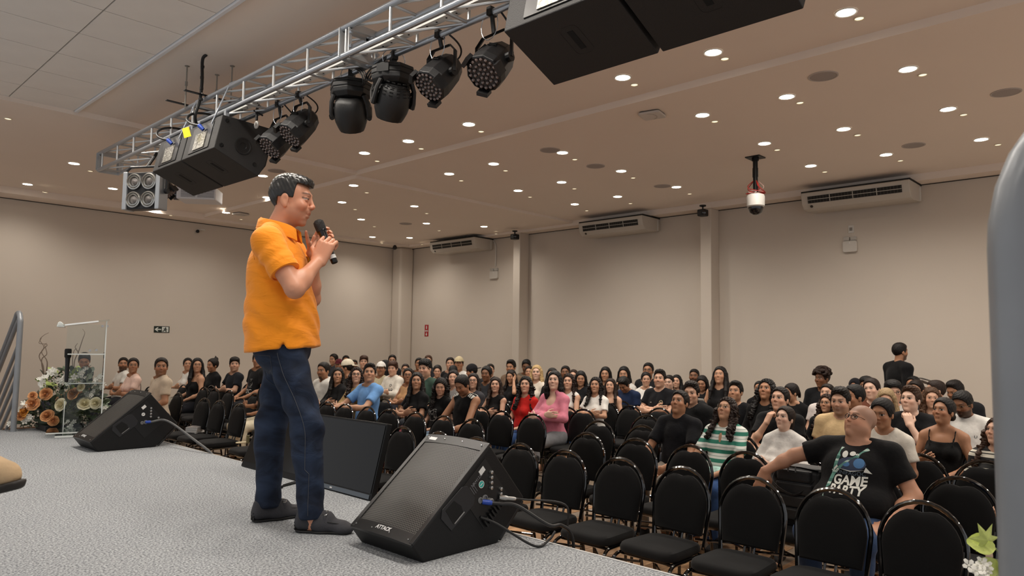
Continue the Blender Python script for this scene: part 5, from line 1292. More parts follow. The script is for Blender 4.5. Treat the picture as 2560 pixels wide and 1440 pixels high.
POSE = {  # right elbow, right wrist, hand dir, palm normal ; left ...
 'lap':   ((0.00,-0.25,0.77), (0.24,-0.09,0.665), (0.75,0.6,-0.12), (0,0.1,-1), (0.00,0.25,0.77), (0.23,0.10,0.66), (0.75,-0.6,-0.12), (0,-0.1,-1)),
 'cross': ((0.06,-0.25,0.80), (0.19,0.06,0.825), (-0.05,1,0.12), (-1,0,0), (0.07,0.25,0.79), (0.235,-0.05,0.795), (0.0,-1,0.10), (-1,0,0)),
 'chin':  ((0.20,-0.17,0.78), (0.175,-0.045,0.985), (-0.25,0.25,0.85), (-0.8,0.6,0.0), (0.07,0.25,0.78), (0.23,-0.06,0.755), (0.1,-1,0.0), (-0.6,0,-0.8)),
 'hair':  ((0.16,-0.26,0.93), (0.06,-0.125,1.14), (-0.5,0.1,0.6), (0.0,1,0.2), (0.02,0.25,0.77), (0.24,0.06,0.68), (0.75,-0.6,-0.12), (0,-0.1,-1)),
 'phone': ((0.02,-0.24,0.77), (0.25,-0.10,0.80), (0.6,0.5,0.3), (-0.3,0.7,0.5), (0.02,0.25,0.77), (0.25,0.08,0.70), (0.75,-0.6,0.0), (0,-0.1,-1)),
 'rest':  ((0.20,-0.27,0.80), (0.42,-0.10,0.80), (0.8,0.7,-0.1), (0,0,-1), (0.20,0.27,0.80), (0.42,0.06,0.815), (0.5,-1,-0.05), (0,0,-1)),
 'clasp': ((0.16,-0.26,0.74), (0.37,-0.06,0.62), (0.7,0.5,-0.6), (0,1,-0.2), (0.16,0.26,0.74), (0.37,0.05,0.63), (0.7,-0.5,-0.6), (0,-1,-0.2)),
 'wide':  ((0.03,-0.40,0.93), (0.13,-0.56,0.82), (0.25,-0.30,-0.9), (-0.5,-0.3,-0.2), (-0.02,0.33,0.76), (0.24,0.25,0.62), (1,-0.3,-0.25), (0,-0.1,-1)),
}
for _k in list(POSE):
    if _k != 'wide': POSE[_k] = tuple((v[0], v[1]*(0.88 if abs(v[1]) > 0.2 else 1.0), v[2]) if i in (0, 4) else v for i, v in enumerate(POSE[_k]))
HCZ = 1.188
def seated(pose, fem=False, fat=0.0):
    """primitives of a sitter, pelvis over the origin, facing +x, floor at z = 0; seat at 0.46"""
    re, rw, rd, rn, le, lw, ld, ln_ = POSE[pose]
    sh = (0.140 if fem else 0.162)+0.03*fat; sz = 0.985 if fem else 1.0; g = 0.9 if fem else 1.0; f = fat
    P = []
    P.append(('torso', E_((-0.01, 0, 0.57), (0.13+0.05*f, 0.165+0.05*f, 0.115), 0.06)))
    P.append(('torso', E_((0.01+0.05*f, 0, 0.70), (0.108*g+0.11*f, 0.138*g+0.09*f, 0.14), 0.07)))
    P.append(('torso', E_((-0.02+0.02*f, 0, 0.87), (0.106*g+0.05*f, 0.150*g+0.05*f, 0.165), 0.06)))
    if fem:
        for s in (-1, 1): P.append(('torso', E_((0.058, s*0.066, 0.86), (0.052, 0.058, 0.055), 0.03)))
    for s in (-1, 1):
        P.append(('torso', C((-0.035, s*0.05, 1.045), (-0.035, s*sh, sz), 0.042, 0.055*g+0.012*f, 0.05)))
    P.append(('neck', C((-0.040, 0, 0.99), (-0.012, 0, 1.13), (0.046 if fem else 0.055)+0.018*f, (0.043 if fem else 0.052)+0.018*f, 0.025)))
    P += head_prims((0, 0, HCZ), fem, f)
    up, fo = (0.038, 0.031) if fem else (0.046+0.012*f, 0.037+0.008*f); wr = 0.021 if fem else 0.025+0.004*f
    for s, e, w_, d, n, gname in ((-1, re, rw, rd, rn, 'armR'), (1, le, lw, ld, ln_, 'armL')):
        S0 = (-0.03, s*(sh+0.002), sz-0.005)
        P.append((gname, C(S0, e, up*1.02, fo*1.02, 0.025))); P.append((gname, C(e, w_, fo*1.05, wr, 0.02)))
        P.append((gname, E_(np.array(e)*0.62+np.array(w_)*0.38, fo*1.06, 0.02)))
        P += hand_prims(w_, d, n, 'hand'+gname[-1], curl=1.5 if pose == 'chin' and s < 0 else 0.9 if pose in ('lap', 'clasp', 'phone', 'hair') else 0.5, s=(0.90 if fem else 1.0), thumb=-s if True else s, fr=0.0092)
    for s in (-1, 1):
        kn = (0.43, s*(0.09 if fem else 0.125+0.04*f), 0.525); an = (0.40, s*(0.08 if fem else 0.12), 0.095)
        P.append(('legs', C((0.02, s*0.095, 0.555), kn, 0.086*g+0.02*f, 0.062*g, 0.04))); P.append(('legs', C(kn, an, 0.056*g, 0.036, 0.03))); P.append(('legs', E_(np.array(kn)*0.7+np.array(an)*0.3+(-0.02, 0, 0), (0.05, 0.05, 0.09), 0.03)))
        P.append(('feet', C(an, (0.39, s*0.12, 0.05), 0.04, 0.04, 0.02))); P.append(('feet', C((0.37, s*0.12, 0.04), (0.55, s*0.14, 0.032), 0.036, 0.03, 0.02)))
    return P
PIV = np.array([-0.02, 0, 1.075]); HC = np.array([0, 0, HCZ])
TPL = {}
HI, LO = 1, 0
def body_template(pose, fem, fat, res):
    key = (pose, fem, fat, res)
    if key in TPL: return TPL[key]
    pr = seated(pose, fem, fat); h, hf = (0.0150, 0.0046) if res else (0.0225, 0.0085)
    hb = 0.0080 if res else 0.0225
    lo = np.min([bounds(p)[0] for _, p in pr], 0)-0.04; hi = np.max([bounds(p)[1] for _, p in pr], 0)+0.04
    hx = [w for g, p in pr if g.startswith('hand') for w in bounds(p)]
    hl, hh = np.min(hx, 0), np.max(hx, 0)
    fz = [(1.06, 1.32, hf)]; fx = [(-0.11, 0.115, hf)]; fy = [(-0.085, 0.085, hf)]
    if res: fz.append((hl[2]-0.01, hh[2]+0.01, hb)); fx.append((hl[0]-0.01, hh[0]+0.01, hb)); fy.append((max(hl[1], -0.3)-0.01, min(hh[1], 0.3)+0.01, hb))
    F_ = Field(axis(lo[0], hi[0], h, fx), axis(lo[1], hi[1], h, fy), axis(lo[2], hi[2], h, fz))
    F_.add([p for g, p in pr]); F_.cut(head_cuts(HC, HSZ[fem])); F_.add([p for _, p in head_eyes(HC, HSZ[fem])])
    P, Q = F_.extract()
    # how far each vertex belongs to the head: 1 above the jaw, fading down the neck, 0 on hands and shoulders
    X, Y, Z = P[:, 0], P[:, 1], P[:, 2]
    hd = np.min([dist(p, X, Y, Z) for g, p in pr if g == 'head'], 0); ot = np.min([dist(p, X, Y, Z) for g, p in pr if g.startswith('arm') or g.startswith('hand')], 0)
    w = np.clip((Z-1.01)/0.10, 0, 1); w = w*w*(3-2*w); rad = np.sqrt((X+0.02)**2+Y**2); lim = np.where(Z > 1.085, 0.20, 0.12); w *= np.clip((lim-rad)/0.03, 0, 1); w[(ot < hd) & (ot < 0.02)] = 0
    TPL[key] = (P, Q, w.astype(np.float32)); return TPL[key]
def cloth_mesh(key, prims, h, cuts=(), halfs=(), it=1, fine=()):
    if key in TPL: return TPL[key]
    lo = np.min([bounds(p)[0] for p in prims], 0)-0.03; hi = np.max([bounds(p)[1] for p in prims], 0)+0.03
    fx, fy, fz = fine if fine else ((), (), ())
    F_ = Field(axis(lo[0], hi[0], h, fx), axis(lo[1], hi[1], h, fy), axis(lo[2], hi[2], h, fz)).add(prims).cut(cuts)
    for n, c in halfs: F_.half(n, c)
    P, Q = F_.extract(); P = relax(P, Q, it, 0.35)
    me = np_mesh(key[0], P, Q); TPL[key] = me; return me
def lerp(a, b, t): return np.array(a)*(1-t)+np.array(b)*t
def top_mesh(pose, fem, fat, sleeve, neck, res):
    """sleeve: none, strap, short, long, hood ; neck: crew, v, high, low"""
    pr = seated(pose, fem, fat); d = {'short': 0.013, 'long': 0.014, 'hood': 0.024, 'none': 0.009, 'strap': 0.007}[sleeve]; pp = []
    for g, p in pr:
        if g == 'torso':
            if sleeve in ('strap', 'none') and p[0] == 'c':
                if sleeve == 'strap': continue
                p = ('c', p[1], lerp(p[1], p[2], 0.72), p[3], p[4], p[5], False)
            pp.append(inflate(p, d))
    for s in (-1, 1):
        e, w_ = (POSE[pose][0], POSE[pose][1]) if s < 0 else (POSE[pose][4], POSE[pose][5]); e, w_ = np.array(e), np.array(w_)
        sh = (0.140 if fem else 0.162)+0.03*fat; sz = 0.985 if fem else 1.0; S0 = np.array((-0.03, s*(sh+0.002), sz-0.005)); r = (0.038 if fem else 0.046+0.012*fat)+d
        if sleeve == 'short': pp.append(C(S0, lerp(S0, e, 0.66), r*1.04, r*1.06, 0.03, True))
        if sleeve in ('long', 'hood'):
            pp.append(C(S0, e, r*1.03, r*0.92, 0.03)); pp.append(C(e, lerp(e, w_, 0.94), r*0.90, (0.022 if fem else 0.026)+d, 0.03, True))
        if sleeve == 'strap': pp.append(C((0.062, s*0.085, 0.93), (-0.03, s*0.10, 1.053), 0.0075, 0.0075, 0.004)); pp.append(C((-0.03, s*0.10, 1.053), (-0.12, s*0.085, 0.96), 0.0075, 0.0075, 0.004))
    if sleeve == 'hood': pp.append(C((-0.10, -0.07, 1.06), (-0.10, 0.07, 1.06), 0.055, 0.055, 0.04)); pp += [C((-0.10, s*0.07, 1.06), (0.03, s*0.085, 1.02), 0.042, 0.035, 0.04) for s in (-1, 1)]
    if neck == 'high': pp.append(C((-0.04, 0, 1.0), (-0.026, 0, 1.085), 0.066, 0.058, 0.02, True))
    if neck == 'polo': pp.append(C((-0.05, 0, 1.02), (-0.026, 0, 1.072), 0.078, 0.070, 0.02, True))
    cuts = []
    if neck == 'v': cuts = [C((0.08, 0, 1.08), (0.10, 0, 0.90), 0.05, 0.012, 0.008)]
    if neck == 'low': cuts = [E_((0.08, 0, 1.02), (0.09, 0.085, 0.10), 0.01)]
    if neck in ('crew', 'v'): cuts.append(C((-0.04, 0, 1.05), (0.0, 0, 1.12), 0.060, 0.075, 0.008))
    hv = [((0, 0, -1), -0.56)]
    if sleeve == 'strap': hv.append(((0, 0, 1), 1.2)); cuts.append(E_((-0.0, 0, 1.085), (0.115, 0.085, 0.135), 0.01)); cuts += [E_((-0.0, s*0.17, 1.06), (0.13, 0.075, 0.125), 0.01) for s in (-1, 1)] if False else []
    return cloth_mesh(('shirt', pose, fem, fat, sleeve, neck, res), pp, 0.0135 if res else 0.022, cuts, hv)
def strap_mesh(pose, fem, fat, res):
    pr = seated(pose, fem, fat); pp = [inflate(p, 0.008) for g, p in pr if g == 'torso' and p[0] == 'e']
    h = 0.012 if res else 0.02
    st = [C((0.085, s*0.085, 0.925), (0.02, s*0.098, 1.035), 0.008, 0.008, 0.004) for s in (-1, 1)]+[C((0.02, s*0.098, 1.035), (-0.05, s*0.10, 1.055), 0.008, 0.008, 0.004) for s in (-1, 1)]+[C((-0.05, s*0.10, 1.055), (-0.13, s*0.085, 0.93), 0.008, 0.008, 0.004) for s in (-1, 1)]
    key = ('camisole', pose, fem, fat, res)
    if key in TPL: return TPL[key]
    lo, hi = np.array((-0.25, -0.30, 0.5)), np.array((0.30, 0.30, 1.12))
    F_ = Field(axis(lo[0], hi[0], h), axis(lo[1], hi[1], h), axis(lo[2], hi[2], h)).add(pp).half((0.25, 0, 1), 0.965).half((0, 0, -1), -0.56)
    F_.add(st); P, Q = F_.extract(); me = np_mesh('camisole', P, Q); TPL[key] = me; return me
def legs_mesh(fem, fat, kind, res):
    pr = seated('lap', fem, fat); pp = []
    for g, p in pr:
        if g == 'legs':
            q = inflate(p, 0.013 if kind != 'skinny' else 0.008)
            if kind == 'shorts':
                if p[0] == 'e' or p[2][2] < 0.3: continue
                q = ('c', q[1], lerp(q[1], q[2], 0.86), q[3], q[4]+0.015, q[5], True)
            elif p[0] == 'c' and p[2][2] < 0.3: q = ('c', q[1], lerp(q[1], q[2], 0.97), q[3], q[4]+(0.018 if kind == 'wide' else 0.008), q[5], True)
            pp.append(q)
    pp.append(inflate(pr[0][1], 0.012))
    return cloth_mesh(('trousers', fem, fat, kind, res), pp, 0.017 if res else 0.026, (), [((0, 0, 1), 0.66)])
# ---- hair, in coordinates of the head centre
def hair_mesh(st, res):
    key = ('hair', st, res)
    if key in TPL: return TPL[key]
    h = 0.0062 if res else 0.0095
    sc = lambda d, c=(-0.016, 0, 0.036): E_(c, (0.100+d, 0.081+d, 0.093+d), 0.02)
    pr = []; cuts = []; halfs = []
    face = E_((0.086, 0, -0.028), (0.074, 0.086, 0.112), 0.014)        # keeps the face clear
    nz = 0.0035
    if st in ('short', 'fringe', 'quiff', 'fade', 'curlytop', 'afro', 'wavy_short', 'receding'):
        pr = [sc(0.007 if st != 'fade' else 0.003)]
        pr.append(E_((-0.008, 0, 0.080), (0.096, 0.076, 0.062), 0.02))
        if st == 'fringe': pr += [E_((0.050, 0, 0.088), (0.055, 0.070, 0.040), 0.02), E_((0.0, 0, 0.100), (0.092, 0.082, 0.052), 0.02)]; nz = 0.005
        if st == 'quiff': pr += [E_((0.048, 0.012, 0.118), (0.048, 0.055, 0.028), 0.02), E_((0.0, 0, 0.108), (0.085, 0.070, 0.046), 0.02)]; nz = 0.005
        if st in ('curlytop', 'afro', 'wavy_short'):
            rr_ = random.Random(4); R_ = {'curlytop': (0.085, 0.07, 0.06, 0.03), 'afro': (0.115, 0.105, 0.105, 0.034), 'wavy_short': (0.088, 0.074, 0.055, 0.022)}[st]
            for k in range(110 if st == 'afro' else 60):
                a = rr_.uniform(0, 2*PI); z = rr_.uniform(-0.05 if st == 'afro' else 0.25, 1); q = math.sqrt(max(0, 1-z*z))
                pr.append(E_((-0.012+R_[0]*q*math.cos(a), R_[1]*q*math.sin(a), 0.060+R_[2]*z), R_[3]*rr_.uniform(0.5, 0.8), 0.006))
        cuts = [E_((0.092, 0, -0.030), (0.076, 0.1, 0.122 if st not in ('fringe',) else 0.100), 0.010)]
        halfs = [((0.68, 0, -1), 0.034 if st != 'receding' else 0.004)]
        cuts.append(E_((0.012, 0, -0.080), (0.07, 0.12, 0.072), 0.012))
    elif st == 'undercap':
        pr = [sc(0.006)]; cuts = [E_((0.092, 0, -0.045), (0.078, 0.1, 0.112), 0.012), E_((0.012, 0, -0.085), (0.07, 0.12, 0.07), 0.012)]; halfs = [((0.68, 0, -1), 0.032), ((0, 0, 1), 0.07)]
    else:
        pr = [sc(0.010)]
        pr.append(E_((-0.015, 0, 0.072), (0.100, 0.080, 0.074), 0.02)); nz = 0.0025
        if st in ('long', 'longcurly', 'longwavy', 'bob', 'halfup'):
            zb = {'long': -0.36, 'longwavy': -0.33, 'longcurly': -0.36, 'bob': -0.21, 'halfup': -0.3}[st]; nz = 0.003 if st in ('long', 'bob') else 0.008
            wv = 0.0 if st in ('long', 'bob') else 0.014
            for s in (-1, 1):
                for x0, y0, r0 in ((0.022, 0.070, 0.024), (-0.012, 0.078, 0.028), (-0.048, 0.066, 0.034)):
                    a = np.array((x0, s*y0, 0.035)); b = np.array((x0*0.75-0.004, s*(y0+0.018), -0.10))
                    c = np.array((x0*0.5+(0.045 if x0 > 0 and st != 'bob' else -0.01), s*(y0+(0.036 if st != 'bob' else 0.016)), -0.22 if st != 'bob' else -0.16)); d = np.array((c[0]+(0.012 if x0 > -0.03 and st != 'bob' else -0.01), s*(abs(c[1])+0.004), zb+0.03*(x0 > 0)))
                    pr += [C(a, b, r0, r0*1.12, 0.02), C(b, c, r0*1.12, r0*1.05, 0.02), C(c, d, r0*1.05, r0*0.7, 0.02)]
            for yb in (-0.045, 0.0, 0.045): pr += [C((-0.088, yb, 0.03), (-0.105, yb*1.4, -0.16), 0.036, 0.040, 0.025), C((-0.105, yb*1.4, -0.16), (-0.112, yb*1.7, zb), 0.040, 0.028, 0.025)]
            if st in ('longcurly', 'longwavy'):
                rr_ = random.Random(9); n_ = 150 if st == 'longcurly' else 50
                for k in range(n_):
                    s = rr_.choice((-1, 1)); t = rr_.random(); z = 0.03+(zb-0.03)*t
                    if rr_.random() < 0.65: c_ = (0.01+0.055*t*t+rr_.uniform(-0.05, 0.03), s*(0.092+0.045*t+rr_.uniform(-0.016, 0.02)), z)
                    else: c_ = (-0.12+rr_.uniform(-0.02, 0.02), rr_.uniform(-0.12, 0.12), z)
                    pr.append(E_(c_, rr_.uniform(0.012, 0.024), 0.004))
            cuts = [face, C((0.10, 0, 0.03), (0.045, 0, -0.18), 0.054, 0.056, 0.010), C((0.115, 0, 0.062), (0.086, 0, 0.098), 0.034, 0.006, 0.010)]
        else:   # tied back
            cuts = [E_((0.088, 0, -0.026), (0.074, 0.09, 0.118), 0.012), E_((0.012, 0, -0.080), (0.075, 0.13, 0.070), 0.012)]
            halfs = [((0.55, 0, -1), 0.050)]
            if st == 'bun': pr.append(E_((-0.10, 0, 0.095), (0.042, 0.042, 0.04), 0.012))
            if st == 'topbun': pr += [E_((-0.075, 0, 0.125), (0.045, 0.042, 0.042), 0.012), C((-0.08, 0.0, 0.14), (-0.06, 0.0, 0.185), 0.02, 0.008, 0.01)]
            if st == 'lowbun': pr.append(E_((-0.125, 0, -0.02), (0.04, 0.045, 0.042), 0.012))
    m = [bounds(p) for p in pr]; lo = np.min([a for a, b in m], 0)-0.02; hi = np.max([b for a, b in m], 0)+0.02
    F_ = Field(axis(lo[0], hi[0], h), axis(lo[1], hi[1], h), axis(lo[2], hi[2], h)).add(pr)
    X, Y, Z = F_.x[:, None, None], F_.y[None, :, None], F_.z[None, None, :]; an = np.arctan2(Y, X+0.02)
    F_.D = F_.D+(nz*np.sin(17*an+9*np.sin(28*Z)+35*X)*np.cos(60*Z+5*an+40*Y)).astype(np.float32)
    F_.cut(cuts)
    for n, c in halfs: F_.half(n, c)
    if st in ('pony', 'longpony'): F_.add([C((-0.115, 0, 0.03), (-0.15, 0, -0.03), 0.028, 0.034, 0.012), C((-0.15, 0, -0.03), (-0.135, 0, -0.24), 0.034, 0.016, 0.02)])
    P, Q = F_.extract(); me = np_mesh('hair', P, Q); TPL[key] = me; return me
m_skin = None
def skin_material():
    m, nt, b = new_mat('skin'); a = nt.nodes.new('ShaderNodeAttribute'); a.attribute_name = 'skin'
    nt.links.new(a.outputs['Color'], b.inputs['Base Color']); b.inputs['Roughness'].default_value = 0.46; b.inputs['Specular IOR Level'].default_value = 0.4
    b.inputs['Subsurface Weight'].default_value = 0.0
    return m
m_skin = skin_material()
def hair_mat(hx):
    n = 'hair_'+hx
    if n in MATS: return MATS[n]
    m, nt, b = new_mat(n); MATS[n] = m
    tc = nt.nodes.new('ShaderNodeTexCoord'); mp = nt.nodes.new('ShaderNodeMapping'); mp.inputs['Scale'].default_value = (260, 260, 22)
    nz = nt.nodes.new('ShaderNodeTexNoise'); nz.inputs['Scale'].default_value = 1.0; nz.inputs['Detail'].default_value = 2
    nt.links.new(tc.outputs['Object'], mp.inputs[0]); nt.links.new(mp.outputs[0], nz.inputs['Vector'])
    c = lin(hx); r = nt.nodes.new('ShaderNodeValToRGB'); nt.links.new(nz.outputs['Fac'], r.inputs['Fac'])
    r.color_ramp.elements[0].position = 0.35; r.color_ramp.elements[1].position = 0.68
    r.color_ramp.elements[0].color = (*[v*0.5 for v in c], 1); r.color_ramp.elements[1].color = (*[min(1, v*1.7+0.004) for v in c], 1)
    nt.links.new(r.outputs[0], b.inputs['Base Color']); b.inputs['Roughness'].default_value = 0.5; b.inputs['Specular IOR Level'].default_value = 0.25
    bp = nt.nodes.new('ShaderNodeBump'); bp.inputs['Strength'].default_value = 0.5; bp.inputs['Distance'].default_value = 0.004
    nt.links.new(nz.outputs['Fac'], bp.inputs['Height']); nt.links.new(bp.outputs[0], b.inputs['Normal'])
    return m
SKIN = {'light': 'cfa389', 'fair': 'd8b29c', 'tan': 'a97a5c', 'brown': '80583f', 'dark': '5f4131', 'olive': 'ba8d70'}
def smooth(a, b, x): t = np.clip((x-a)/(b-a), 0, 1); return t*t*(3-2*t)
def paint(P0, base, hair, beard='', lips=0.5, res=1, lid=False, hc=HC, shaved=None, brow=1.0, hk=1.0):
    """per-vertex skin colour on the unrotated template: eyes, brows, lips, beard shadow"""
    H = (P0-hc)/hk; x, y, z = H[:, 0], H[:, 1], H[:, 2]; ay = np.abs(y); n = len(P0)
    col = np.tile(np.array(lin(base), np.float32), (n, 1)); hairc = np.array(lin(hair), np.float32)
    def mixc(w, c): 
        nonlocal col
        col = col*(1-w[:, None])+np.array(c, np.float32)*w[:, None]
    isH = (z > -0.15) & (np.sqrt(x*x+y*y) < 0.16)
    red = np.array(lin(base))*np.array((1.05, 0.80, 0.74))
    w = np.exp(-((x-0.07)**2+(ay-0.045)**2+(z+0.022)**2)/0.0009)*0.5+np.exp(-((x-0.108)**2+y**2+(z+0.02)**2)/0.0004)*0.5; mixc(w*isH, red)
    bc = hairc*0.5+np.array(lin(base))*0.12
    if beard:
        jaw = smooth(-0.028, -0.050, z)*smooth(-0.022, 0.012, x)*smooth(-0.152, -0.128, z)
        mou = np.exp(-((z+0.043)/0.0075)**2)*(x > 0.06)*smooth(0.036, 0.026, ay); chin_ = smooth(-0.068, -0.078, z)*smooth(0.034, 0.024, ay)*(x > 0.03)
        a = {'full': (0.88, 0.92, 0.95), 'stubble': (0.42, 0.42, 0.45), 'moustache': (0.22, 0.85, 0.22), 'goatee': (0.25, 0.85, 0.92), 'shadow': (0.24, 0.26, 0.24)}[beard]
        mixc(np.maximum.reduce([jaw*a[0], mou*a[1], chin_*a[2]])*isH, bc)
    lw = np.exp(-((z+0.0578)/0.0072)**4)*smooth(0.022, 0.016, ay)*(x > 0.064); mixc(lw*lips*isH, np.array(lin(base))*np.array((0.85, 0.45, 0.45)))
    mixc(np.exp(-((z+0.0578)/0.0024)**2)*smooth(0.023, 0.017, ay)*(x > 0.064)*0.6*isH, np.array(lin(base))*0.25)
    bz = 0.034+0.006*np.sin(np.clip((ay-0.012)/0.04, 0, 1)*2.4); mixc(np.exp(-((z-bz)/0.0048)**2)*smooth(0.009, 0.014, ay)*smooth(0.056, 0.046, ay)*(x > 0.03)*0.85*brow*isH, hairc*0.8+0.004)
    ez = z-0.0115; ey = ay-0.032; op = 0.0062 if not lid else 0.0022
    e = (np.abs(ey) < 0.0165) & (np.abs(ez) < op*np.sqrt(np.clip(1-(ey/0.0165)**2, 0, 1))+0.0006) & (x > 0.05)
    lash = (np.abs(ey) < 0.018) & (np.abs(ez-op-0.0015) < 0.0042) & (x > 0.05); mixc(lash*0.75, (0.02, 0.014, 0.01))
    mixc(smooth(0.012, 0.0, np.abs(ez-0.012))*smooth(0.022, 0.012, np.abs(ey))*(x > 0.05)*0.28, np.array(lin(base))*0.35)
    mixc(e*0.9, (0.50, 0.46, 0.42)); mixc(e & (np.abs(ey) < 0.0082), (0.014, 0.009, 0.006))
    if shaved is not None:
        sw = smooth(0.02, 0.05, z-0.62*(x+0.02))*0.5+0.0; sw = np.maximum(smooth(-0.02, 0.02, z-0.68*(x-0.01)), 0); mixc(sw*0.45*isH, lin(shaved))
    return np.clip(col, 0, 1)
def rot_head(P, w, yaw, pitch, roll=0.0):
    """turn the head: yaw left positive, pitch up positive (radians), fading down the neck with w"""
    Q = P-PIV; a = pitch*w; x = Q[:, 0]*np.cos(a)-Q[:, 2]*np.sin(a); z = Q[:, 0]*np.sin(a)+Q[:, 2]*np.cos(a); y = Q[:, 1]
    r = roll*w; y, z = y*np.cos(r)-z*np.sin(r), y*np.sin(r)+z*np.cos(r)
    b = yaw*w; x, y = x*np.cos(b)-y*np.sin(b), x*np.sin(b)+y*np.cos(b)
    return np.stack([x, y, z], 1)+PIV
def head_matrix(yaw, pitch, roll=0.0, hk=1.0):
    T = Matrix.Translation(Vector(PIV)); Rz = Matrix.Rotation(yaw, 4, 'Z'); Ry = Matrix.Rotation(-pitch, 4, 'Y'); Rx = Matrix.Rotation(roll, 4, 'X')
    return T @ Rz @ Rx @ Ry @ Matrix.Translation(Vector(HC-PIV)) @ Matrix.Scale(hk, 4)
# glasses and caps, in head coordinates
def glasses_me(kind):
    mb = MB(); w = 0.0235 if kind != 'thin' else 0.022
    for s in (-1, 1):
        pts = [(0.098-0.10*(abs(w*math.cos(a))/0.1)**2*0-0.012*((s*0.033+w*math.cos(a))/0.06)**2, s*0.033+w*math.cos(a), 0.010+0.0175*math.sin(a)) for a in np.linspace(0, 2*PI, 17)[:-1]]
        mb.tube(pts, 0.0022 if kind != 'thin' else 0.0013, 5, closed=True)
        mb.tube([(0.088, s*0.058, 0.016), (0.07, s*0.074, 0.016), (-0.005, s*0.082, 0.010), (-0.02, s*0.081, -0.004)], 0.0018, 5)
    mb.tube([(0.099, -0.011, 0.014), (0.104, 0, 0.017), (0.099, 0.011, 0.014)], 0.0018, 5)
    return mb.mesh('glasses', True)
GL = {'dark': glasses_me('dark'), 'thin': glasses_me('thin')}
GLM = {'dark': mat('glasses_dark', '17120f', rough=0.25), 'thin': mat('glasses_metal', 'a58f72', rough=0.2, metal=0.8)}
def cap_me(back):
    F_ = Field(axis(-0.22, 0.22, 0.008), axis(-0.12, 0.12, 0.008), axis(-0.02, 0.20, 0.008)).add([E_((-0.014, 0, 0.048), (0.114, 0.093, 0.110), 0.02)])
    F_.half((0.12 if not back else -0.12, 0, -1), -0.046); s = -1 if back else 1
    F_.add([E_((-0.014+s*0.125, 0, 0.048), (0.07, 0.066, 0.008), 0.006)])
    if back: F_.cut([E_((0.10, 0, 0.06), (0.03, 0.04, 0.022), 0.006)])
    P, Q = F_.extract(); return np_mesh('cap', P, Q)
CAPS = {}
def stripes_mat(name, cols, period, axis_='Z', offs=0.0):
    if name in MATS: return MATS[name]
    m, nt, b = new_mat(name); MATS[name] = m; N = nt.nodes.new
    tc = N('ShaderNodeTexCoord'); sp = N('ShaderNodeSeparateXYZ'); nt.links.new(tc.outputs['Object'], sp.inputs[0])
    a = N('ShaderNodeMath'); a.operation = 'MULTIPLY_ADD'; a.inputs[1].default_value = 1/period; a.inputs[2].default_value = offs; nt.links.new(sp.outputs[axis_], a.inputs[0])
    f = N('ShaderNodeMath'); f.operation = 'FRACT'; nt.links.new(a.outputs[0], f.inputs[0])
    r = N('ShaderNodeValToRGB'); r.color_ramp.interpolation = 'CONSTANT'; nt.links.new(f.outputs[0], r.inputs[0])
    for i, (p_, c) in enumerate(cols):
        el = r.color_ramp.elements[i] if i < 2 else r.color_ramp.elements.new(p_)
        el.position = p_; el.color = (*lin(c), 1)
    nt.links.new(r.outputs[0], b.inputs['Base Color']); b.inputs['Roughness'].default_value = 0.8
    return m
def decal(parent, shirt, flat, m_, scale_world, name='print', yaw=0.0, center=(0.0, 0.80)):
    """wrap a flat lettering mesh (x right, y up, seen from the front) onto the front of a shirt mesh"""
    bv = BVHTree.FromPolygons([v.co for v in shirt.vertices], [tuple(p.vertices) for p in shirt.polygons])
    bm = bmesh.new(); bm.from_mesh(flat)
    ed = [e for e in bm.edges if e.calc_length() > 0.02]
    if ed: bmesh.ops.subdivide_edges(bm, edges=ed, cuts=2)
    bmesh.ops.triangulate(bm, faces=bm.faces)
    for _ in range(3):
        ed = [e for e in bm.edges if e.calc_length() > 0.016]
        if ed: bmesh.ops.subdivide_edges(bm, edges=ed, cuts=1); bmesh.ops.triangulate(bm, faces=bm.faces)
    for v in bm.verts:
        # seen from in front, right is the wearer's left: +y
        o = Vector((0.6, center[0]+v.co.x, center[1]+v.co.y)); h = bv.ray_cast(o, Vector((-1, 0, 0)))
        v.co = (h[0]+Vector((0.003, 0, 0))) if h[0] is not None else Vector((0.1, center[0]+v.co.x, center[1]+v.co.y))
    bm.to_mesh(flat); bm.free(); flat.name = name
    return link(name, flat, m_, parent)
def blob_flat(polys):
    mb = MB()
    for p in polys: mb.add([(x, y, 0) for x, y in p], [tuple(range(len(p)))])
    return mb.mesh('print')
SPK = np.array([1.85, 3.25, 1.58])
SHOE = None
def shoe_me():
    F_ = Field(axis(-0.1, 0.24, 0.012), axis(-0.07, 0.07, 0.012), axis(-0.02, 0.13, 0.012)).add([C((0.0, 0, 0.05), (0.16, 0.01, 0.04), 0.048, 0.040, 0.03), C((0.0, 0, 0.09), (0.0, 0, 0.06), 0.045, 0.05, 0.02)]).half((0, 0, -1), 0.0)
    P, Q = F_.extract(); return np_mesh('shoe', P, Q)
SHOE = shoe_me()
PLACED = []
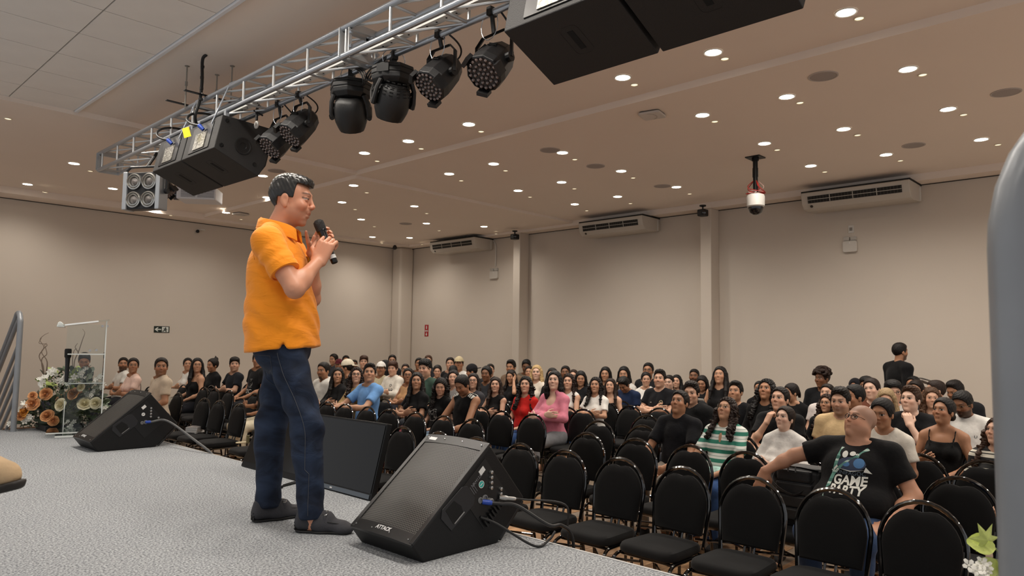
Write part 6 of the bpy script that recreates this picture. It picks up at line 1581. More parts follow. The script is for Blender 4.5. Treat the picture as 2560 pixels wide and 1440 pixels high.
def person(px, py, X, spec, label):
    """spec: fem, pose, hair style, hair colour, skin, sleeve, neck, shirt colour, trousers colour, options"""
    o = dict(fem=0, pose='lap', hair='short', hc='17110d', skin='olive', sl='short', nk='crew', top='151517', bot='1b1d24', leg='normal', res=LO, fat=0.0, gaze=None, yaw=None, pitch=0.0, tw=0.0, beard='', gl=None, cap=None, zt=None, roll=0.0, lid=False, s=None, mir=False, group='seated audience', shaved=None, lips=0.4)
    o.update(spec)
    X0 = X
    for dX in [0.0]+[v for k in range(1, 13) for v in (0.06*k, -0.06*k)]:
        p = at_x(px, py, X0+dX)
        if p[1] < WALL_Y-0.42 and p[0] < WALL_X-0.45 and all(math.hypot(p[0]-a, (p[1]-b_)) > 0.40 for a, b_ in PLACED): X = X0+dX; break
    else:
        while at_x(px, py, X)[1] > WALL_Y-0.42: X -= 0.05
    p = at_x(px, py, X); x, y, zt = p; PLACED.append((x, y))
    s = o['s'] or float(np.clip((zt+0.32)/(1.312-0.46), 0.88, 1.15)); 
    base_z = zt-1.312*s if o['s'] else FLOOR+0.46-0.46*s
    base_z = min(max(zt-1.312*s, FLOOR-0.05), FLOOR+0.46-0.46*s+0.12)
    face = PI+o['tw']                       # torso direction in the world
    # gaze
    hw = np.array([x, y, zt-0.12*s])
    if o['yaw'] is None:
        d = (o['gaze'] if o['gaze'] is not None else SPK)-hw; yw = math.atan2(d[1], d[0])-face; yw = (yw+PI) % (2*PI)-PI; yw = max(-1.25, min(1.25, yw)); pt = math.atan2(d[2], math.hypot(d[0], d[1]))
    else: yw = o['yaw']; pt = 0.0
    pt += o['pitch']
    P0, Q, w = body_template(o['pose'], bool(o['fem']), o['fat'], o['res'])
    col = paint(P0, SKIN.get(o['skin'], o['skin']), o['hc'], o['beard'], o['lips'] if o['fem'] else 0.25, o['res'], o['lid'], shaved=o['shaved'], brow=0.8 if o['fem'] else 1.0, hk=HSZ[bool(o['fem'])])
    if o.get('tattoo'):
        q = np.exp(-(((P0[:, 2]-0.90)/0.062)**4+((P0[:, 0]+0.0)/0.05)**4))*(P0[:, 1] > 0.17)*(0.5+0.5*np.sin(P0[:, 2]*210+3*np.sin(P0[:, 0]*160))); col = col*(1-0.6*q[:, None])
    if o['mir']: P0 = P0*np.array((1, -1, 1), np.float32); Q = Q[:, ::-1]
    P = rot_head(P0, w, yw, pt, o['roll'])
    me = np_mesh('person', P, Q, col); me.materials.append(m_skin)
    b = bpy.data.objects.new('person', me); COL.objects.link(b); tag(b, label, 'person', o['group'])
    # head is near the pelvis axis when upright; after turning keep the crown where the photograph has it
    cw = Matrix.Rotation(face, 3, 'Z') @ (head_matrix(yw, pt, o['roll']) @ Vector((-0.01, 0, 0.06)))*s
    b.location = (x-cw[0], y-cw[1], base_z); b.rotation_euler = (0, 0, face); b.scale = (s, s, s)
    mirs = (lambda ob: setattr(ob, 'scale', (1, -1, 1))) if o['mir'] else (lambda ob: None)
    fem = bool(o['fem'])
    if o['sl'] == 'strap': sm = strap_mesh(o['pose'], fem, o['fat'], o['res'])
    else: sm = top_mesh(o['pose'], fem, o['fat'], o['sl'], o['nk'], o['res'])
    tm = o['top'] if not isinstance(o['top'], str) else fabric(o['top'])
    so = share('camisole' if o['sl'] == 'strap' else 'hooded_top' if o['sl'] == 'hood' else 'shirt', sm, b, tm); mirs(so)
    lm = legs_mesh(fem, o['fat'], o['leg'], o['res']); lo_ = share('trousers' if o['leg'] != 'shorts' else 'shorts', lm, b, fabric(o['bot'], 'denim'))
    if X < 7.5:
        for sgn in (-1, 1): share('shoe', SHOE, b, fabric(o.get('shoe', '1a1a1c'), 'shoe'), loc=(0.385, sgn*0.12, 0.0))
    HM = head_matrix(yw, pt, o['roll'], HSZ[fem])
    if o['hair']:
        if o['cap'] and o['hair'] in ('short', 'fringe'): o['hair'] = 'undercap'
        ho = share('hair', hair_mesh(o['hair'], o['res']), b, hair_mat(o['hc'])); ho.matrix_local = HM
        if o['mir']: ho.matrix_local = HM
    if o['gl']: g_ = share('glasses', GL[o['gl']], b, GLM[o['gl']]); g_.matrix_local = HM
    if o['cap']:
        bk = o.get('capback', False)
        if bk not in CAPS: CAPS[bk] = cap_me(bk)
        c_ = share('cap', CAPS[bk], b, fabric(o['cap'], 'cap')); c_.matrix_local = HM
    return b, sm, HM
# ------------------------------------------------------------------ the audience
CAMV = np.array([0.6, 1.2, 1.3])
BK, WHT, CRM = '0c0c0e', 'd9d6cf', 'cdbfa8'
r2, r3, r4, r5, r6, r7 = 5.99, 6.91, 7.83, 8.75, 9.67, 10.3
A = dict
FOLK = [
 # left block
 (212,879,3.95,A(hair='wavy_short',top=BK,pitch=-0.5,gl='thin',skin='tan',pose='lap',bot='22252e',lid=True),'man in black shirt looking down behind the acrylic lectern'),
 (309,894,4.72,A(hair='receding',top=WHT,nk='polo',beard='full',skin='tan',pose='cross',bot='23252b'),'bearded man in white polo shirt beside woman in pale pink, left block'),
 (334,895,4.3,A(fem=1,hair='pony',top='d8b9ab',skin='tan',gl='thin',pose='cross',bot='2a2c33'),'woman in glasses and pale pink top, arms folded, left block'),
 (404,896,4.12,A(hair='short',hc='1d140e',top='c9b8a3',nk='polo',skin='tan',beard='stubble',res=HI,pose='lap',bot='2b2c30',gaze=CAMV),'man in beige short-sleeved shirt sitting behind the far floor monitor'),
 (470,895,5.7,A(fem=1,hair='pony',top=WHT,sl='none',skin='olive',pose='cross',bot='8b857a'),'woman in white sleeveless top with her forearm raised, left block'),
 (494,895,5.25,A(fem=1,hair='long',hc='0e0c0c',top=BK,sl='strap',gl='thin',skin='olive',bot='202127'),'woman with long straight black hair and glasses in black tank top, left block'),
 (533,896,5.7,A(fem=1,hair='topbun',top='0f0f10',sl='long',nk='high',skin='tan',yaw=0.25,bot='1a1a1d'),'woman with high messy bun and black long-sleeved top, left block'),
 (587,894,6.0,A(hair='fringe',top='1a1d24',skin='light',pose='cross',beard='shadow',bot='23262d',tag_print=1),'man with black fringe in dark printed T-shirt, arms folded, left block'),
 (646,880,6.0,A(hair='short',top='101012',skin='tan',bot='17181b'),'man in black lettered T-shirt half hidden by the speaker, left block'),
 (672,925,5.05,A(hair='short',top=BK,skin='tan',bot='d9cfb6',pose='phone',pitch=-0.4,leg='wide'),'person in wide cream trousers hidden behind the legs of the speaker'),
 # main block, from the far side
 (810,906,r2,A(hair='short',top=WHT,sl='hood',skin='tan',beard='goatee',yaw=0.35,bot='6a5d4f'),'man with goatee in white hooded top, profile, beside the jeans of the speaker'),
 (845,919,r2,A(fem=1,hair='long',hc='120d0b',top='131315',sl='long',skin='olive',res=HI,bot='1c1c20',pose='cross'),'woman with very long black hair in black, next to man in white hooded top'),
 (835,885,r6,A(hair='short',top='3a3d44',sl='long',nk='polo',skin='olive',yaw=0.3),'man in grey jacket at the very back, behind maroon cap'),
 (848,899,r5,A(hair='short',cap='5a1f28',top=BK,skin='tan',yaw=0.6),'person in maroon cap in the back rows'),
 (865,889,r7,A(hair='short',top='2a2b30',skin='tan'),'dark-haired head just above the maroon cap, last row'),
 (869,900,r3,A(hair='short',cap='d8cfba',capback=True,top=BK,skin='tan',yaw=-0.9),'man in cream cap worn backwards, turned away'),
 (886,900,r6,A(hair='fade',top='24262b',skin='brown'),'man with short hair between cream cap and brown mop of hair'),
 (910,890,r5,A(hair='fringe',hc='3a2418',top='2d2a2a',skin='light'),'man with a brown mop of hair behind the light blue T-shirt'),
 (892,918,r2,A(fem=1,hair='longwavy',hc='20130d',top='b99d6d',sl='long',gl='dark',skin='light',res=HI,pose='cross',bot='2c2d33',pitch=0.1),'woman in dark glasses and tan jacket with long wavy hair'),
 (925,911,r2,A(hair='quiff',hc='17110e',top='6f9ed6',skin='olive',res=HI,pose='rest',bot='23252d',pitch=0.12),'young man in light blue T-shirt with wristwatch'),
 (953,906,r4,A(hair='short',cap='e3e0da',top='bdb295',sl='long',skin='tan',beard='moustache'),'man in white cap and khaki top behind the light blue T-shirt'),
 (983,904,r4,A(hair='fringe',hc='3b2318',top='d9d3c8',sl='long',nk='polo',skin='light',yaw=0.55,pose='cross',bot='2a2d36',letter=1),'man in white lettered sweatshirt, profile turned to the white cap'),
 (964,900,r5,A(fem=1,hair='long',hc='0f0c0b',top=BK,skin='tan',yaw=-0.6),'dark-haired woman mostly hidden between white cap and brown hair'),
 (981,888,r6,A(hair='short',top='222327',skin='olive'),'man with raised black hair in the last rows, above the white sweatshirt'),
 (1014,910,r5,A(hair='wavy_short',hc='21150f',top='1b1b1f',gl='dark',skin='olive',pose='chin'),'man in dark glasses with arm raised, behind glasses woman in tan'),
 (1021,920,r3,A(fem=1,hair='pony',top='b98f66',sl='none',gl='dark',skin='tan',pose='cross',bot='263a66'),'woman in dark glasses and tan sleeveless top, arms folded'),
 (1043,931,r2,A(fem=1,hair='long',hc='120e0d',top='0c0c0e',skin='olive',res=HI,pose='cross',bot='6a2d35',emblem=1),'woman with long black hair in black T-shirt with small white emblem'),
 (1064,899,r3,A(hair='fringe',hc='0f0d0d',top='33493f',skin='light',res=HI,s=1.14,fat=0.5,yaw=0.35,bot='24272d',emblem=2),'broad man with black hair in dark green football shirt'),
 (1048,895,r6,A(hair='short',top='1e1f23',skin='tan'),'man peeping out left of the green football shirt, far row'),
 (1071,889,r7,A(hair='wavy_short',hc='4a3020',top='33343a',skin='light'),'brown curly hair showing above the green football shirt, last row'),
 (1094,912,r5,A(fem=1,hair='pony',top='1c1d20',skin='light',pitch=-0.25,lid=True),'woman with pulled-back hair looking down, right of green football shirt'),
 (1126,894,r6,A(hair='short',hc='1d130e',top='17181b',skin='light'),'man in black T-shirt beside the pale cap, far row'),
 (1148,894,r6,A(hair='short',cap='cdbf9c',top='e0dfda',skin='tan'),'man in pale straw-coloured cap in the far row'),
 (1133,910,r5,A(hair='short',hc='101011',top='141417',skin='tan',pitch=-0.7),'bowed head of black hair below the pale cap'),
 (1102,944,r2,A(fem=1,hair='longcurly',hc='15100e',top='0b0b0c',skin='light',res=HI,pitch=-0.38,lid=True,bot='8fa6bd',emblem=3),'smiling woman with long curly hair looking down, black printed T-shirt'),
 (1134,925,r3,A(fem=1,hair='longwavy',hc='17100d',top='8d8a88',skin='light',pose='chin'),'woman with dark wavy hair and hand at her mouth, between curly hair and black jersey'),
 (1154,934,r2,A(hair='short',hc='120e0c',top='0a0a0c',sl='none',nk='v',skin='tan',res=HI,beard='stubble',pitch=-0.45,lid=True,yaw=0.2,bot='222329',jersey=1,tattoo=1,pose='clasp'),'tattooed man in black sleeveless jersey with white shoulder stripes, head bowed'),
 (1184,933,r3,A(fem=1,hair='long',hc='1a1210',top='3a3a3f',gl='dark',skin='light'),'woman in dark glasses with long dark hair and grey top, behind the tattooed man'),
 (1179,911,r5,A(hair='fringe',hc='0f0e0e',cap='1a1a1e',capback=True,top='1a1a1d',skin='tan',yaw=-0.7,pitch=-0.2),'person in black cap turned away, behind glasses woman in grey'),
 (1217,915,r4,A(fem=1,hair='lowbun',hc='0c0b0b',top='1f2126',skin='brown',yaw=0.4),'woman with dark skin and low black bun, profile'),
 (1226,910,r6,A(hair='fade',top='2a2b30',skin='light'),'balding man just above the low black bun'),
 (1240,943,r3,A(fem=1,hair='long',hc='23160f',top='0f0e10',sl='none',skin='light',res=HI,pose='cross',bot='b6c0cc'),'woman with long brown hair in black sleeveless top, left of the red top'),
 (1278,901,r6,A(hair='quiff',hc='120e0c',top='7b6553',skin='tan',yaw=0.35),'dark-haired man in front of the left pillar, brown shirt'),
 (1278,924,r5,A(fem=1,hair='long',hc='1a110d',top='0f0f12',skin='olive',pose='hair',mir=True,yaw=0.3,pitch=-0.1,bot='6d86a6'),'woman holding her hair with a raised bare arm, eyes down'),
 (1316,898,r7,A(hair='short',hc='0b0a0a',top='6d6254',skin='brown',pitch=-0.35),'man with rounded black hair in shadow at the left pillar'),
 (1323,915,r6,A(fem=1,hair='pony',hc='20150f',top='6a5a4c',skin='olive'),'woman half hidden behind the blonde woman'),
 (1342,913,r5,A(fem=1,hair='long',hc='b3976a',top='ddd2c4',skin='fair',res=HI,bot='3b3d44'),'blonde woman with long hair in cream top'),
 (1315,941,r3,A(fem=1,hair='longcurly',hc='15100e',top='c2241f',skin='light',res=HI,bot='2f4a78'),'woman with long black curls in bright red T-shirt'),
 (1387,927,r3,A(fem=1,hair='bob',hc='0d0b0b',top='d07d90',sl='long',nk='low',skin='fair',res=HI,pose='cross',bot='75767a',leg='skinny'),'woman with black shoulder-length hair in pink long-sleeved top, arms folded'),
 (1381,920,r5,A(fem=1,hair='long',hc='14100e',top=BK,skin='light'),'dark hair showing behind the pink top'),
 (1414,915,r6,A(hair='short',hc='0c0a0a',top='24262b',skin='brown'),'man with short black hair above the brown wavy hair, far row'),
 (1422,934,r4,A(fem=1,hair='longwavy',hc='24150f',top='e0ddd8',sl='none',skin='light',res=HI,pose='cross',bot='3a3f33'),'woman with brown wavy hair in white tank top, right of the pink top'),
 (1434,924,r6,A(fem=1,hair='pony',hc='2a1a12',top='2a2a2e',skin='light'),'brown-haired head behind the long black hair'),
 (1452,927,r5,A(fem=1,hair='long',hc='0c0b0c',top='15161a',skin='olive',yaw=0.65,pitch=-0.1),'woman whose long black hair hides her face, black top'),
 (1490,943,r4,A(fem=1,hair='longwavy',hc='150f0d',top='e2dfd9',skin='olive',res=HI,pose='cross',bot='33507d'),'woman with long dark hair in white T-shirt with flower clip at her wrist'),
 (1514,917,r6,A(fem=1,hair='bob',hc='0b0a0b',top='101013',skin='olive',pitch=-0.1),'woman with black bob in black top by the bare wall'),
 (1560,916,r6,A(fem=1,hair='long',hc='0d0b0b',top='cfcdc8',skin='olive',pose='chin',pitch=-0.15),'woman with long black hair and raised fist by the bare wall'),
 (1558,937,r5,A(hair='quiff',hc='161311',top='1a2846',skin='tan',res=HI,pitch=-0.62,lid=True,yaw=0.1,bot='22232a',pose='phone',emblem=4),'young man in navy shirt bent over his phone'),
 (1527,946,r5-0.15,A(fem=1,hair='long',hc='22150f',top='0f0f12',sl='strap',skin='light'),'woman with bare shoulder behind the white T-shirt'),
 (1621,908,r7,A(hair='short',hc='0b0b0b',top='1c1d20',gl='dark',skin='tan'),'man in glasses at the back, above the white ponytail top'),
 (1615,930,r6,A(fem=1,hair='pony',hc='120e0d',top='e4e1dc',sl='long',skin='light',yaw=0.65),'woman in white with dark ponytail, profile'),
 (1650,926,r5,A(hair='quiff',hc='17110e',top='101116',nk='v',skin='light',beard='moustache',res=HI,pose='cross',leg='shorts',bot='1b1c20',emblem=5),'young man with moustache in black football jersey, bare knee, arms folded'),
 (1673,938,r6,A(hair='fade',hc='1a1311',top='202126',skin='fair',yaw=0.2,pose='chin'),'man with pale ear just behind the black football jersey'),
 (1692,937,r6,A(fem=1,hair='long',hc='0b0a0b',top='0c0c0e',skin='light'),'smiling woman with straight black hair right of the black football jersey'),
 (1736,923,r7,A(hair='fade',hc='0c0a0a',top='1d1e22',skin='brown',beard='full'),'man with dark beard left of the middle pillar'),
 (1755,938,r6,A(fem=1,hair='long',hc='120e0d',top='1a1a1d',skin='olive',pitch=-0.35,lid=True),'woman with long dark hair looking down at the middle pillar'),
 (1801,917,r6,A(fem=1,hair='long',hc='100c0b',top='101012',sl='none',skin='olive',pose='phone',bot='22242a',pitch=0.1),'smiling woman in black sleeveless top holding a white phone, sitting high'),
 (1702,976,r2,A(hair='short',hc='17110e',top='0d0e13',nk='polo',skin='tan',res=HI,pose='clasp',bot='8d857b',pitch=0.05),'man in black polo shirt with hands between his knees, row before the black hooded top'),
 (1729,955,r3,A(hair='quiff',hc='1b1310',top='0b0c0e',sl='hood',skin='light',res=HI,yaw=0.25),'young man in black hooded sweatshirt behind the black polo'),
 (1840,955,r4,A(hair='quiff',hc='120f0d',top='0d0e12',skin='olive'),'black-haired man peering over the woman in striped shirt'),
 (1820,992,r2,A(fem=1,hair='longwavy',hc='21140e',top='STRIPE',nk='v',gl='thin',skin='olive',res=HI,pose='clasp',bot='2d4a7a',pitch=0.1,fat=0.25),'woman in glasses and green and white striped shirt'),
 (1918,947,r4,A(fem=1,hair='longcurly',hc='0f0c0b',top='0b0b0c',sl='long',skin='tan',res=HI,pitch=0.1,fat=0.2),'woman with long dark curls in black, head tilted back'),
 (1952,968,r3,A(hair='short',hc='17110f',top='0b0c0f',skin='light',res=HI,pose='chin',bot='1c1d21'),'young man in black T-shirt with his fist at his mouth'),
 (1978,958,r5,A(fem=1,hair='pony',hc='171110',top='0b0b0d',sl='long',skin='olive',yaw=-0.55,pitch=-0.1),'woman in black with pulled-back hair turned to her left'),
 (1965,1015,r2,A(fem=1,hair='pony',hc='20150f',top='dedbd6',sl='long',nk='high',skin='fair',res=HI,pose='cross',bot='6b5c52',leg='skinny'),'woman in white high-necked long-sleeved top, papers on her lap'),
 (2056,923,r7,A(hair='afro',hc='24150e',top='121316',sl='long',skin='brown',yaw=-0.35),'man with curly afro hair and black shirt by the bare wall'),
 (2069,960,r5,A(hair='fade',hc='17110e',top='d6cdc9',skin='light'),'man with cropped hair in pale shirt below the afro'),
 (2069,985,r4,A(fem=1,hair='longcurly',hc='2b1a11',top='0b0b0d',sl='long',gl='thin',skin='olive',res=HI),'woman with brown curls and thin glasses in black, beside the beige T-shirt'),
 (2101,970,r3,A(hair='quiff',hc='15100d',top='cdb186',skin='light',res=HI,beard='stubble',yaw=0.0,pitch=-0.05,bot='2a2a2e',fat=0.15),'man with moustache in sand-coloured T-shirt behind the man in Game Party shirt'),
 (1899,953,r6,A(fem=1,hair='pony',hc='0d0c0c',top='0f0f12',skin='tan'),'dark head left of the long dark curls'),
 (2178,945,r5,A(fem=1,hair='pony',hc='20140f',top='6a3f2e',skin='fair',pitch=-0.1,roll=0.12,fat=0.3),'pale woman with high forehead and tied hair, head tilted'),
 (2167,943,r6,A(hair='fringe',hc='0b0a0a',top='222226',skin='tan'),'black hair behind the pale woman with high forehead'),
 (2138,948,r7,A(hair='short',cap='15151a',capback=True,top='1c1c20',skin='tan'),'person in black cap in the back row behind the sand-coloured T-shirt'),
 (2137,962,r4,A(hair='curlytop',hc='0f0d0d',top='19191c',skin='tan',yaw=-0.6),'dark curly head right behind the sand-coloured T-shirt'),
 (2205,995,r2+0.1,A(fem=1,hair='lowbun',hc='0f0c0b',top='d8d2c6',skin='tan',res=HI,yaw=-0.1,pitch=-0.1,bot='2b2b30',script=1),'dark-haired woman in cream printed T-shirt half hidden by the shaved head'),
 (2215,970,r4,A(fem=1,hair='long',hc='97805f',top='cfcac2',skin='light',yaw=0.2,pitch=-0.15),'woman with long streaked blonde hair behind the cream printed T-shirt'),
 (2231,952,r5,A(hair='fringe',hc='0d0b0b',top='cfcbc6',gl='dark',skin='light',yaw=0.5),'man with black fringe and glasses in front of the walking man'),
 (2290,950,r6,A(hair='curlytop',hc='1d130e',top='2a2b30',skin='olive',pitch=-0.2),'curly-haired man behind the man with hand over his mouth'),
 (2283,941,r7,A(hair='short',hc='0b0a0a',top='17181b',skin='tan'),'black hair at the elbow of the walking man'),
 (2278,968,r4,A(hair='quiff',hc='3a2618',top='0b0c0f',skin='fair',res=HI,pose='chin',mir=True,bot='1c1c22'),'young man with brown hair, hand over his mouth and black T-shirt'),
 (2328,968,r5,A(fem=1,hair='longwavy',hc='4a3322',top='5a4a42',skin='light',yaw=0.35),'woman with light brown hair in profile behind the black camisole'),
 (2340,951,r6,A(hair='fade',hc='241812',top='2c2c30',skin='light',yaw=-1.0),'man with cropped brown hair turned away, back row at right'),
 (2386,950,r6,A(hair='quiff',hc='161110',top='15161a',skin='tan',yaw=-0.5,pitch=-0.3,fat=0.3),'man in black bowed forward in the back row, last at right'),
 (2361,994,r3,A(fem=1,hair='lowbun',hc='14100d',top='09090a',sl='strap',skin='tan',res=HI,pose='phone',bot='101013'),'woman in black camisole with thin straps holding a phone'),
 (2404,975,r4,A(hair='short',hc='0f0d0c',top='dbd9d4',nk='polo',gl='thin',skin='brown',beard='full',res=HI,pitch=-0.5,lid=True,bot='2a2b30',pose='phone',emblem=6),'bearded man in glasses and white polo looking down, right of the camisole'),
 (2497,1044,6.3,A(fem=1,hair='longcurly',hc='3a2517',top='STRIPE2',sl='long',skin='light',res=HI,bot='0f0f12'),'woman with long brown curls and black-and-white striped sleeve behind the rail'),
]
m_str1 = stripes_mat('shirt_stripes_green', [(0.0, '2f7f6b'), (0.28, 'dfe3dd'), (0.52, '9fb0a8'), (0.60, 'e2e5df'), (0.86, '2f7f6b')], 0.082)
m_str2 = stripes_mat('shirt_stripes_black', [(0.0, '101012'), (0.62, 'd9d4c4'), (0.82, '101012'), (0.88, 'd9d4c4')], 0.13)
m_pw = mat('print_offwhite', 'cfcfc8', rough=0.7); m_pg = mat('print_grey_art', '8f8f8c', rough=0.7); m_pt = mat('print_teal', '37776a', rough=0.7); m_pd = mat('print_dark', '2b2724', rough=0.7)
PEOPLE = {}
def scribble(seed, w, h, n=9, r=0.0022):
    rr_ = random.Random(seed); mb = MB()
    for k in range(n):
        x, y = rr_.uniform(-w, w), rr_.uniform(-h, h); pts = [(x, y)]
        for _ in range(4): x += rr_.uniform(-w*0.6, w*0.6); y += rr_.uniform(-h*0.5, h*0.5); pts.append((max(-w, min(w, x)), max(-h, min(h, y))))
        for a, b in zip(pts[:-1], pts[1:]):
            d = np.subtract(b, a); L = np.hypot(*d)+1e-6; q = np.array((-d[1], d[0]))/L*r; mb.add([(*(np.array(a)-q), 0), (*(np.array(b)-q), 0), (*(np.array(b)+q), 0), (*(np.array(a)+q), 0)], [(0, 1, 2, 3)])
    return mb.mesh('print')
def ringpoly(cx, cy, rx, ry, r, n=14):
    mb = MB(); vs = []; fs = []
    for k in range(n):
        a = 2*PI*k/n; vs += [(cx+rx*math.cos(a), cy+ry*math.sin(a), 0), (cx+(rx-r)*math.cos(a), cy+(ry-r)*math.sin(a), 0)]
    for k in range(n): j = (k+1) % n; fs.append((2*k, 2*j, 2*j+1, 2*k+1))
    return mb.add(vs, fs)
# ---- the large man in the lettered black T-shirt
GP = dict(fem=0, pose='wide', hair='', hc='2a2320', skin='c08e72', sl='short', nk='crew', top='0b0b0d', bot='32486b', res=HI, fat=1.15, gl='dark', s=0.97, pitch=0.08, beard='shadow', shaved='5a534e', group='seated audience', tw=0.0, shoe='3a3a3c')
gp, gsm, GHM = person(2158, 1008, 4.98, GP, 'heavy man with shaved head and glasses in black lettered T-shirt, arm over the next chair')
PEOPLE['gp'] = gp
decal(gp, gsm, text_mesh('GAME', 0.074, 0.0, 0.0022), m_pw, 1, 'lettering', center=(0.02, 0.838))
decal(gp, gsm, text_mesh('PARTY', 0.066, 0.0, 0.0022), m_pw, 1, 'lettering', center=(0.017, 0.785))
decal(gp, gsm, text_mesh('UNIFAGOC', 0.034, 0.0), mat('print_slate', '4a5866', rough=0.7), 1, 'lettering', center=(0.02, 0.882))
m_eb = mat('print_blue', '3f6f9f', rough=0.6); m_en = mat('print_navy_blue', '1d2c48', rough=0.6)
def ellp(cx, cy, rx, ry, n=16, a0=0, a1=360): return [(cx+rx*math.cos(R(a0+(a1-a0)*k/n)), cy+ry*math.sin(R(a0+(a1-a0)*k/n))) for k in range(n+(0 if a1-a0 == 360 else 1))]
decal(gp, gsm, blob_flat([ellp(0.0, 0.0, 0.085, 0.042), ]), m_en, 1, 'print_emblem', center=(0.02, 0.938))
decal(gp, gsm, blob_flat([ellp(0.045, 0.008, 0.032, 0.030), ellp(-0.03, -0.002, 0.022, 0.015)]), m_eb, 1, 'print_emblem', center=(0.02, 0.9381)).location.x = 0.002
decal(gp, gsm, blob_flat([ellp(-0.045, 0.055, 0.018, 0.020), ellp(0.0, 0.062, 0.018, 0.013), ellp(0.028, 0.058, 0.010, 0.006), [(-0.12, -0.05), (-0.085, -0.012), (-0.07, -0.042)], [(0.085, -0.012), (0.12, -0.05), (0.075, -0.042)], [(-0.08, -0.03), (0.0, -0.046), (0.08, -0.03), (0.0, -0.040)]]), m_pw, 1, 'print_emblem', center=(0.02, 0.938)).location.x = 0.004
for px, py, X, sp_, lab in FOLK:
    if sp_.get('top') == 'STRIPE': sp_['top'] = m_str1
    if sp_.get('top') == 'STRIPE2': sp_['top'] = m_str2
    b, sm, HM = person(px, py, X, sp_, lab); PEOPLE[lab] = b
    if px == 646: decal(b, sm, text_mesh('CEC', 0.085, 0.0), m_pw, 1, 'lettering', center=(0, 0.74)); decal(b, sm, scribble(3, 0.07, 0.06), m_pg, 1, 'shirt_art', center=(0, 0.86))
    if sp_.get('tag_print'): decal(b, sm, scribble(8, 0.09, 0.03, 6, 0.005), m_pw, 1, 'shirt_art', center=(0.02, 0.78))
    if sp_.get('letter'): decal(b, sm, text_mesh('QATAR', 0.075, 0.0), mat('print_navy', '20242f', rough=0.7), 1, 'lettering', center=(0.0, 0.85)); decal(b, sm, ringpoly(0, 0, 0.02, 0.02, 0.006).mesh('crest'), mat('print_navy', '20242f', rough=0.7), 1, 'crest', center=(0.07, 0.93))
    em = sp_.get('emblem')
    if em == 1: decal(b, sm, blob_flat([[(-0.02, -0.02), (0.02, -0.02), (0.02, -0.012), (-0.02, -0.012)], [(-0.008, -0.008), (0.012, -0.008), (0.016, 0.02), (0.004, 0.034), (0.002, 0.012)]]), m_pw, 1, 'shirt_emblem', center=(0.06, 0.80))
    if em == 2: decal(b, sm, blob_flat([[(-0.035, 0.02), (-0.02, 0.0), (0, -0.025), (0.02, 0.0), (0.035, 0.02), (0.012, 0.012), (0, 0.02), (-0.012, 0.012)]]), m_pw, 1, 'shirt_emblem', center=(0.0, 0.93))
    if em == 3: decal(b, sm, scribble(21, 0.075, 0.075, 16, 0.003), m_pg, 1, 'shirt_art', center=(0, 0.83))
    if em == 4: decal(b, sm, blob_flat([[(-0.03, 0.01), (-0.02, -0.01), (0.04, 0.012), (-0.015, 0.0)]]), m_pw, 1, 'shirt_emblem', center=(-0.06, 0.88))
    if em == 5: decal(b, sm, ringpoly(0, 0, 0.024, 0.034, 0.006).add([(-0.010, -0.008, 0), (0.010, -0.008, 0), (0.008, 0.012, 0), (-0.008, 0.012, 0)], [(0, 1, 2, 3)]).mesh('crest'), mat('print_gold', 'b9a888', rough=0.7), 1, 'crest', center=(0.08, 0.90)); decal(b, sm, blob_flat([[(-0.02, 0.006), (0.0, 0.0), (-0.02, -0.008), (0.004, -0.003), (0.02, -0.008), (0.008, 0.0), (0.02, 0.006), (0.0, 0.003)]]), m_pw, 1, 'shirt_emblem', center=(-0.07, 0.90))
    if em == 6: decal(b, sm, text_mesh('U', 0.035, 0.0), mat('print_navy', '20242f', rough=0.7), 1, 'lettering', center=(0.09, 0.90))
    if sp_.get('script'): decal(b, sm, scribble(14, 0.11, 0.05, 12, 0.002), m_pd, 1, 'shirt_art', center=(0.03, 0.90))
    if sp_.get('jersey'):
        for s in (-1, 1):
            k = MB()
            for j in range(3):
                y0 = 0.085+0.026*j; k.add([(-0.07, s*y0, 1.062-0.012*j), (0.03, s*y0, 1.055-0.012*j), (0.03, s*(y0+0.017), 1.050-0.012*j), (-0.07, s*(y0+0.017), 1.056-0.012*j)], [(0, 1, 2, 3)])
            bm = bmesh.new(); me = k.mesh('shoulder_stripes'); bm.from_mesh(me); bmesh.ops.subdivide_edges(bm, edges=bm.edges[:], cuts=3, use_grid_fill=True)
            bv = BVHTree.FromPolygons([v.co for v in sm.vertices], [tuple(p.vertices) for p in sm.polygons])
            for v in bm.verts:
                h = bv.find_nearest(v.co); v.co = h[0]+h[1]*0.004 if h[0] is not None else v.co
            bm.to_mesh(me); bm.free(); link('shoulder_stripes', me, m_pw, b)
# chairs under the sitters
for px, py, X, sp_, lab in FOLK:
    b = PEOPLE[lab]
    chair(b.location.x+0.03, b.location.y, b.rotation_euler.z, 'black chair under the '+' '.join(lab.split()[:11]), 'occupied banquet chairs')
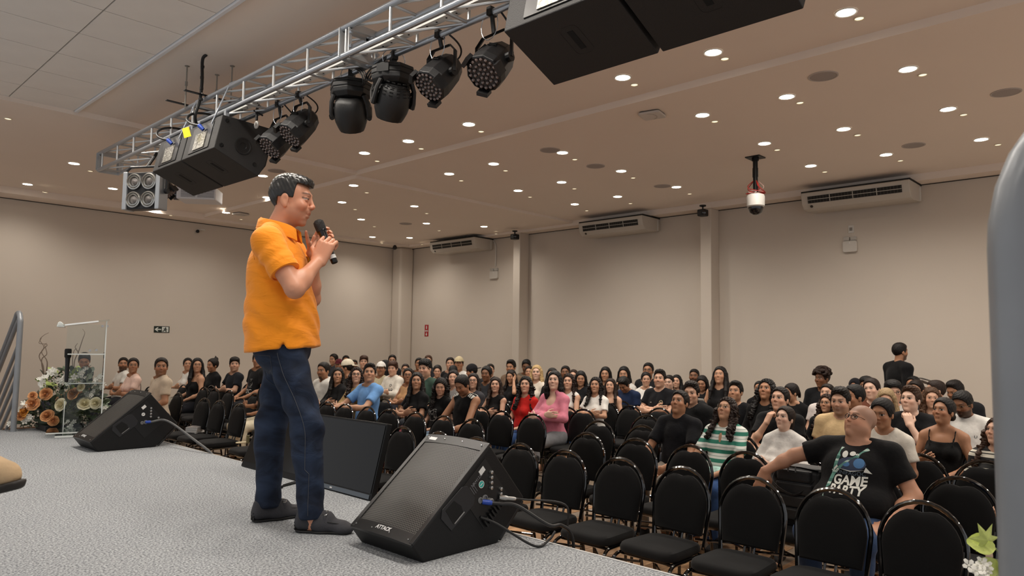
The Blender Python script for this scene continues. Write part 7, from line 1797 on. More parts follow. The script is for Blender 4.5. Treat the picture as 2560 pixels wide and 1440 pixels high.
# lanyard
m_lan = stripes_mat('lanyard_green', [(0.0, '5d8d80'), (0.55, 'b8cdc2'), (0.72, '3d6a60')], 0.07)
bv = BVHTree.FromPolygons([v.co for v in gsm.vertices], [tuple(p.vertices) for p in gsm.polygons])
def onto(y, z):
    h = bv.ray_cast(Vector((0.6, y, z)), Vector((-1, 0, 0))); return np.array(h[0])+np.array((0.006, 0, 0)) if h[0] is not None else np.array((0.1, y, z))
for pts in ([(0.095, 1.03), (0.05, 0.985), (-0.01, 0.945), (-0.055, 0.905), (-0.085, 0.87)], [(-0.055, 1.03), (-0.065, 0.98), (-0.075, 0.93), (-0.085, 0.87)], [(-0.085, 0.87), (-0.10, 0.80), (-0.115, 0.72), (-0.125, 0.65)]):
    P = [onto(*q) for q in pts]; vs = []
    for i, q in enumerate(P):
        d = P[min(i+1, len(P)-1)]-P[max(i-1, 0)]; d /= np.linalg.norm(d); w_ = np.cross(d, (1, 0, 0)); w_ /= np.linalg.norm(w_); vs += [q-w_*0.010, q+w_*0.010]
    MB().add(vs, [(2*i, 2*i+1, 2*i+3, 2*i+2) for i in range(len(P)-1)]).build('lanyard', m_lan, gp)
q = onto(-0.128, 0.60); MB().obox(q+np.array((0.004, 0, 0)), (0, 1, 0), (0, 0, 1), (1, 0, 0), 0.006, 0.035, 0.003).build('badge_clip', m_print, gp)
# chairs: his own, and the one his arm rests on
chair(gp.location.x+0.05, gp.location.y, PI, 'black chair under the heavy man with shaved head', 'occupied banquet chairs')
# ---- things held, worn and left on seats
def local_thing(name, lab, cat, b, loc, fn):
    t = thing(name, lab, cat); t.matrix_world = Matrix.Translation(b.location) @ Matrix.Rotation(b.rotation_euler.z, 4, 'Z') @ Matrix.Diagonal((*b.scale, 1)) @ Matrix.Translation(loc); fn(t); return t
def phone(m_):
    def f(t):
        MB().obox((0, 0, 0), (0.55, 0, 0.83), (0, 1, 0), (0.83, 0, -0.55), 0.075, 0.037, 0.004).build('case', m_, t, bevel=0.003)
        MB().obox((0.004, 0.012, 0.04), (0.55, 0, 0.83), (0, 1, 0), (0.83, 0, -0.55), 0.018, 0.018, 0.006).build('camera_block', m_blkp, t, bevel=0.002)
    return f
for key, lab, m_, lc_ in (('smiling woman in black sleeveless top holding a white phone, sitting high', 'white phone held up by the smiling woman in black', m_white, (0.33, -0.05, 0.86)),
                     ('young man in navy shirt bent over his phone', 'dark phone in the hands of the young man in navy', m_blkp, (0.33, -0.03, 0.78)),
                     ('woman in black camisole with thin straps holding a phone', 'dark phone held by the woman in black camisole', m_blkp, (0.33, -0.02, 0.76))):
    local_thing('phone', lab, 'phone', PEOPLE[key], lc_, phone(m_))
b = PEOPLE['young man in light blue T-shirt with wristwatch']
def watch(t):
    MB().tube([(0.0, 0.031*math.cos(a), 0.031*math.sin(a)) for a in np.linspace(0, 2*PI, 17)[:-1]], 0.006, 6, closed=True).build('strap', m_xlr, t, smooth=True); MB().lathe([(0.018, 0), (0.018, 0.008), (0.014, 0.009), (0, 0.009)], (0.0, 0, 0.030), (0, 0, 1), n=16).build('face', m_stick, t)
local_thing('wristwatch', 'silver wristwatch on the man in light blue', 'watch', b, (0.385, 0.085, 0.815), watch)
b = PEOPLE['woman with long dark hair in white T-shirt with flower clip at her wrist']
def clip(t):
    for k in range(7):
        o = share('petal', BUD, t, m=mat('clip_mint', 'b9d6b4', rough=0.6, var=0.2, vscale=30)); orient(o, (math.cos(k*0.9), math.sin(k*0.9), 0.5), 0.3)
    MB().sphere((0, 0, 0.008), 0.012, 8, 6).build('centre', m_lf3, t)
local_thing('hair_clip', 'pale green flower clip by the wrist of the woman in white T-shirt', 'hair clip', b, (0.28, -0.06, 0.86), clip)
b = PEOPLE['woman in white high-necked long-sleeved top, papers on her lap']
def papers(t):
    for k in range(3): MB().obox((0.002*k, 0.004*k, 0.003*k), (1, 0.1*k, 0), (-0.1*k, 1, 0), (0, 0, 1), 0.10, 0.075, 0.001).build('sheet', mat('paper_lilac', 'd9d2dc', rough=0.8) if k else m_stick, t)
local_thing('papers', 'few loose sheets on the lap of the woman in white high-necked top', 'paper', b, (0.30, 0.0, 0.635), papers)
b = PEOPLE['woman in green and white striped shirt'] if 'woman in green and white striped shirt' in PEOPLE else PEOPLE['woman in glasses and green and white striped shirt']
local_thing('bag', 'folded teal and white bag on the lap of the woman in stripes', 'bag', b, (0.22, 0.03, 0.655), lambda t: MB().sphere((0, 0, 0), (0.10, 0.11, 0.05), 12, 8).build('cloth', mat('teal_white_cloth', '9fc4bd', rough=0.8, var=0.5, vscale=18, bump=0.8, bscale=20), t, smooth=True))
b = PEOPLE['young man with brown hair, hand over his mouth and black T-shirt']
local_thing('helmet', 'dark blue glossy helmet on the lap of the man with hand over his mouth', 'helmet', b, (0.30, 0.0, 0.72), lambda t: (MB().sphere((0, 0, 0), (0.14, 0.12, 0.10), 18, 10).build('shell', mat('helmet_blue', '1b2350', rough=0.12, coat=0.8), t, smooth=True), MB().tube([(0.13*math.cos(a), 0.115*math.sin(a), -0.02) for a in np.linspace(0, 2*PI, 19)[:-1]], 0.008, 6, closed=True).build('rim', m_blkp, t)))
# big black backpack standing on the seat beside the heavy man
bx, by = 5.02, 2.03
t = thing('backpack', 'black quilted backpack standing on the seat under the outstretched arm', 'backpack', (bx, by, FLOOR+0.50), PI)
m_bp = mat('backpack_black', '101012', rough=0.6, sheen=0.2, bump=0.3, bscale=30)
MB().prism(rounded(0.10, 0.19, 0.07), 0.0, 0.40, 'z').build('body', m_bp, t, bevel=0.04, seg=3)
for k in range(4): MB().prism(rounded(0.035, 0.15-0.01*k, 0.03), 0.05+0.085*k, 0.125+0.085*k, 'z').build('quilted_panel', m_bp, t, bevel=0.012).location = (0.09, 0, 0)
MB().tube([(0.10, -0.16, 0.385), (0.12, -0.05, 0.40), (0.12, 0.05, 0.40), (0.10, 0.16, 0.385)], 0.006, 6).build('zip', m_ctube, t)
for y in (-0.03, 0.02): MB().obox((0.13, y, 0.385), (0, 0, 1), (0, 1, 0), (1, 0, 0), 0.016, 0.005, 0.003).build('zip_pull', m_xlr, t)
MB().tube(spline([(0.07, -0.14, 0.36), (0.15, -0.12, 0.28), (0.13, 0.02, 0.22), (0.08, 0.15, 0.34)], 6), 0.014, 6, flat=0.4).build('strap', m_bp, t)
# the left block: thermos bag, sheet of paper, stack of books, small items on the seats
sx, sy = float(at_z(505, 1050, FLOOR+0.49)[0]), float(at_z(505, 1050, FLOOR+0.49)[1])
def on_seat(px, py): p = at_z(px, py, FLOOR+0.495); return p
p = on_seat(487, 1079)
t = thing('book_stack', 'stack of four white paperbacks on a front seat of the left block', 'books', p, R(8))
p0 = p
bpy.data.objects.remove(t)
for k in range(4):
    t = thing('book', 'white paperback in the stack on a front seat, %s from the bottom' % ORD[k], 'book', (p0[0], p0[1], p0[2]-0.012+0.020*k), R(38+2*k), 'stack of paperbacks on the seat')
    MB().box((-0.10, -0.075, 0.0), (0.10, 0.075, 0.019)).build('pages', m_stick, t); MB().box((-0.103, -0.077, 0.0), (0.103, 0.078, 0.002)).box((-0.103, -0.077, 0.017), (0.103, 0.078, 0.0192)).box((-0.103, 0.075, 0.0), (0.103, 0.078, 0.0192)).build('cover', mat('book_cover', '8a8482', rough=0.6), t)
p = on_seat(462, 1029)
t = thing('paper_sheet', 'white sheet lying on a seat beside the grey bottle', 'paper', (p[0], p[1], p[2]+0.004), R(40)); MB().box((-0.10, -0.14, 0), (0.10, 0.14, 0.0012)).build('sheet', m_stick, t)
a = at_d(492, 1031, (on_seat(492, 1031)-CAM_P)@CF); bq = at_d(512, 990, (on_seat(492, 1031)-CAM_P)@CF-0.1)
t = thing('water_bottle', 'tall grey bottle leaning on a seat in the left block', 'bottle', a)
d = bq-a; Ln = np.linalg.norm(d); d /= Ln
MB().lathe([(0.034, 0), (0.037, 0.01), (0.037, Ln*0.78), (0.030, Ln*0.84)], (0, 0, 0.0), d, n=16).build('body', mat('bottle_grey', '77776c', rough=0.35, metal=0.3), t, smooth=True)
MB().lathe([(0.031, Ln*0.84), (0.033, Ln*0.86), (0.033, Ln*0.97), (0.02, Ln)], (0, 0, 0.0), d, n=16).build('lid', mat('bottle_lid', '4c4b44', rough=0.4), t, smooth=True)
MB().tube([d*Ln*0.97+np.array((0.02*math.cos(a_)*0.0, 0.02*math.sin(a_), 0.02+0.02*math.cos(a_))) for a_ in np.linspace(0, 2*PI, 13)[:-1]], 0.004, 5, closed=True).build('loop', m_xlr, t)
q = at_d(522, 992, (on_seat(510, 1031)-CAM_P)@CF)
t = thing('handbag', 'dark grey handbag hung with thin handles between seats of the left block', 'bag', (q[0], q[1], q[2]-0.06), R(20))
MB().prism(rounded(0.06, 0.13, 0.03), -0.05, 0.05, 'z').build('bag_body', mat('bag_grey', '3a3a38', rough=0.6), t, bevel=0.02, seg=3)
for s in (-1, 1): MB().tube(spline([(s*0.03, -0.07, 0.04), (s*0.03, -0.03, 0.16), (s*0.03, 0.03, 0.16), (s*0.03, 0.07, 0.04)], 6), 0.006, 6).build('handle', m_blkp, t)
p = on_seat(603, 1108)
t = thing('cord_coil', 'small pale coiled cord with a stand on the seat next to the television', 'cord', (p[0], p[1], p[2]+0.005))
MB().tube([(0.06*math.cos(a_), 0.035*math.sin(a_), 0.004) for a_ in np.linspace(0, 2*PI, 21)[:-1]], 0.007, 6, closed=True).build('coil', mat('cord_cream', 'd2c6a6', rough=0.6), t, smooth=True)
MB().box((0.03, -0.10, 0.0), (0.05, -0.06, 0.09)).build('stand', mat('stand_olive', '6b6648', rough=0.6), t)
# ---- the man walking along the right wall
def walker():
    px, py, X = 2248, 857, 10.55; p = at_x(px, py, X); s = (p[2]-FLOOR)/1.78
    face = math.atan2(CR[1], CR[0])+0.10
    P = []; 
    P.append(('torso', E_((0, 0, 0.98), (0.12, 0.17, 0.14), 0.06))); P.append(('torso', E_((0.01, 0, 1.15), (0.115, 0.155, 0.16), 0.06))); P.append(('torso', E_((-0.01, 0, 1.32), (0.12, 0.17, 0.17), 0.06)))
    for k in (-1, 1): P.append(('torso', C((-0.02, k*0.05, 1.49), (-0.02, k*0.19, 1.45), 0.045, 0.058, 0.05)))
    P.append(('neck', C((-0.02, 0, 1.46), (0.01, 0, 1.58), 0.06, 0.057, 0.025)))
    hc = (0.02, 0, 1.655); P += head_prims(hc, False)
    arms = {-1: ((-0.06, -0.25, 1.17), (0.10, -0.23, 0.98)), 1: ((0.02, 0.25, 1.18), (0.27, 0.12, 1.16))}
    for k in (-1, 1):
        e, w_ = arms[k]; P.append(('arm', C((-0.02, k*0.19, 1.44), e, 0.052, 0.042, 0.025))); P.append(('arm', C(e, w_, 0.043, 0.028, 0.02))); P += hand_prims(w_, (1, -0.3*k, 0.1) if k > 0 else (0.4, 0, -0.9), (0, -k, 0.1), 'hand', 0.9, 1.0, -k)
        f = 0.22 if k < 0 else -0.24
        kn = (f*0.75+0.05, k*0.1, 0.52); an = (f*1.25-0.04, k*0.10, 0.10)
        P.append(('legs', C((0, k*0.09, 0.95), kn, 0.09, 0.06, 0.04))); P.append(('legs', C(kn, an, 0.056, 0.036, 0.03))); P.append(('feet', C((an[0], an[1], 0.05), (an[0]+0.18, an[1], 0.035), 0.042, 0.034, 0.02)))
    hcuts = head_cuts(hc, 0.915); pr = [q for g, q in P]
    lo = np.min([bounds(q)[0] for q in pr], 0)-0.04; hi = np.max([bounds(q)[1] for q in pr], 0)+0.04
    F_ = Field(axis(lo[0], hi[0], 0.022, [(-0.1, 0.14, 0.009)]), axis(lo[1], hi[1], 0.022, [(-0.1, 0.1, 0.009)]), axis(lo[2], hi[2], 0.022, [(1.52, 1.8, 0.009)])).add(pr).cut(hcuts).add([q for _, q in head_eyes(hc, 0.915)])
    V, Q = F_.extract(); col = paint(V, SKIN['tan'], '120e0c', 'full', hc=np.array(hc), hk=0.915)
    me = np_mesh('person', V, Q, col); me.materials.append(m_skin); b = bpy.data.objects.new('person', me); COL.objects.link(b)
    tag(b, 'bearded man in black jacket walking along the right wall with papers', 'person', 'standing people'); b.location = (p[0]-0.02, p[1], FLOOR); b.rotation_euler = (0, 0, face); b.scale = (s, s, s)
    jk = [inflate(q, 0.018) for g, q in P if g == 'torso']+[inflate(q, 0.018) for g, q in P if g == 'arm']
    share('jacket', cloth_mesh(('jacket',), jk, 0.02, [E_((0.14, 0.0, 1.38), (0.07, 0.05, 0.17), 0.01)], [((0, 0, -1), -0.86)]), b, fabric('0c0c0e'))
    share('patterned_shirt', cloth_mesh(('undershirt',), [inflate(q, 0.012) for g, q in P if g == 'torso'], 0.022, [C((0.0, 0, 1.50), (0.05, 0, 1.60), 0.075, 0.09, 0.008)]), b, mat('shirt_pattern_grey', '4a4e4c', rough=0.8, var=0.7, vscale=40))
    share('trousers', cloth_mesh(('walk_trousers',), [inflate(q, 0.014) for g, q in P if g == 'legs']+[inflate(P[0][1], 0.012)], 0.022, (), [((0, 0, 1), 1.02)]), b, fabric('1a1b20', 'denim'))
    T = Matrix.Translation(Vector(hc)) @ Matrix.Scale(0.915, 4); ho = share('hair', hair_mesh('short', LO), b, hair_mat('120e0c')); ho.matrix_local = T
    return b
wk = walker()
def sheets(t):
    MB().obox((0, 0, 0.03), (1, 0, -0.25), (0, 1, 0), (0.25, 0, 1), 0.11, 0.08, 0.0015).build('sheet', m_stick, t); MB().obox((0.02, 0, -0.02), (1, 0, -0.35), (0, 1, 0), (0.35, 0, 1), 0.13, 0.08, 0.003).build('folder', mat('folder_grey', '8f8a86', rough=0.7), t)
local_thing('papers', 'white papers in the hands of the man walking along the wall', 'paper', wk, (0.36, -0.02, 1.27), sheets)
# ------------------------------------------------------------------ the man on the stage
m_polo = None
def polo_material():
    m, nt, b = new_mat('polo_orange_pique'); N = nt.nodes.new
    tc = N('ShaderNodeTexCoord'); n1 = N('ShaderNodeTexNoise'); n1.inputs['Scale'].default_value = 7.0; n1.inputs['Detail'].default_value = 3; n1.inputs['Distortion'].default_value = 0.7
    mp = N('ShaderNodeMapping'); mp.inputs['Rotation'].default_value = (0.0, 0.5, 0.3); mp.inputs['Scale'].default_value = (1.0, 0.8, 2.4)
    n2 = N('ShaderNodeTexNoise'); n2.inputs['Scale'].default_value = 420
    nt.links.new(tc.outputs['Object'], mp.inputs[0]); nt.links.new(mp.outputs[0], n1.inputs['Vector']); nt.links.new(tc.outputs['Object'], n2.inputs['Vector'])
    b1 = N('ShaderNodeBump'); b1.inputs['Strength'].default_value = 0.55; b1.inputs['Distance'].default_value = 0.022; b2 = N('ShaderNodeBump'); b2.inputs['Strength'].default_value = 0.15; b2.inputs['Distance'].default_value = 0.002
    nt.links.new(n1.outputs['Fac'], b1.inputs['Height']); nt.links.new(n2.outputs['Fac'], b2.inputs['Height']); nt.links.new(b1.outputs[0], b2.inputs['Normal']); nt.links.new(b2.outputs[0], b.inputs['Normal'])
    b.inputs['Base Color'].default_value = (*lin('f4931f'), 1); b.inputs['Roughness'].default_value = 0.78; b.inputs['Specular IOR Level'].default_value = 0.2; b.inputs['Sheen Weight'].default_value = 0.15
    return m
m_polo = polo_material()
def denim_material():
    m, nt, b = new_mat('jeans_dark_denim'); N = nt.nodes.new
    tc = N('ShaderNodeTexCoord'); n1 = N('ShaderNodeTexNoise'); n1.inputs['Scale'].default_value = 6.0; n1.inputs['Detail'].default_value = 4; n1.inputs['Distortion'].default_value = 0.9
    mp = N('ShaderNodeMapping'); mp.inputs['Scale'].default_value = (1, 1, 1.6); n2 = N('ShaderNodeTexNoise'); n2.inputs['Scale'].default_value = 300
    nt.links.new(tc.outputs['Object'], mp.inputs[0]); nt.links.new(mp.outputs[0], n1.inputs['Vector']); nt.links.new(tc.outputs['Object'], n2.inputs['Vector'])
    r = N('ShaderNodeValToRGB'); nt.links.new(n1.outputs['Fac'], r.inputs['Fac']); r.color_ramp.elements[0].position = 0.38; r.color_ramp.elements[1].position = 0.75
    r.color_ramp.elements[0].color = (*lin('131a29'), 1); r.color_ramp.elements[1].color = (*lin('2c3a52'), 1); nt.links.new(r.outputs[0], b.inputs['Base Color'])
    b1 = N('ShaderNodeBump'); b1.inputs['Strength'].default_value = 0.6; b1.inputs['Distance'].default_value = 0.02; nt.links.new(n1.outputs['Fac'], b1.inputs['Height'])
    b2 = N('ShaderNodeBump'); b2.inputs['Strength'].default_value = 0.2; b2.inputs['Distance'].default_value = 0.001; nt.links.new(n2.outputs['Fac'], b2.inputs['Height']); nt.links.new(b1.outputs[0], b2.inputs['Normal']); nt.links.new(b2.outputs[0], b.inputs['Normal'])
    b.inputs['Roughness'].default_value = 0.75; b.inputs['Specular IOR Level'].default_value = 0.25
    return m
m_jean = denim_material()
FACE = math.atan2(-0.71, 0.70)
B0 = np.array((1.925, 3.322, 0.0))
HCs = np.array((-0.055, 0, 1.636))
HP = -0.10     # head pitched slightly down
cp, sp_ = math.cos(HP), math.sin(HP)
def hrot(v): return HCs+np.array((v[0]*cp-v[2]*sp_, v[1], v[0]*sp_+v[2]*cp))
HS = 1.0
def head_face():
    o = np.zeros(3); P = []
    P.append(E_((-0.020, 0, 0.036), (0.101, 0.076, 0.092), 0.02)); P.append(E_((0.022, 0, -0.040), (0.064, 0.060, 0.080), 0.03)); P.append(E_((0.0, 0, -0.062), (0.060, 0.061, 0.055), 0.03))
    P.append(E_((0.062, 0, -0.108), (0.019, 0.022, 0.018), 0.02)); P.append(C((0.078, -0.028, 0.036), (0.078, 0.028, 0.036), 0.0115, 0.0115, 0.02))
    for s in (-1, 1):
        P.append(E_((0.056, s*0.042, -0.024), (0.028, 0.022, 0.022), 0.02))
        P.append(E_((-0.022, s*0.0765, -0.010), (0.021, 0.008, 0.034), 0.006)); P.append(E_((-0.015, s*0.0765, -0.036), (0.011, 0.008, 0.014), 0.006))
    P.append(C((0.086, 0, 0.022), (0.103, 0, -0.018), 0.0085, 0.0110, 0.010)); P.append(E_((0.104, 0, -0.021), (0.013, 0.014, 0.011), 0.006))
    for s in (-1, 1): P.append(E_((0.096, s*0.014, -0.026), (0.013, 0.008, 0.009), 0.005))
    P.append(E_((0.082, 0, -0.046), (0.016, 0.026, 0.012), 0.012))
    P.append(C((0.088, -0.015, -0.0575), (0.088, 0.015, -0.0575), 0.0068, 0.0068, 0.004)); P.append(C((0.083, -0.013, -0.072), (0.083, 0.013, -0.072), 0.0080, 0.0080, 0.005))
    P.append(E_((0.066, 0, -0.085), (0.014, 0.03, 0.012), 0.012))
    return P
def tr(p, f, s=1.0):
    """place a head-space primitive"""
    Rm = np.array(((cp, 0, -sp_), (0, 1, 0), (sp_, 0, cp)))
    if p[0] == 'c': return ('c', hrot(p[1]*HS), hrot(p[2]*HS), p[3]*HS, p[4]*HS, p[5], p[6])
    return ('e', hrot(p[1]*HS), p[2]*HS, p[3], Rm)
S = dict(elR=(0.045,-0.265,1.165), wrR=(0.112,-0.105,1.315), elL=(-0.01,0.265,1.150), wrL=(0.035,0.088,1.372))
def speaker():
    g = []
    add = lambda grp, *ps: g.extend((grp, p) for p in ps)
    add('torso', E_((-0.075, 0, 0.98), (0.118, 0.150, 0.14), 0.05), E_((-0.09, 0, 1.10), (0.135, 0.165, 0.15), 0.07), E_((-0.12, 0, 1.28), (0.120, 0.175, 0.17), 0.06))
    for s in (-1, 1): add('torso', C((-0.135, s*0.06, 1.455), (-0.115, s*0.19, 1.405), 0.050, 0.062, 0.05))
    add('neck', C((-0.150, 0, 1.42), (-0.085, 0, 1.575), 0.070, 0.062, 0.025))
    add('head', *[tr(p, 0) for p in head_face()])
    for s, e, w_ in ((-1, S['elR'], S['wrR']), (1, S['elL'], S['wrL'])):
        sh_ = (-0.112, s*0.205, 1.395); add('arm', C(sh_, e, 0.060, 0.045, 0.03), C(e, w_, 0.046, 0.029, 0.02), E_(lerp(e, w_, 0.30), (0.044, 0.046, 0.05), 0.025))
    # right hand round the microphone: back of the hand to the viewer
    mic0, mic1 = np.array((0.098, -0.045, 1.500)), np.array((0.185, -0.068, 1.312))
    ma = (mic0-mic1)/np.linalg.norm(mic0-mic1)
    dR = np.array((0.34, 0.10, 0.93)); nR = np.array((0.12, 1.0, -0.12))
    hr = hand_prims(S['wrR'], dR, nR, 'hand', s=1.12, thumb=1, curls=(1.25, 1.45, 1.5, 1.5), fr=0.0090, tc=0.5)
    g.extend(hr)
    dL = np.array((0.40, -0.10, 0.90)); nL = np.array((0.6, -0.75, -0.3))
    hl = hand_prims(S['wrL'], dL, nL, 'hand', s=1.06, thumb=-1, curls=(0.55, 0.65, 0.75, 0.85), fr=0.0090, tc=-0.6, spread=0.010)
    g.extend(hl)
    LEG = {-1: ((-0.06, -0.098, 0.93), (0.088, -0.112, 0.505), (0.122, -0.11, 0.10)), 1: ((-0.09, 0.098, 0.93), (-0.155, 0.112, 0.49), (-0.158, 0.112, 0.10))}
    for s in (-1, 1):
        h, k, a = LEG[s]; add('legs', C(h, k, 0.076, 0.054, 0.05), C(k, a, 0.052, 0.036, 0.03), E_(lerp(k, a, 0.3)+np.array((-0.02, 0, 0)), (0.042, 0.042, 0.09), 0.03))
    FT = {-1: R(-6), 1: R(32)}
    for s in (-1, 1):
        a = np.array(LEG[s][2]); f = np.array((math.cos(FT[s]), math.sin(FT[s]), 0)); add('feet', C(a, a+f*0.02+np.array((0, 0, -0.05)), 0.038, 0.040, 0.02), C(a-f*0.03+np.array((0, 0, -0.06)), a+f*0.14+np.array((0, 0, -0.068)), 0.034, 0.026, 0.02))
    pr = [p for _, p in g]; lo = np.min([bounds(p)[0] for p in pr], 0)-0.03; hi = np.max([bounds(p)[1] for p in pr], 0)+0.03
    F_ = Field(axis(lo[0], hi[0], 0.014, [(-0.14, 0.24, 0.0046)]), axis(lo[1], hi[1], 0.014, [(-0.14, 0.15, 0.0046)]), axis(lo[2], hi[2], 0.014, [(1.28, 1.80, 0.0046)]))
    F_.add(pr)
    F_.cut([tr(p, 0) for p in head_cuts((0, 0, 0.0))])
    for s in (-1, 1): F_.cut([tr(E_((-0.016, s*0.088, -0.006), (0.010, 0.008, 0.018), 0.006), 0)])
    F_.add([tr(E_((0.0715, s*0.032, 0.0125), (0.0140, 0.0135, 0.0130), 0.003), 0) for s in (-1, 1)])
    # eyelids and lower lids
    for s in (-1, 1): F_.add([tr(C((0.0835, s*0.022, 0.0185), (0.0790, s*0.045, 0.0165), 0.0045, 0.0042, 0.003), 0), tr(C((0.0825, s*0.022, 0.0045), (0.0785, s*0.044, 0.0045), 0.0036, 0.0036, 0.004), 0)])
    V, Q = F_.extract()
    H = (V-HCs); x = H[:, 0]*cp+H[:, 2]*sp_; z = -H[:, 0]*sp_+H[:, 2]*cp; L = np.stack([x, H[:, 1], z], 1)/HS
    col = paint(L, 'c98f72', '15110f', 'shadow', 0.45, hc=np.zeros(3), lid=True)
    me = np_mesh('person', V, Q, col); me.materials.append(m_skin)
    b = bpy.data.objects.new('person', me); COL.objects.link(b)
    tag(b, 'man in orange polo shirt and dark jeans speaking into a microphone on stage', 'person', 'standing people')
    b.location = B0; b.rotation_euler = (0, 0, FACE)
    # ---- polo shirt: loose body, sleeves with ribbed cuffs, collar, hem with side vent
    t_ = []
    t_ += [E_((-0.076, 0, 0.880), (0.182, 0.232, 0.27), 0.05), E_((-0.096, 0, 1.08), (0.166, 0.205, 0.20), 0.08), E_((-0.118, 0, 1.27), (0.146, 0.198, 0.19), 0.07)]
    for s in (-1, 1): t_.append(C((-0.140, s*0.05, 1.462), (-0.114, s*0.195, 1.392), 0.062, 0.072, 0.05))
    for s, e in ((-1, S['elR']), (1, S['elL'])): t_.append(C((-0.112, s*0.205, 1.396), lerp((-0.112, s*0.205, 1.395), e, 0.64), 0.074, 0.071, 0.03, True))
    cuts = [C((-0.125, 0, 1.50), (-0.07, 0, 1.60), 0.070, 0.080, 0.006), C((-0.03, 0, 1.50), (0.03, 0, 1.36), 0.020, 0.004, 0.006)]
    cuts += [C((-0.018, s*yy, 0.925), (-0.018, s*yy, 0.85), 0.002, 0.028, 0.003) for s in (-1, 1) for yy in (0.15, 0.175, 0.20, 0.225, 0.25)]
    lo = np.array((-0.33, -0.36, 0.80)); hi = np.array((0.20, 0.36, 1.58))
    G = Field(axis(lo[0], hi[0], 0.0095), axis(lo[1], hi[1], 0.0095), axis(lo[2], hi[2], 0.0095)).add(t_).half((0.10, 0, -1), -0.880)
    # folds that hang from the arm and pull across the waist
    Xg, Yg, Zg = G.x[:, None, None], G.y[None, :, None], G.z[None, None, :]
    amp = 0.0055*np.exp(-((Zg-1.03)/0.13)**2)*np.sin(55*(Zg+0.55*Xg)+6*np.sin(9*Yg))+0.0040*np.sin(34*(Xg*0.9+0.35*Zg)+3*Yg)*np.exp(-((Zg-0.97)/0.12)**2)+0.0035*np.sin(70*(Zg-0.9*Xg))*np.exp(-((Zg-1.30)/0.08)**2)*(np.abs(Yg) > 0.19)
    G.D = G.D+amp.astype(np.float32); G.cut(cuts)
    P, Qs = G.extract(); P = relax(P, Qs, 1, 0.3); po = link('polo_shirt', np_mesh('polo_shirt', P, Qs), m_polo, b)
    # sleeve cuffs
    for s, e in ((-1, S['elR']), (1, S['elL'])):
        a0 = np.array((-0.112, s*0.205, 1.395)); e = np.array(e); d = (e-a0)/np.linalg.norm(e-a0); L_ = np.linalg.norm(e-a0)
        MB().lathe([(0.0722, L_*0.64-0.030), (0.0742, L_*0.64-0.028), (0.0738, L_*0.64+0.002), (0.066, L_*0.64+0.003), (0.065, L_*0.64-0.02)], a0, d, n=28, cap=False).build('sleeve_cuff', m_polo, po, smooth=True)
    # collar: a folded band round the neck, open in front
    cv = []; cf = []; n = 26
    for i in range(n+1):
        a = R(28+304*i/n); c_, s_ = math.cos(a), math.sin(a)
        fr_ = 1-abs(i/n-0.5)*2     # 1 at the nape
        zt_ = 1.487+0.058*fr_**0.8; cx = -0.108-0.030*fr_
        rb = 0.082+0.008*(1-fr_); tilt = 0.052
        for r_, dz in ((rb*0.86, 0.0), (rb*0.90, 0.006), (rb+0.004, -0.006), (rb+0.014, -tilt), (rb+0.008, -tilt-0.002), (rb*0.90, -0.02)):
            cv.append((cx+r_*c_*1.05, r_*s_, zt_+dz-(0.012 if dz < -0.03 else 0)*(1-fr_)))
    for i in range(n):
        for k in range(6): cf.append((i*6+k, i*6+(k+1) % 6, (i+1)*6+(k+1) % 6, (i+1)*6+k))
    cf += [tuple(range(6)), tuple(n*6+5-k for k in range(6))]
    MB().add(cv, cf).build('collar', m_polo, po, smooth=True)
    # stitching lines: armhole seam and hem
    m_seam = mat('seam_orange', 'c46f12', rough=0.8)
    bvp = BVHTree.FromPolygons([Vector(v) for v in P], [tuple(q) for q in Qs])
    def on(p, off=0.001): h = bvp.find_nearest(Vector(p)); return np.array(h[0])+np.array(h[1])*off
    seam = MB()
    for s in (-1,): seam.tube([on((-0.105+0.075*math.cos(a), s*0.155, 1.375+0.10*math.sin(a)+0.0), 0.0) for a in np.linspace(R(-40), R(220), 22)], 0.0016, 5)
    seam.build('armhole_seam', m_seam, po)
    # ---- jeans
    j = []
    j += [E_((-0.076, 0, 0.90), (0.135, 0.172, 0.16), 0.05)]
    for s in (-1, 1):
        h, k, a = LEG[s]; h, k, a = map(np.array, (h, k, a))
        j += [C(h, k, 0.098, 0.074, 0.05), C(k, a+np.array((0, 0, -0.035)), 0.073, 0.062, 0.04, True), E_(lerp(k, a, 0.25)+np.array((-0.018, 0, 0)), (0.064, 0.064, 0.11), 0.03), E_(h+np.array((-0.055, 0, -0.02)), (0.085, 0.085, 0.11), 0.04)]
    lo = np.array((-0.33, -0.30, 0.03)); hi = np.array((0.24, 0.30, 1.02))
    J = Field(axis(lo[0], hi[0], 0.0105), axis(lo[1], hi[1], 0.0105), axis(lo[2], hi[2], 0.0105)).add(j).half((0, 0, 1), 0.99)
    Xg, Yg, Zg = J.x[:, None, None], J.y[None, :, None], J.z[None, None, :]
    amp = 0.0065*np.sin(46*(Zg+0.5*np.abs(Xg))+5*np.sin(8*Yg+2*Xg))*(np.exp(-((Zg-0.58)/0.14)**2)+0.6*np.exp(-((Zg-0.14)/0.07)**2)+0.5*np.exp(-((Zg-0.80)/0.07)**2))
    J.D = J.D+amp.astype(np.float32); P2, Q2 = J.extract(); P2 = relax(P2, Q2, 1, 0.3)
    jo = link('jeans', np_mesh('jeans', P2, Q2), m_jean, b)
    bvj = BVHTree.FromPolygons([Vector(v) for v in P2], [tuple(q) for q in Q2])
    def onj(x, z, y=-0.5, off=0.0015):
        h = bvj.ray_cast(Vector((x, y, z)), Vector((0, 1, 0))); return np.array(h[0])+np.array((0, -off, 0)) if h[0] is not None else None
    m_st = mat('jean_stitch', '40434a', rough=0.8); sm_ = MB()
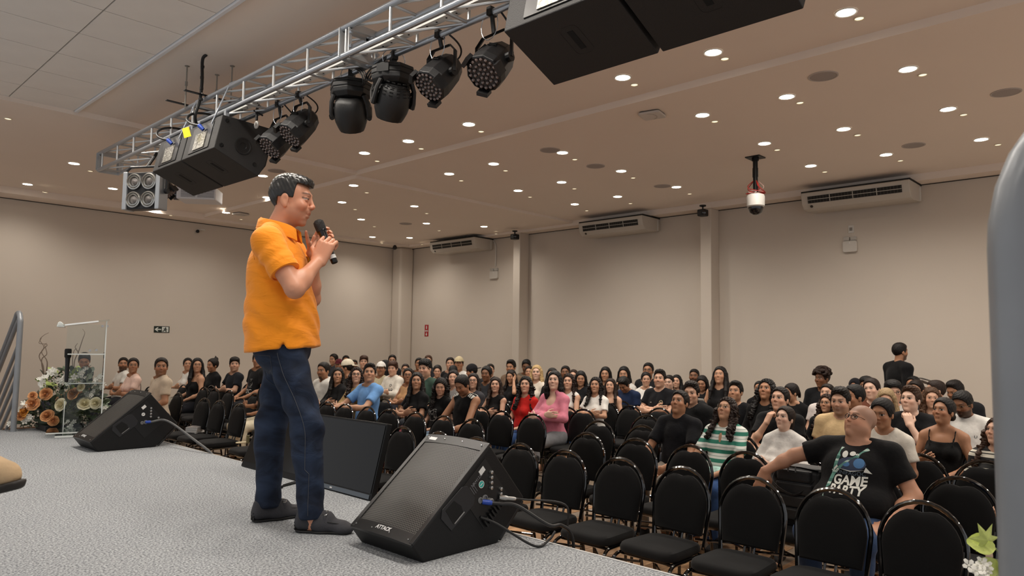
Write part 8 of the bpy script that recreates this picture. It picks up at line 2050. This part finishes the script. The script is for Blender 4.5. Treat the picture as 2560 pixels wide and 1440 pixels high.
    pts = [q for q in (onj(-0.05+0.15*smooth(0.9, 0.45, z)+0.02*(z < 0.3), z) for z in np.linspace(0.86, 0.09, 40)) if q is not None]
    sm_.tube(pts, 0.0016, 4)
    for ring in ([(-0.195, 0.85), (-0.082, 0.845), (-0.080, 0.72), (-0.118, 0.69), (-0.165, 0.725), (-0.195, 0.85)], [(-0.175, 0.772), (-0.13, 0.757), (-0.082, 0.78)], [(-0.173, 0.767), (-0.13, 0.752), (-0.082, 0.775)]):
        pts = []
        for (x0, z0), (x1, z1) in zip(ring[:-1], ring[1:]):
            for t in np.linspace(0, 1, 7):
                q = onj(x0*(1-t)+x1*t, z0*(1-t)+z1*t)
                if q is not None: pts.append(q)
        sm_.tube(pts, 0.0013, 4)
    sm_.build('stitching', m_st, jo)
    # ---- driving shoes with a metal bit across the instep
    m_sho = mat('suede_grey', '35353a', rough=0.8, bump=0.15, bscale=200, var=0.15, vscale=20); m_sole = mat('shoe_sole_black', '131314', rough=0.6); m_bit = mat('shoe_metal', '9b9a98', rough=0.22, metal=0.95)
    for s in (-1, 1):
        a = np.array(LEG[s][2]); e = thing if False else None
        sh = bpy.data.objects.new('shoe', None); 
        q = [C((-0.055, 0, 0.048), (0.05, 0, 0.045), 0.040, 0.042, 0.03), C((0.05, 0, 0.045), (0.165, 0.006*s, 0.030), 0.044, 0.034, 0.03), E_((0.185, 0.008*s, 0.026), (0.050, 0.040, 0.026), 0.03), C((-0.065, 0, 0.05), (-0.062, 0, 0.088), 0.034, 0.030, 0.02), C((-0.04, 0, 0.075), (0.02, 0, 0.07), 0.034, 0.032, 0.02), C((0.055, 0, 0.075), (0.085, 0, 0.072), 0.036, 0.034, 0.02)]
        K = Field(axis(-0.13, 0.26, 0.0055), axis(-0.07, 0.07, 0.0055), axis(-0.02, 0.15, 0.0055)).add(q).half((0, 0, -1), -0.006).cut([E_((-0.008, 0, 0.105), (0.058, 0.029, 0.036), 0.008)])
        P3, Q3 = K.extract(); so = link('shoe', np_mesh('shoe', P3, Q3), m_sho, b)
        f = FT[s]; so.location = (a[0]+0.008, a[1], 0.0); so.rotation_euler = (0, 0, f); so.scale = (0.88, 0.95, 0.95)
        K = Field(axis(-0.13, 0.26, 0.007), axis(-0.07, 0.07, 0.007), axis(-0.02, 0.06, 0.004)).add([C((-0.058, 0, 0.02), (0.05, 0, 0.02), 0.040, 0.041, 0.03), C((0.05, 0, 0.02), (0.185, 0.006*s, 0.02), 0.041, 0.040, 0.03)]).half((0, 0, -1), -0.0005).half((0, 0, 1), 0.013)
        P4, Q4 = K.extract(); link('sole', np_mesh('sole', P4, Q4), m_sole, so)
        pb = MB()
        for u in (-0.02, 0.0, 0.02):
            for v in (0.018, 0.034, 0.050): pb.sphere((-0.097+abs(u)*0.25, u, v), 0.0065, 8, 5)
        pb.build('heel_pebbles', m_sole, so, smooth=True)
        bt = MB(); c_ = np.array((0.078, 0, 0.1055))
        for yy in (-0.022, 0.022): bt.tube([c_+np.array((0.012*math.cos(t), yy+0.013*math.sin(t), -0.30*abs(yy)-0.006*abs(math.sin(t)))) for t in np.linspace(0, 2*PI, 15)[:-1]], 0.0032, 6, closed=True)
        bt.tube([c_+np.array((0, -0.012, 0.0)), c_+np.array((0, 0.012, 0.0))], 0.004, 6)
        bt.build('metal_bit', m_bit, so, smooth=True)
        MB().tube(spline([(0.078, -0.042, 0.060), (0.078, -0.033, 0.092), (0.078, 0, 0.104), (0.078, 0.033, 0.092), (0.078, 0.042, 0.060)], 5), 0.008, 6, flat=0.35).build('strap', m_sho, so, smooth=True)
        # moccasin seam round the toe
        MB().tube([(0.095+0.118*math.sin(t)-0.0, 0.034*math.cos(t)+0.006*s, 0.062-0.014*math.sin(t)) for t in np.linspace(0.0, PI, 17)], 0.0022, 5).build('toe_seam', m_sole, so)
    # ---- hair: short, combed back, wet look
    hp = [E_((-0.022, 0, 0.036), (0.108, 0.082, 0.096), 0.02), E_((-0.012, 0, 0.085), (0.100, 0.072, 0.056), 0.02), E_((0.05, 0, 0.098), (0.040, 0.055, 0.026), 0.02)]
    K = Field(axis(-0.16, 0.12, 0.0046), axis(-0.11, 0.11, 0.0046), axis(-0.13, 0.17, 0.0046)).add(hp)
    Xg, Yg, Zg = K.x[:, None, None], K.y[None, :, None], K.z[None, None, :]
    K.D = K.D+(0.0030*np.sin(120*Xg+30*np.sin(40*Yg)+35*Zg)*np.cos(70*Yg+20*Xg)*smooth(0.05, 0.10, Zg)+0.0012*np.sin(300*Xg+200*Zg)).astype(np.float32)
    # hairline: a lip over the forehead, straight temples, sideburn, nape
    gz = 0.006+(-0.098)*smooth(-0.058, -0.076, Xg)
    keep = np.minimum(-(Zg-0.082+0.10*(Xg-0.05)), np.maximum(Xg-0.020-0.10*(Zg-0.02), -(Zg-gz)))
    K.D = np.maximum(K.D, keep.astype(np.float32))
    K.cut([E_((-0.022, s*0.088, -0.012), (0.026, 0.018, 0.042), 0.006) for s in (-1, 1)])
    P5, Q5 = K.extract(); hm, hnt, hb = new_mat('hair_wet_black'); hb.inputs['Base Color'].default_value = (0.010, 0.009, 0.008, 1); hb.inputs['Roughness'].default_value = 0.30; hb.inputs['Specular IOR Level'].default_value = 0.6
    ho = link('hair', np_mesh('hair', P5, Q5), hm, b)
    ho.matrix_local = Matrix.Translation(Vector(HCs)) @ Matrix.Rotation(-HP, 4, 'Y') @ Matrix.Diagonal((HS, HS, HS, 1))
    # watch on the left wrist
    w0 = lerp(S['elL'], S['wrL'], 0.86); d = np.subtract(S['wrL'], S['elL']); d /= np.linalg.norm(d)
    MB().lathe([(0.034, -0.010), (0.0365, -0.008), (0.0365, 0.008), (0.034, 0.010)], w0, d, n=20, cap=False).build('watch_strap', mat('watch_gold', 'c9a040', rough=0.25, metal=0.8), b, smooth=True)
    MB().lathe([(0.018, 0.0), (0.018, 0.010), (0.015, 0.011), (0, 0.011)], w0+np.array((-0.02, -0.032, 0.0)), (-0.4, -0.9, 0.1), n=18).build('watch_face', mat('watch_gold', 'c9a040', rough=0.25, metal=0.8), b, smooth=True)
    # ---- microphone, a thing of its own
    t = thing('handheld_microphone', 'black wireless microphone in the hands of the man in orange', 'microphone')
    t.matrix_world = Matrix.Translation(Vector(B0)) @ Matrix.Rotation(FACE, 4, 'Z')
    L_ = np.linalg.norm(mic0-mic1)+0.02
    MB().lathe([(0.015, 0.0), (0.017, 0.004), (0.0175, 0.10), (0.0205, L_-0.062), (0.0235, L_-0.050)], mic1, ma, n=20).build('handle', mat('mic_black', '0b0b0c', rough=0.28), t, smooth=True)
    MB().lathe([(0.0240, L_-0.050), (0.0262, L_-0.044), (0.0270, L_-0.010), (0.0255, L_+0.004), (0.018, L_+0.012), (0, L_+0.014)], mic1, ma, n=20).build('grille', mat('mic_grille', '0a0a0a', rough=0.6, bump=0.8, bscale=400), t, smooth=True)
    MB().lathe([(0.0180, 0.022), (0.0181, 0.042)], mic1, ma, n=20, cap=False).build('label_band', m_stick, t, smooth=True)
    MB().lathe([(0.0242, L_-0.052), (0.0262, L_-0.049), (0.0245, L_-0.044)], mic1, ma, n=20, cap=False).build('ring', mat('mic_ring', '2a2a2c', rough=0.2, metal=0.7), t, smooth=True)
    return b
spk = speaker()
# ------------------------------------------------------------------ toe of a seated person's shoe at the left edge
def crossed_shoe():
    D = 1.55; tip = at_d(52, 1195, D); o = at_d(-40, 1215, D)
    t = thing('suede_shoe', 'toe of a beige suede shoe with dark sole poking in beside the carpet', 'shoe', o)
    ax = tip-o; L = np.linalg.norm(ax); ax /= L
    up = CU*0.92-CF*0.3; up -= ax*(up@ax); up /= np.linalg.norm(up); sd = np.cross(up, ax)
    Rm = Matrix(((ax[0], sd[0], up[0]), (ax[1], sd[1], up[1]), (ax[2], sd[2], up[2]))).to_4x4()
    T = Matrix.Rotation(R(14), 4, 'Y')
    K = Field(axis(-0.26, 0.12, 0.006), axis(-0.07, 0.07, 0.006), axis(-0.05, 0.12, 0.006)).add([C((-0.19, 0, 0.03), (0.0, 0, 0.022), 0.044, 0.042, 0.03), C((0.0, 0, 0.022), (0.048, 0, 0.012), 0.040, 0.031, 0.03), C((-0.19, 0, 0.07), (-0.19, 0, 0.04), 0.04, 0.045, 0.03)]).half((0, 0, -1), 0.004)
    P, Q = K.extract(); u_ = link('upper', np_mesh('upper', P, Q), mat('suede_beige', 'b59a78', rough=0.85, var=0.12, vscale=20, bump=0.1, bscale=150), t)
    K = Field(axis(-0.26, 0.12, 0.006), axis(-0.07, 0.07, 0.006), axis(-0.05, 0.03, 0.004)).add([C((-0.19, 0, -0.004), (0.0, 0, -0.004), 0.046, 0.045, 0.03), C((0.0, 0, -0.004), (0.052, 0, 0.0), 0.043, 0.034, 0.03)]).half((0, 0, -1), 0.022).half((0, 0, 1), -0.003)
    P2, Q2 = K.extract(); s_ = link('sole', np_mesh('sole', P2, Q2), mat('sole_dark', '24201d', rough=0.7), t)
    l_ = MB().tube([(-0.20, 0, 0.06), (-0.24, 0.0, 0.18), (-0.32, 0.05, 0.42)], [0.045, 0.052, 0.06], 12).build('trouser_leg', fabric('3a3f4a', 'denim'), t, smooth=True)
    for k in (u_, s_, l_): k.matrix_local = Rm @ Matrix.Rotation(R(-22), 4, 'X')
crossed_shoe()
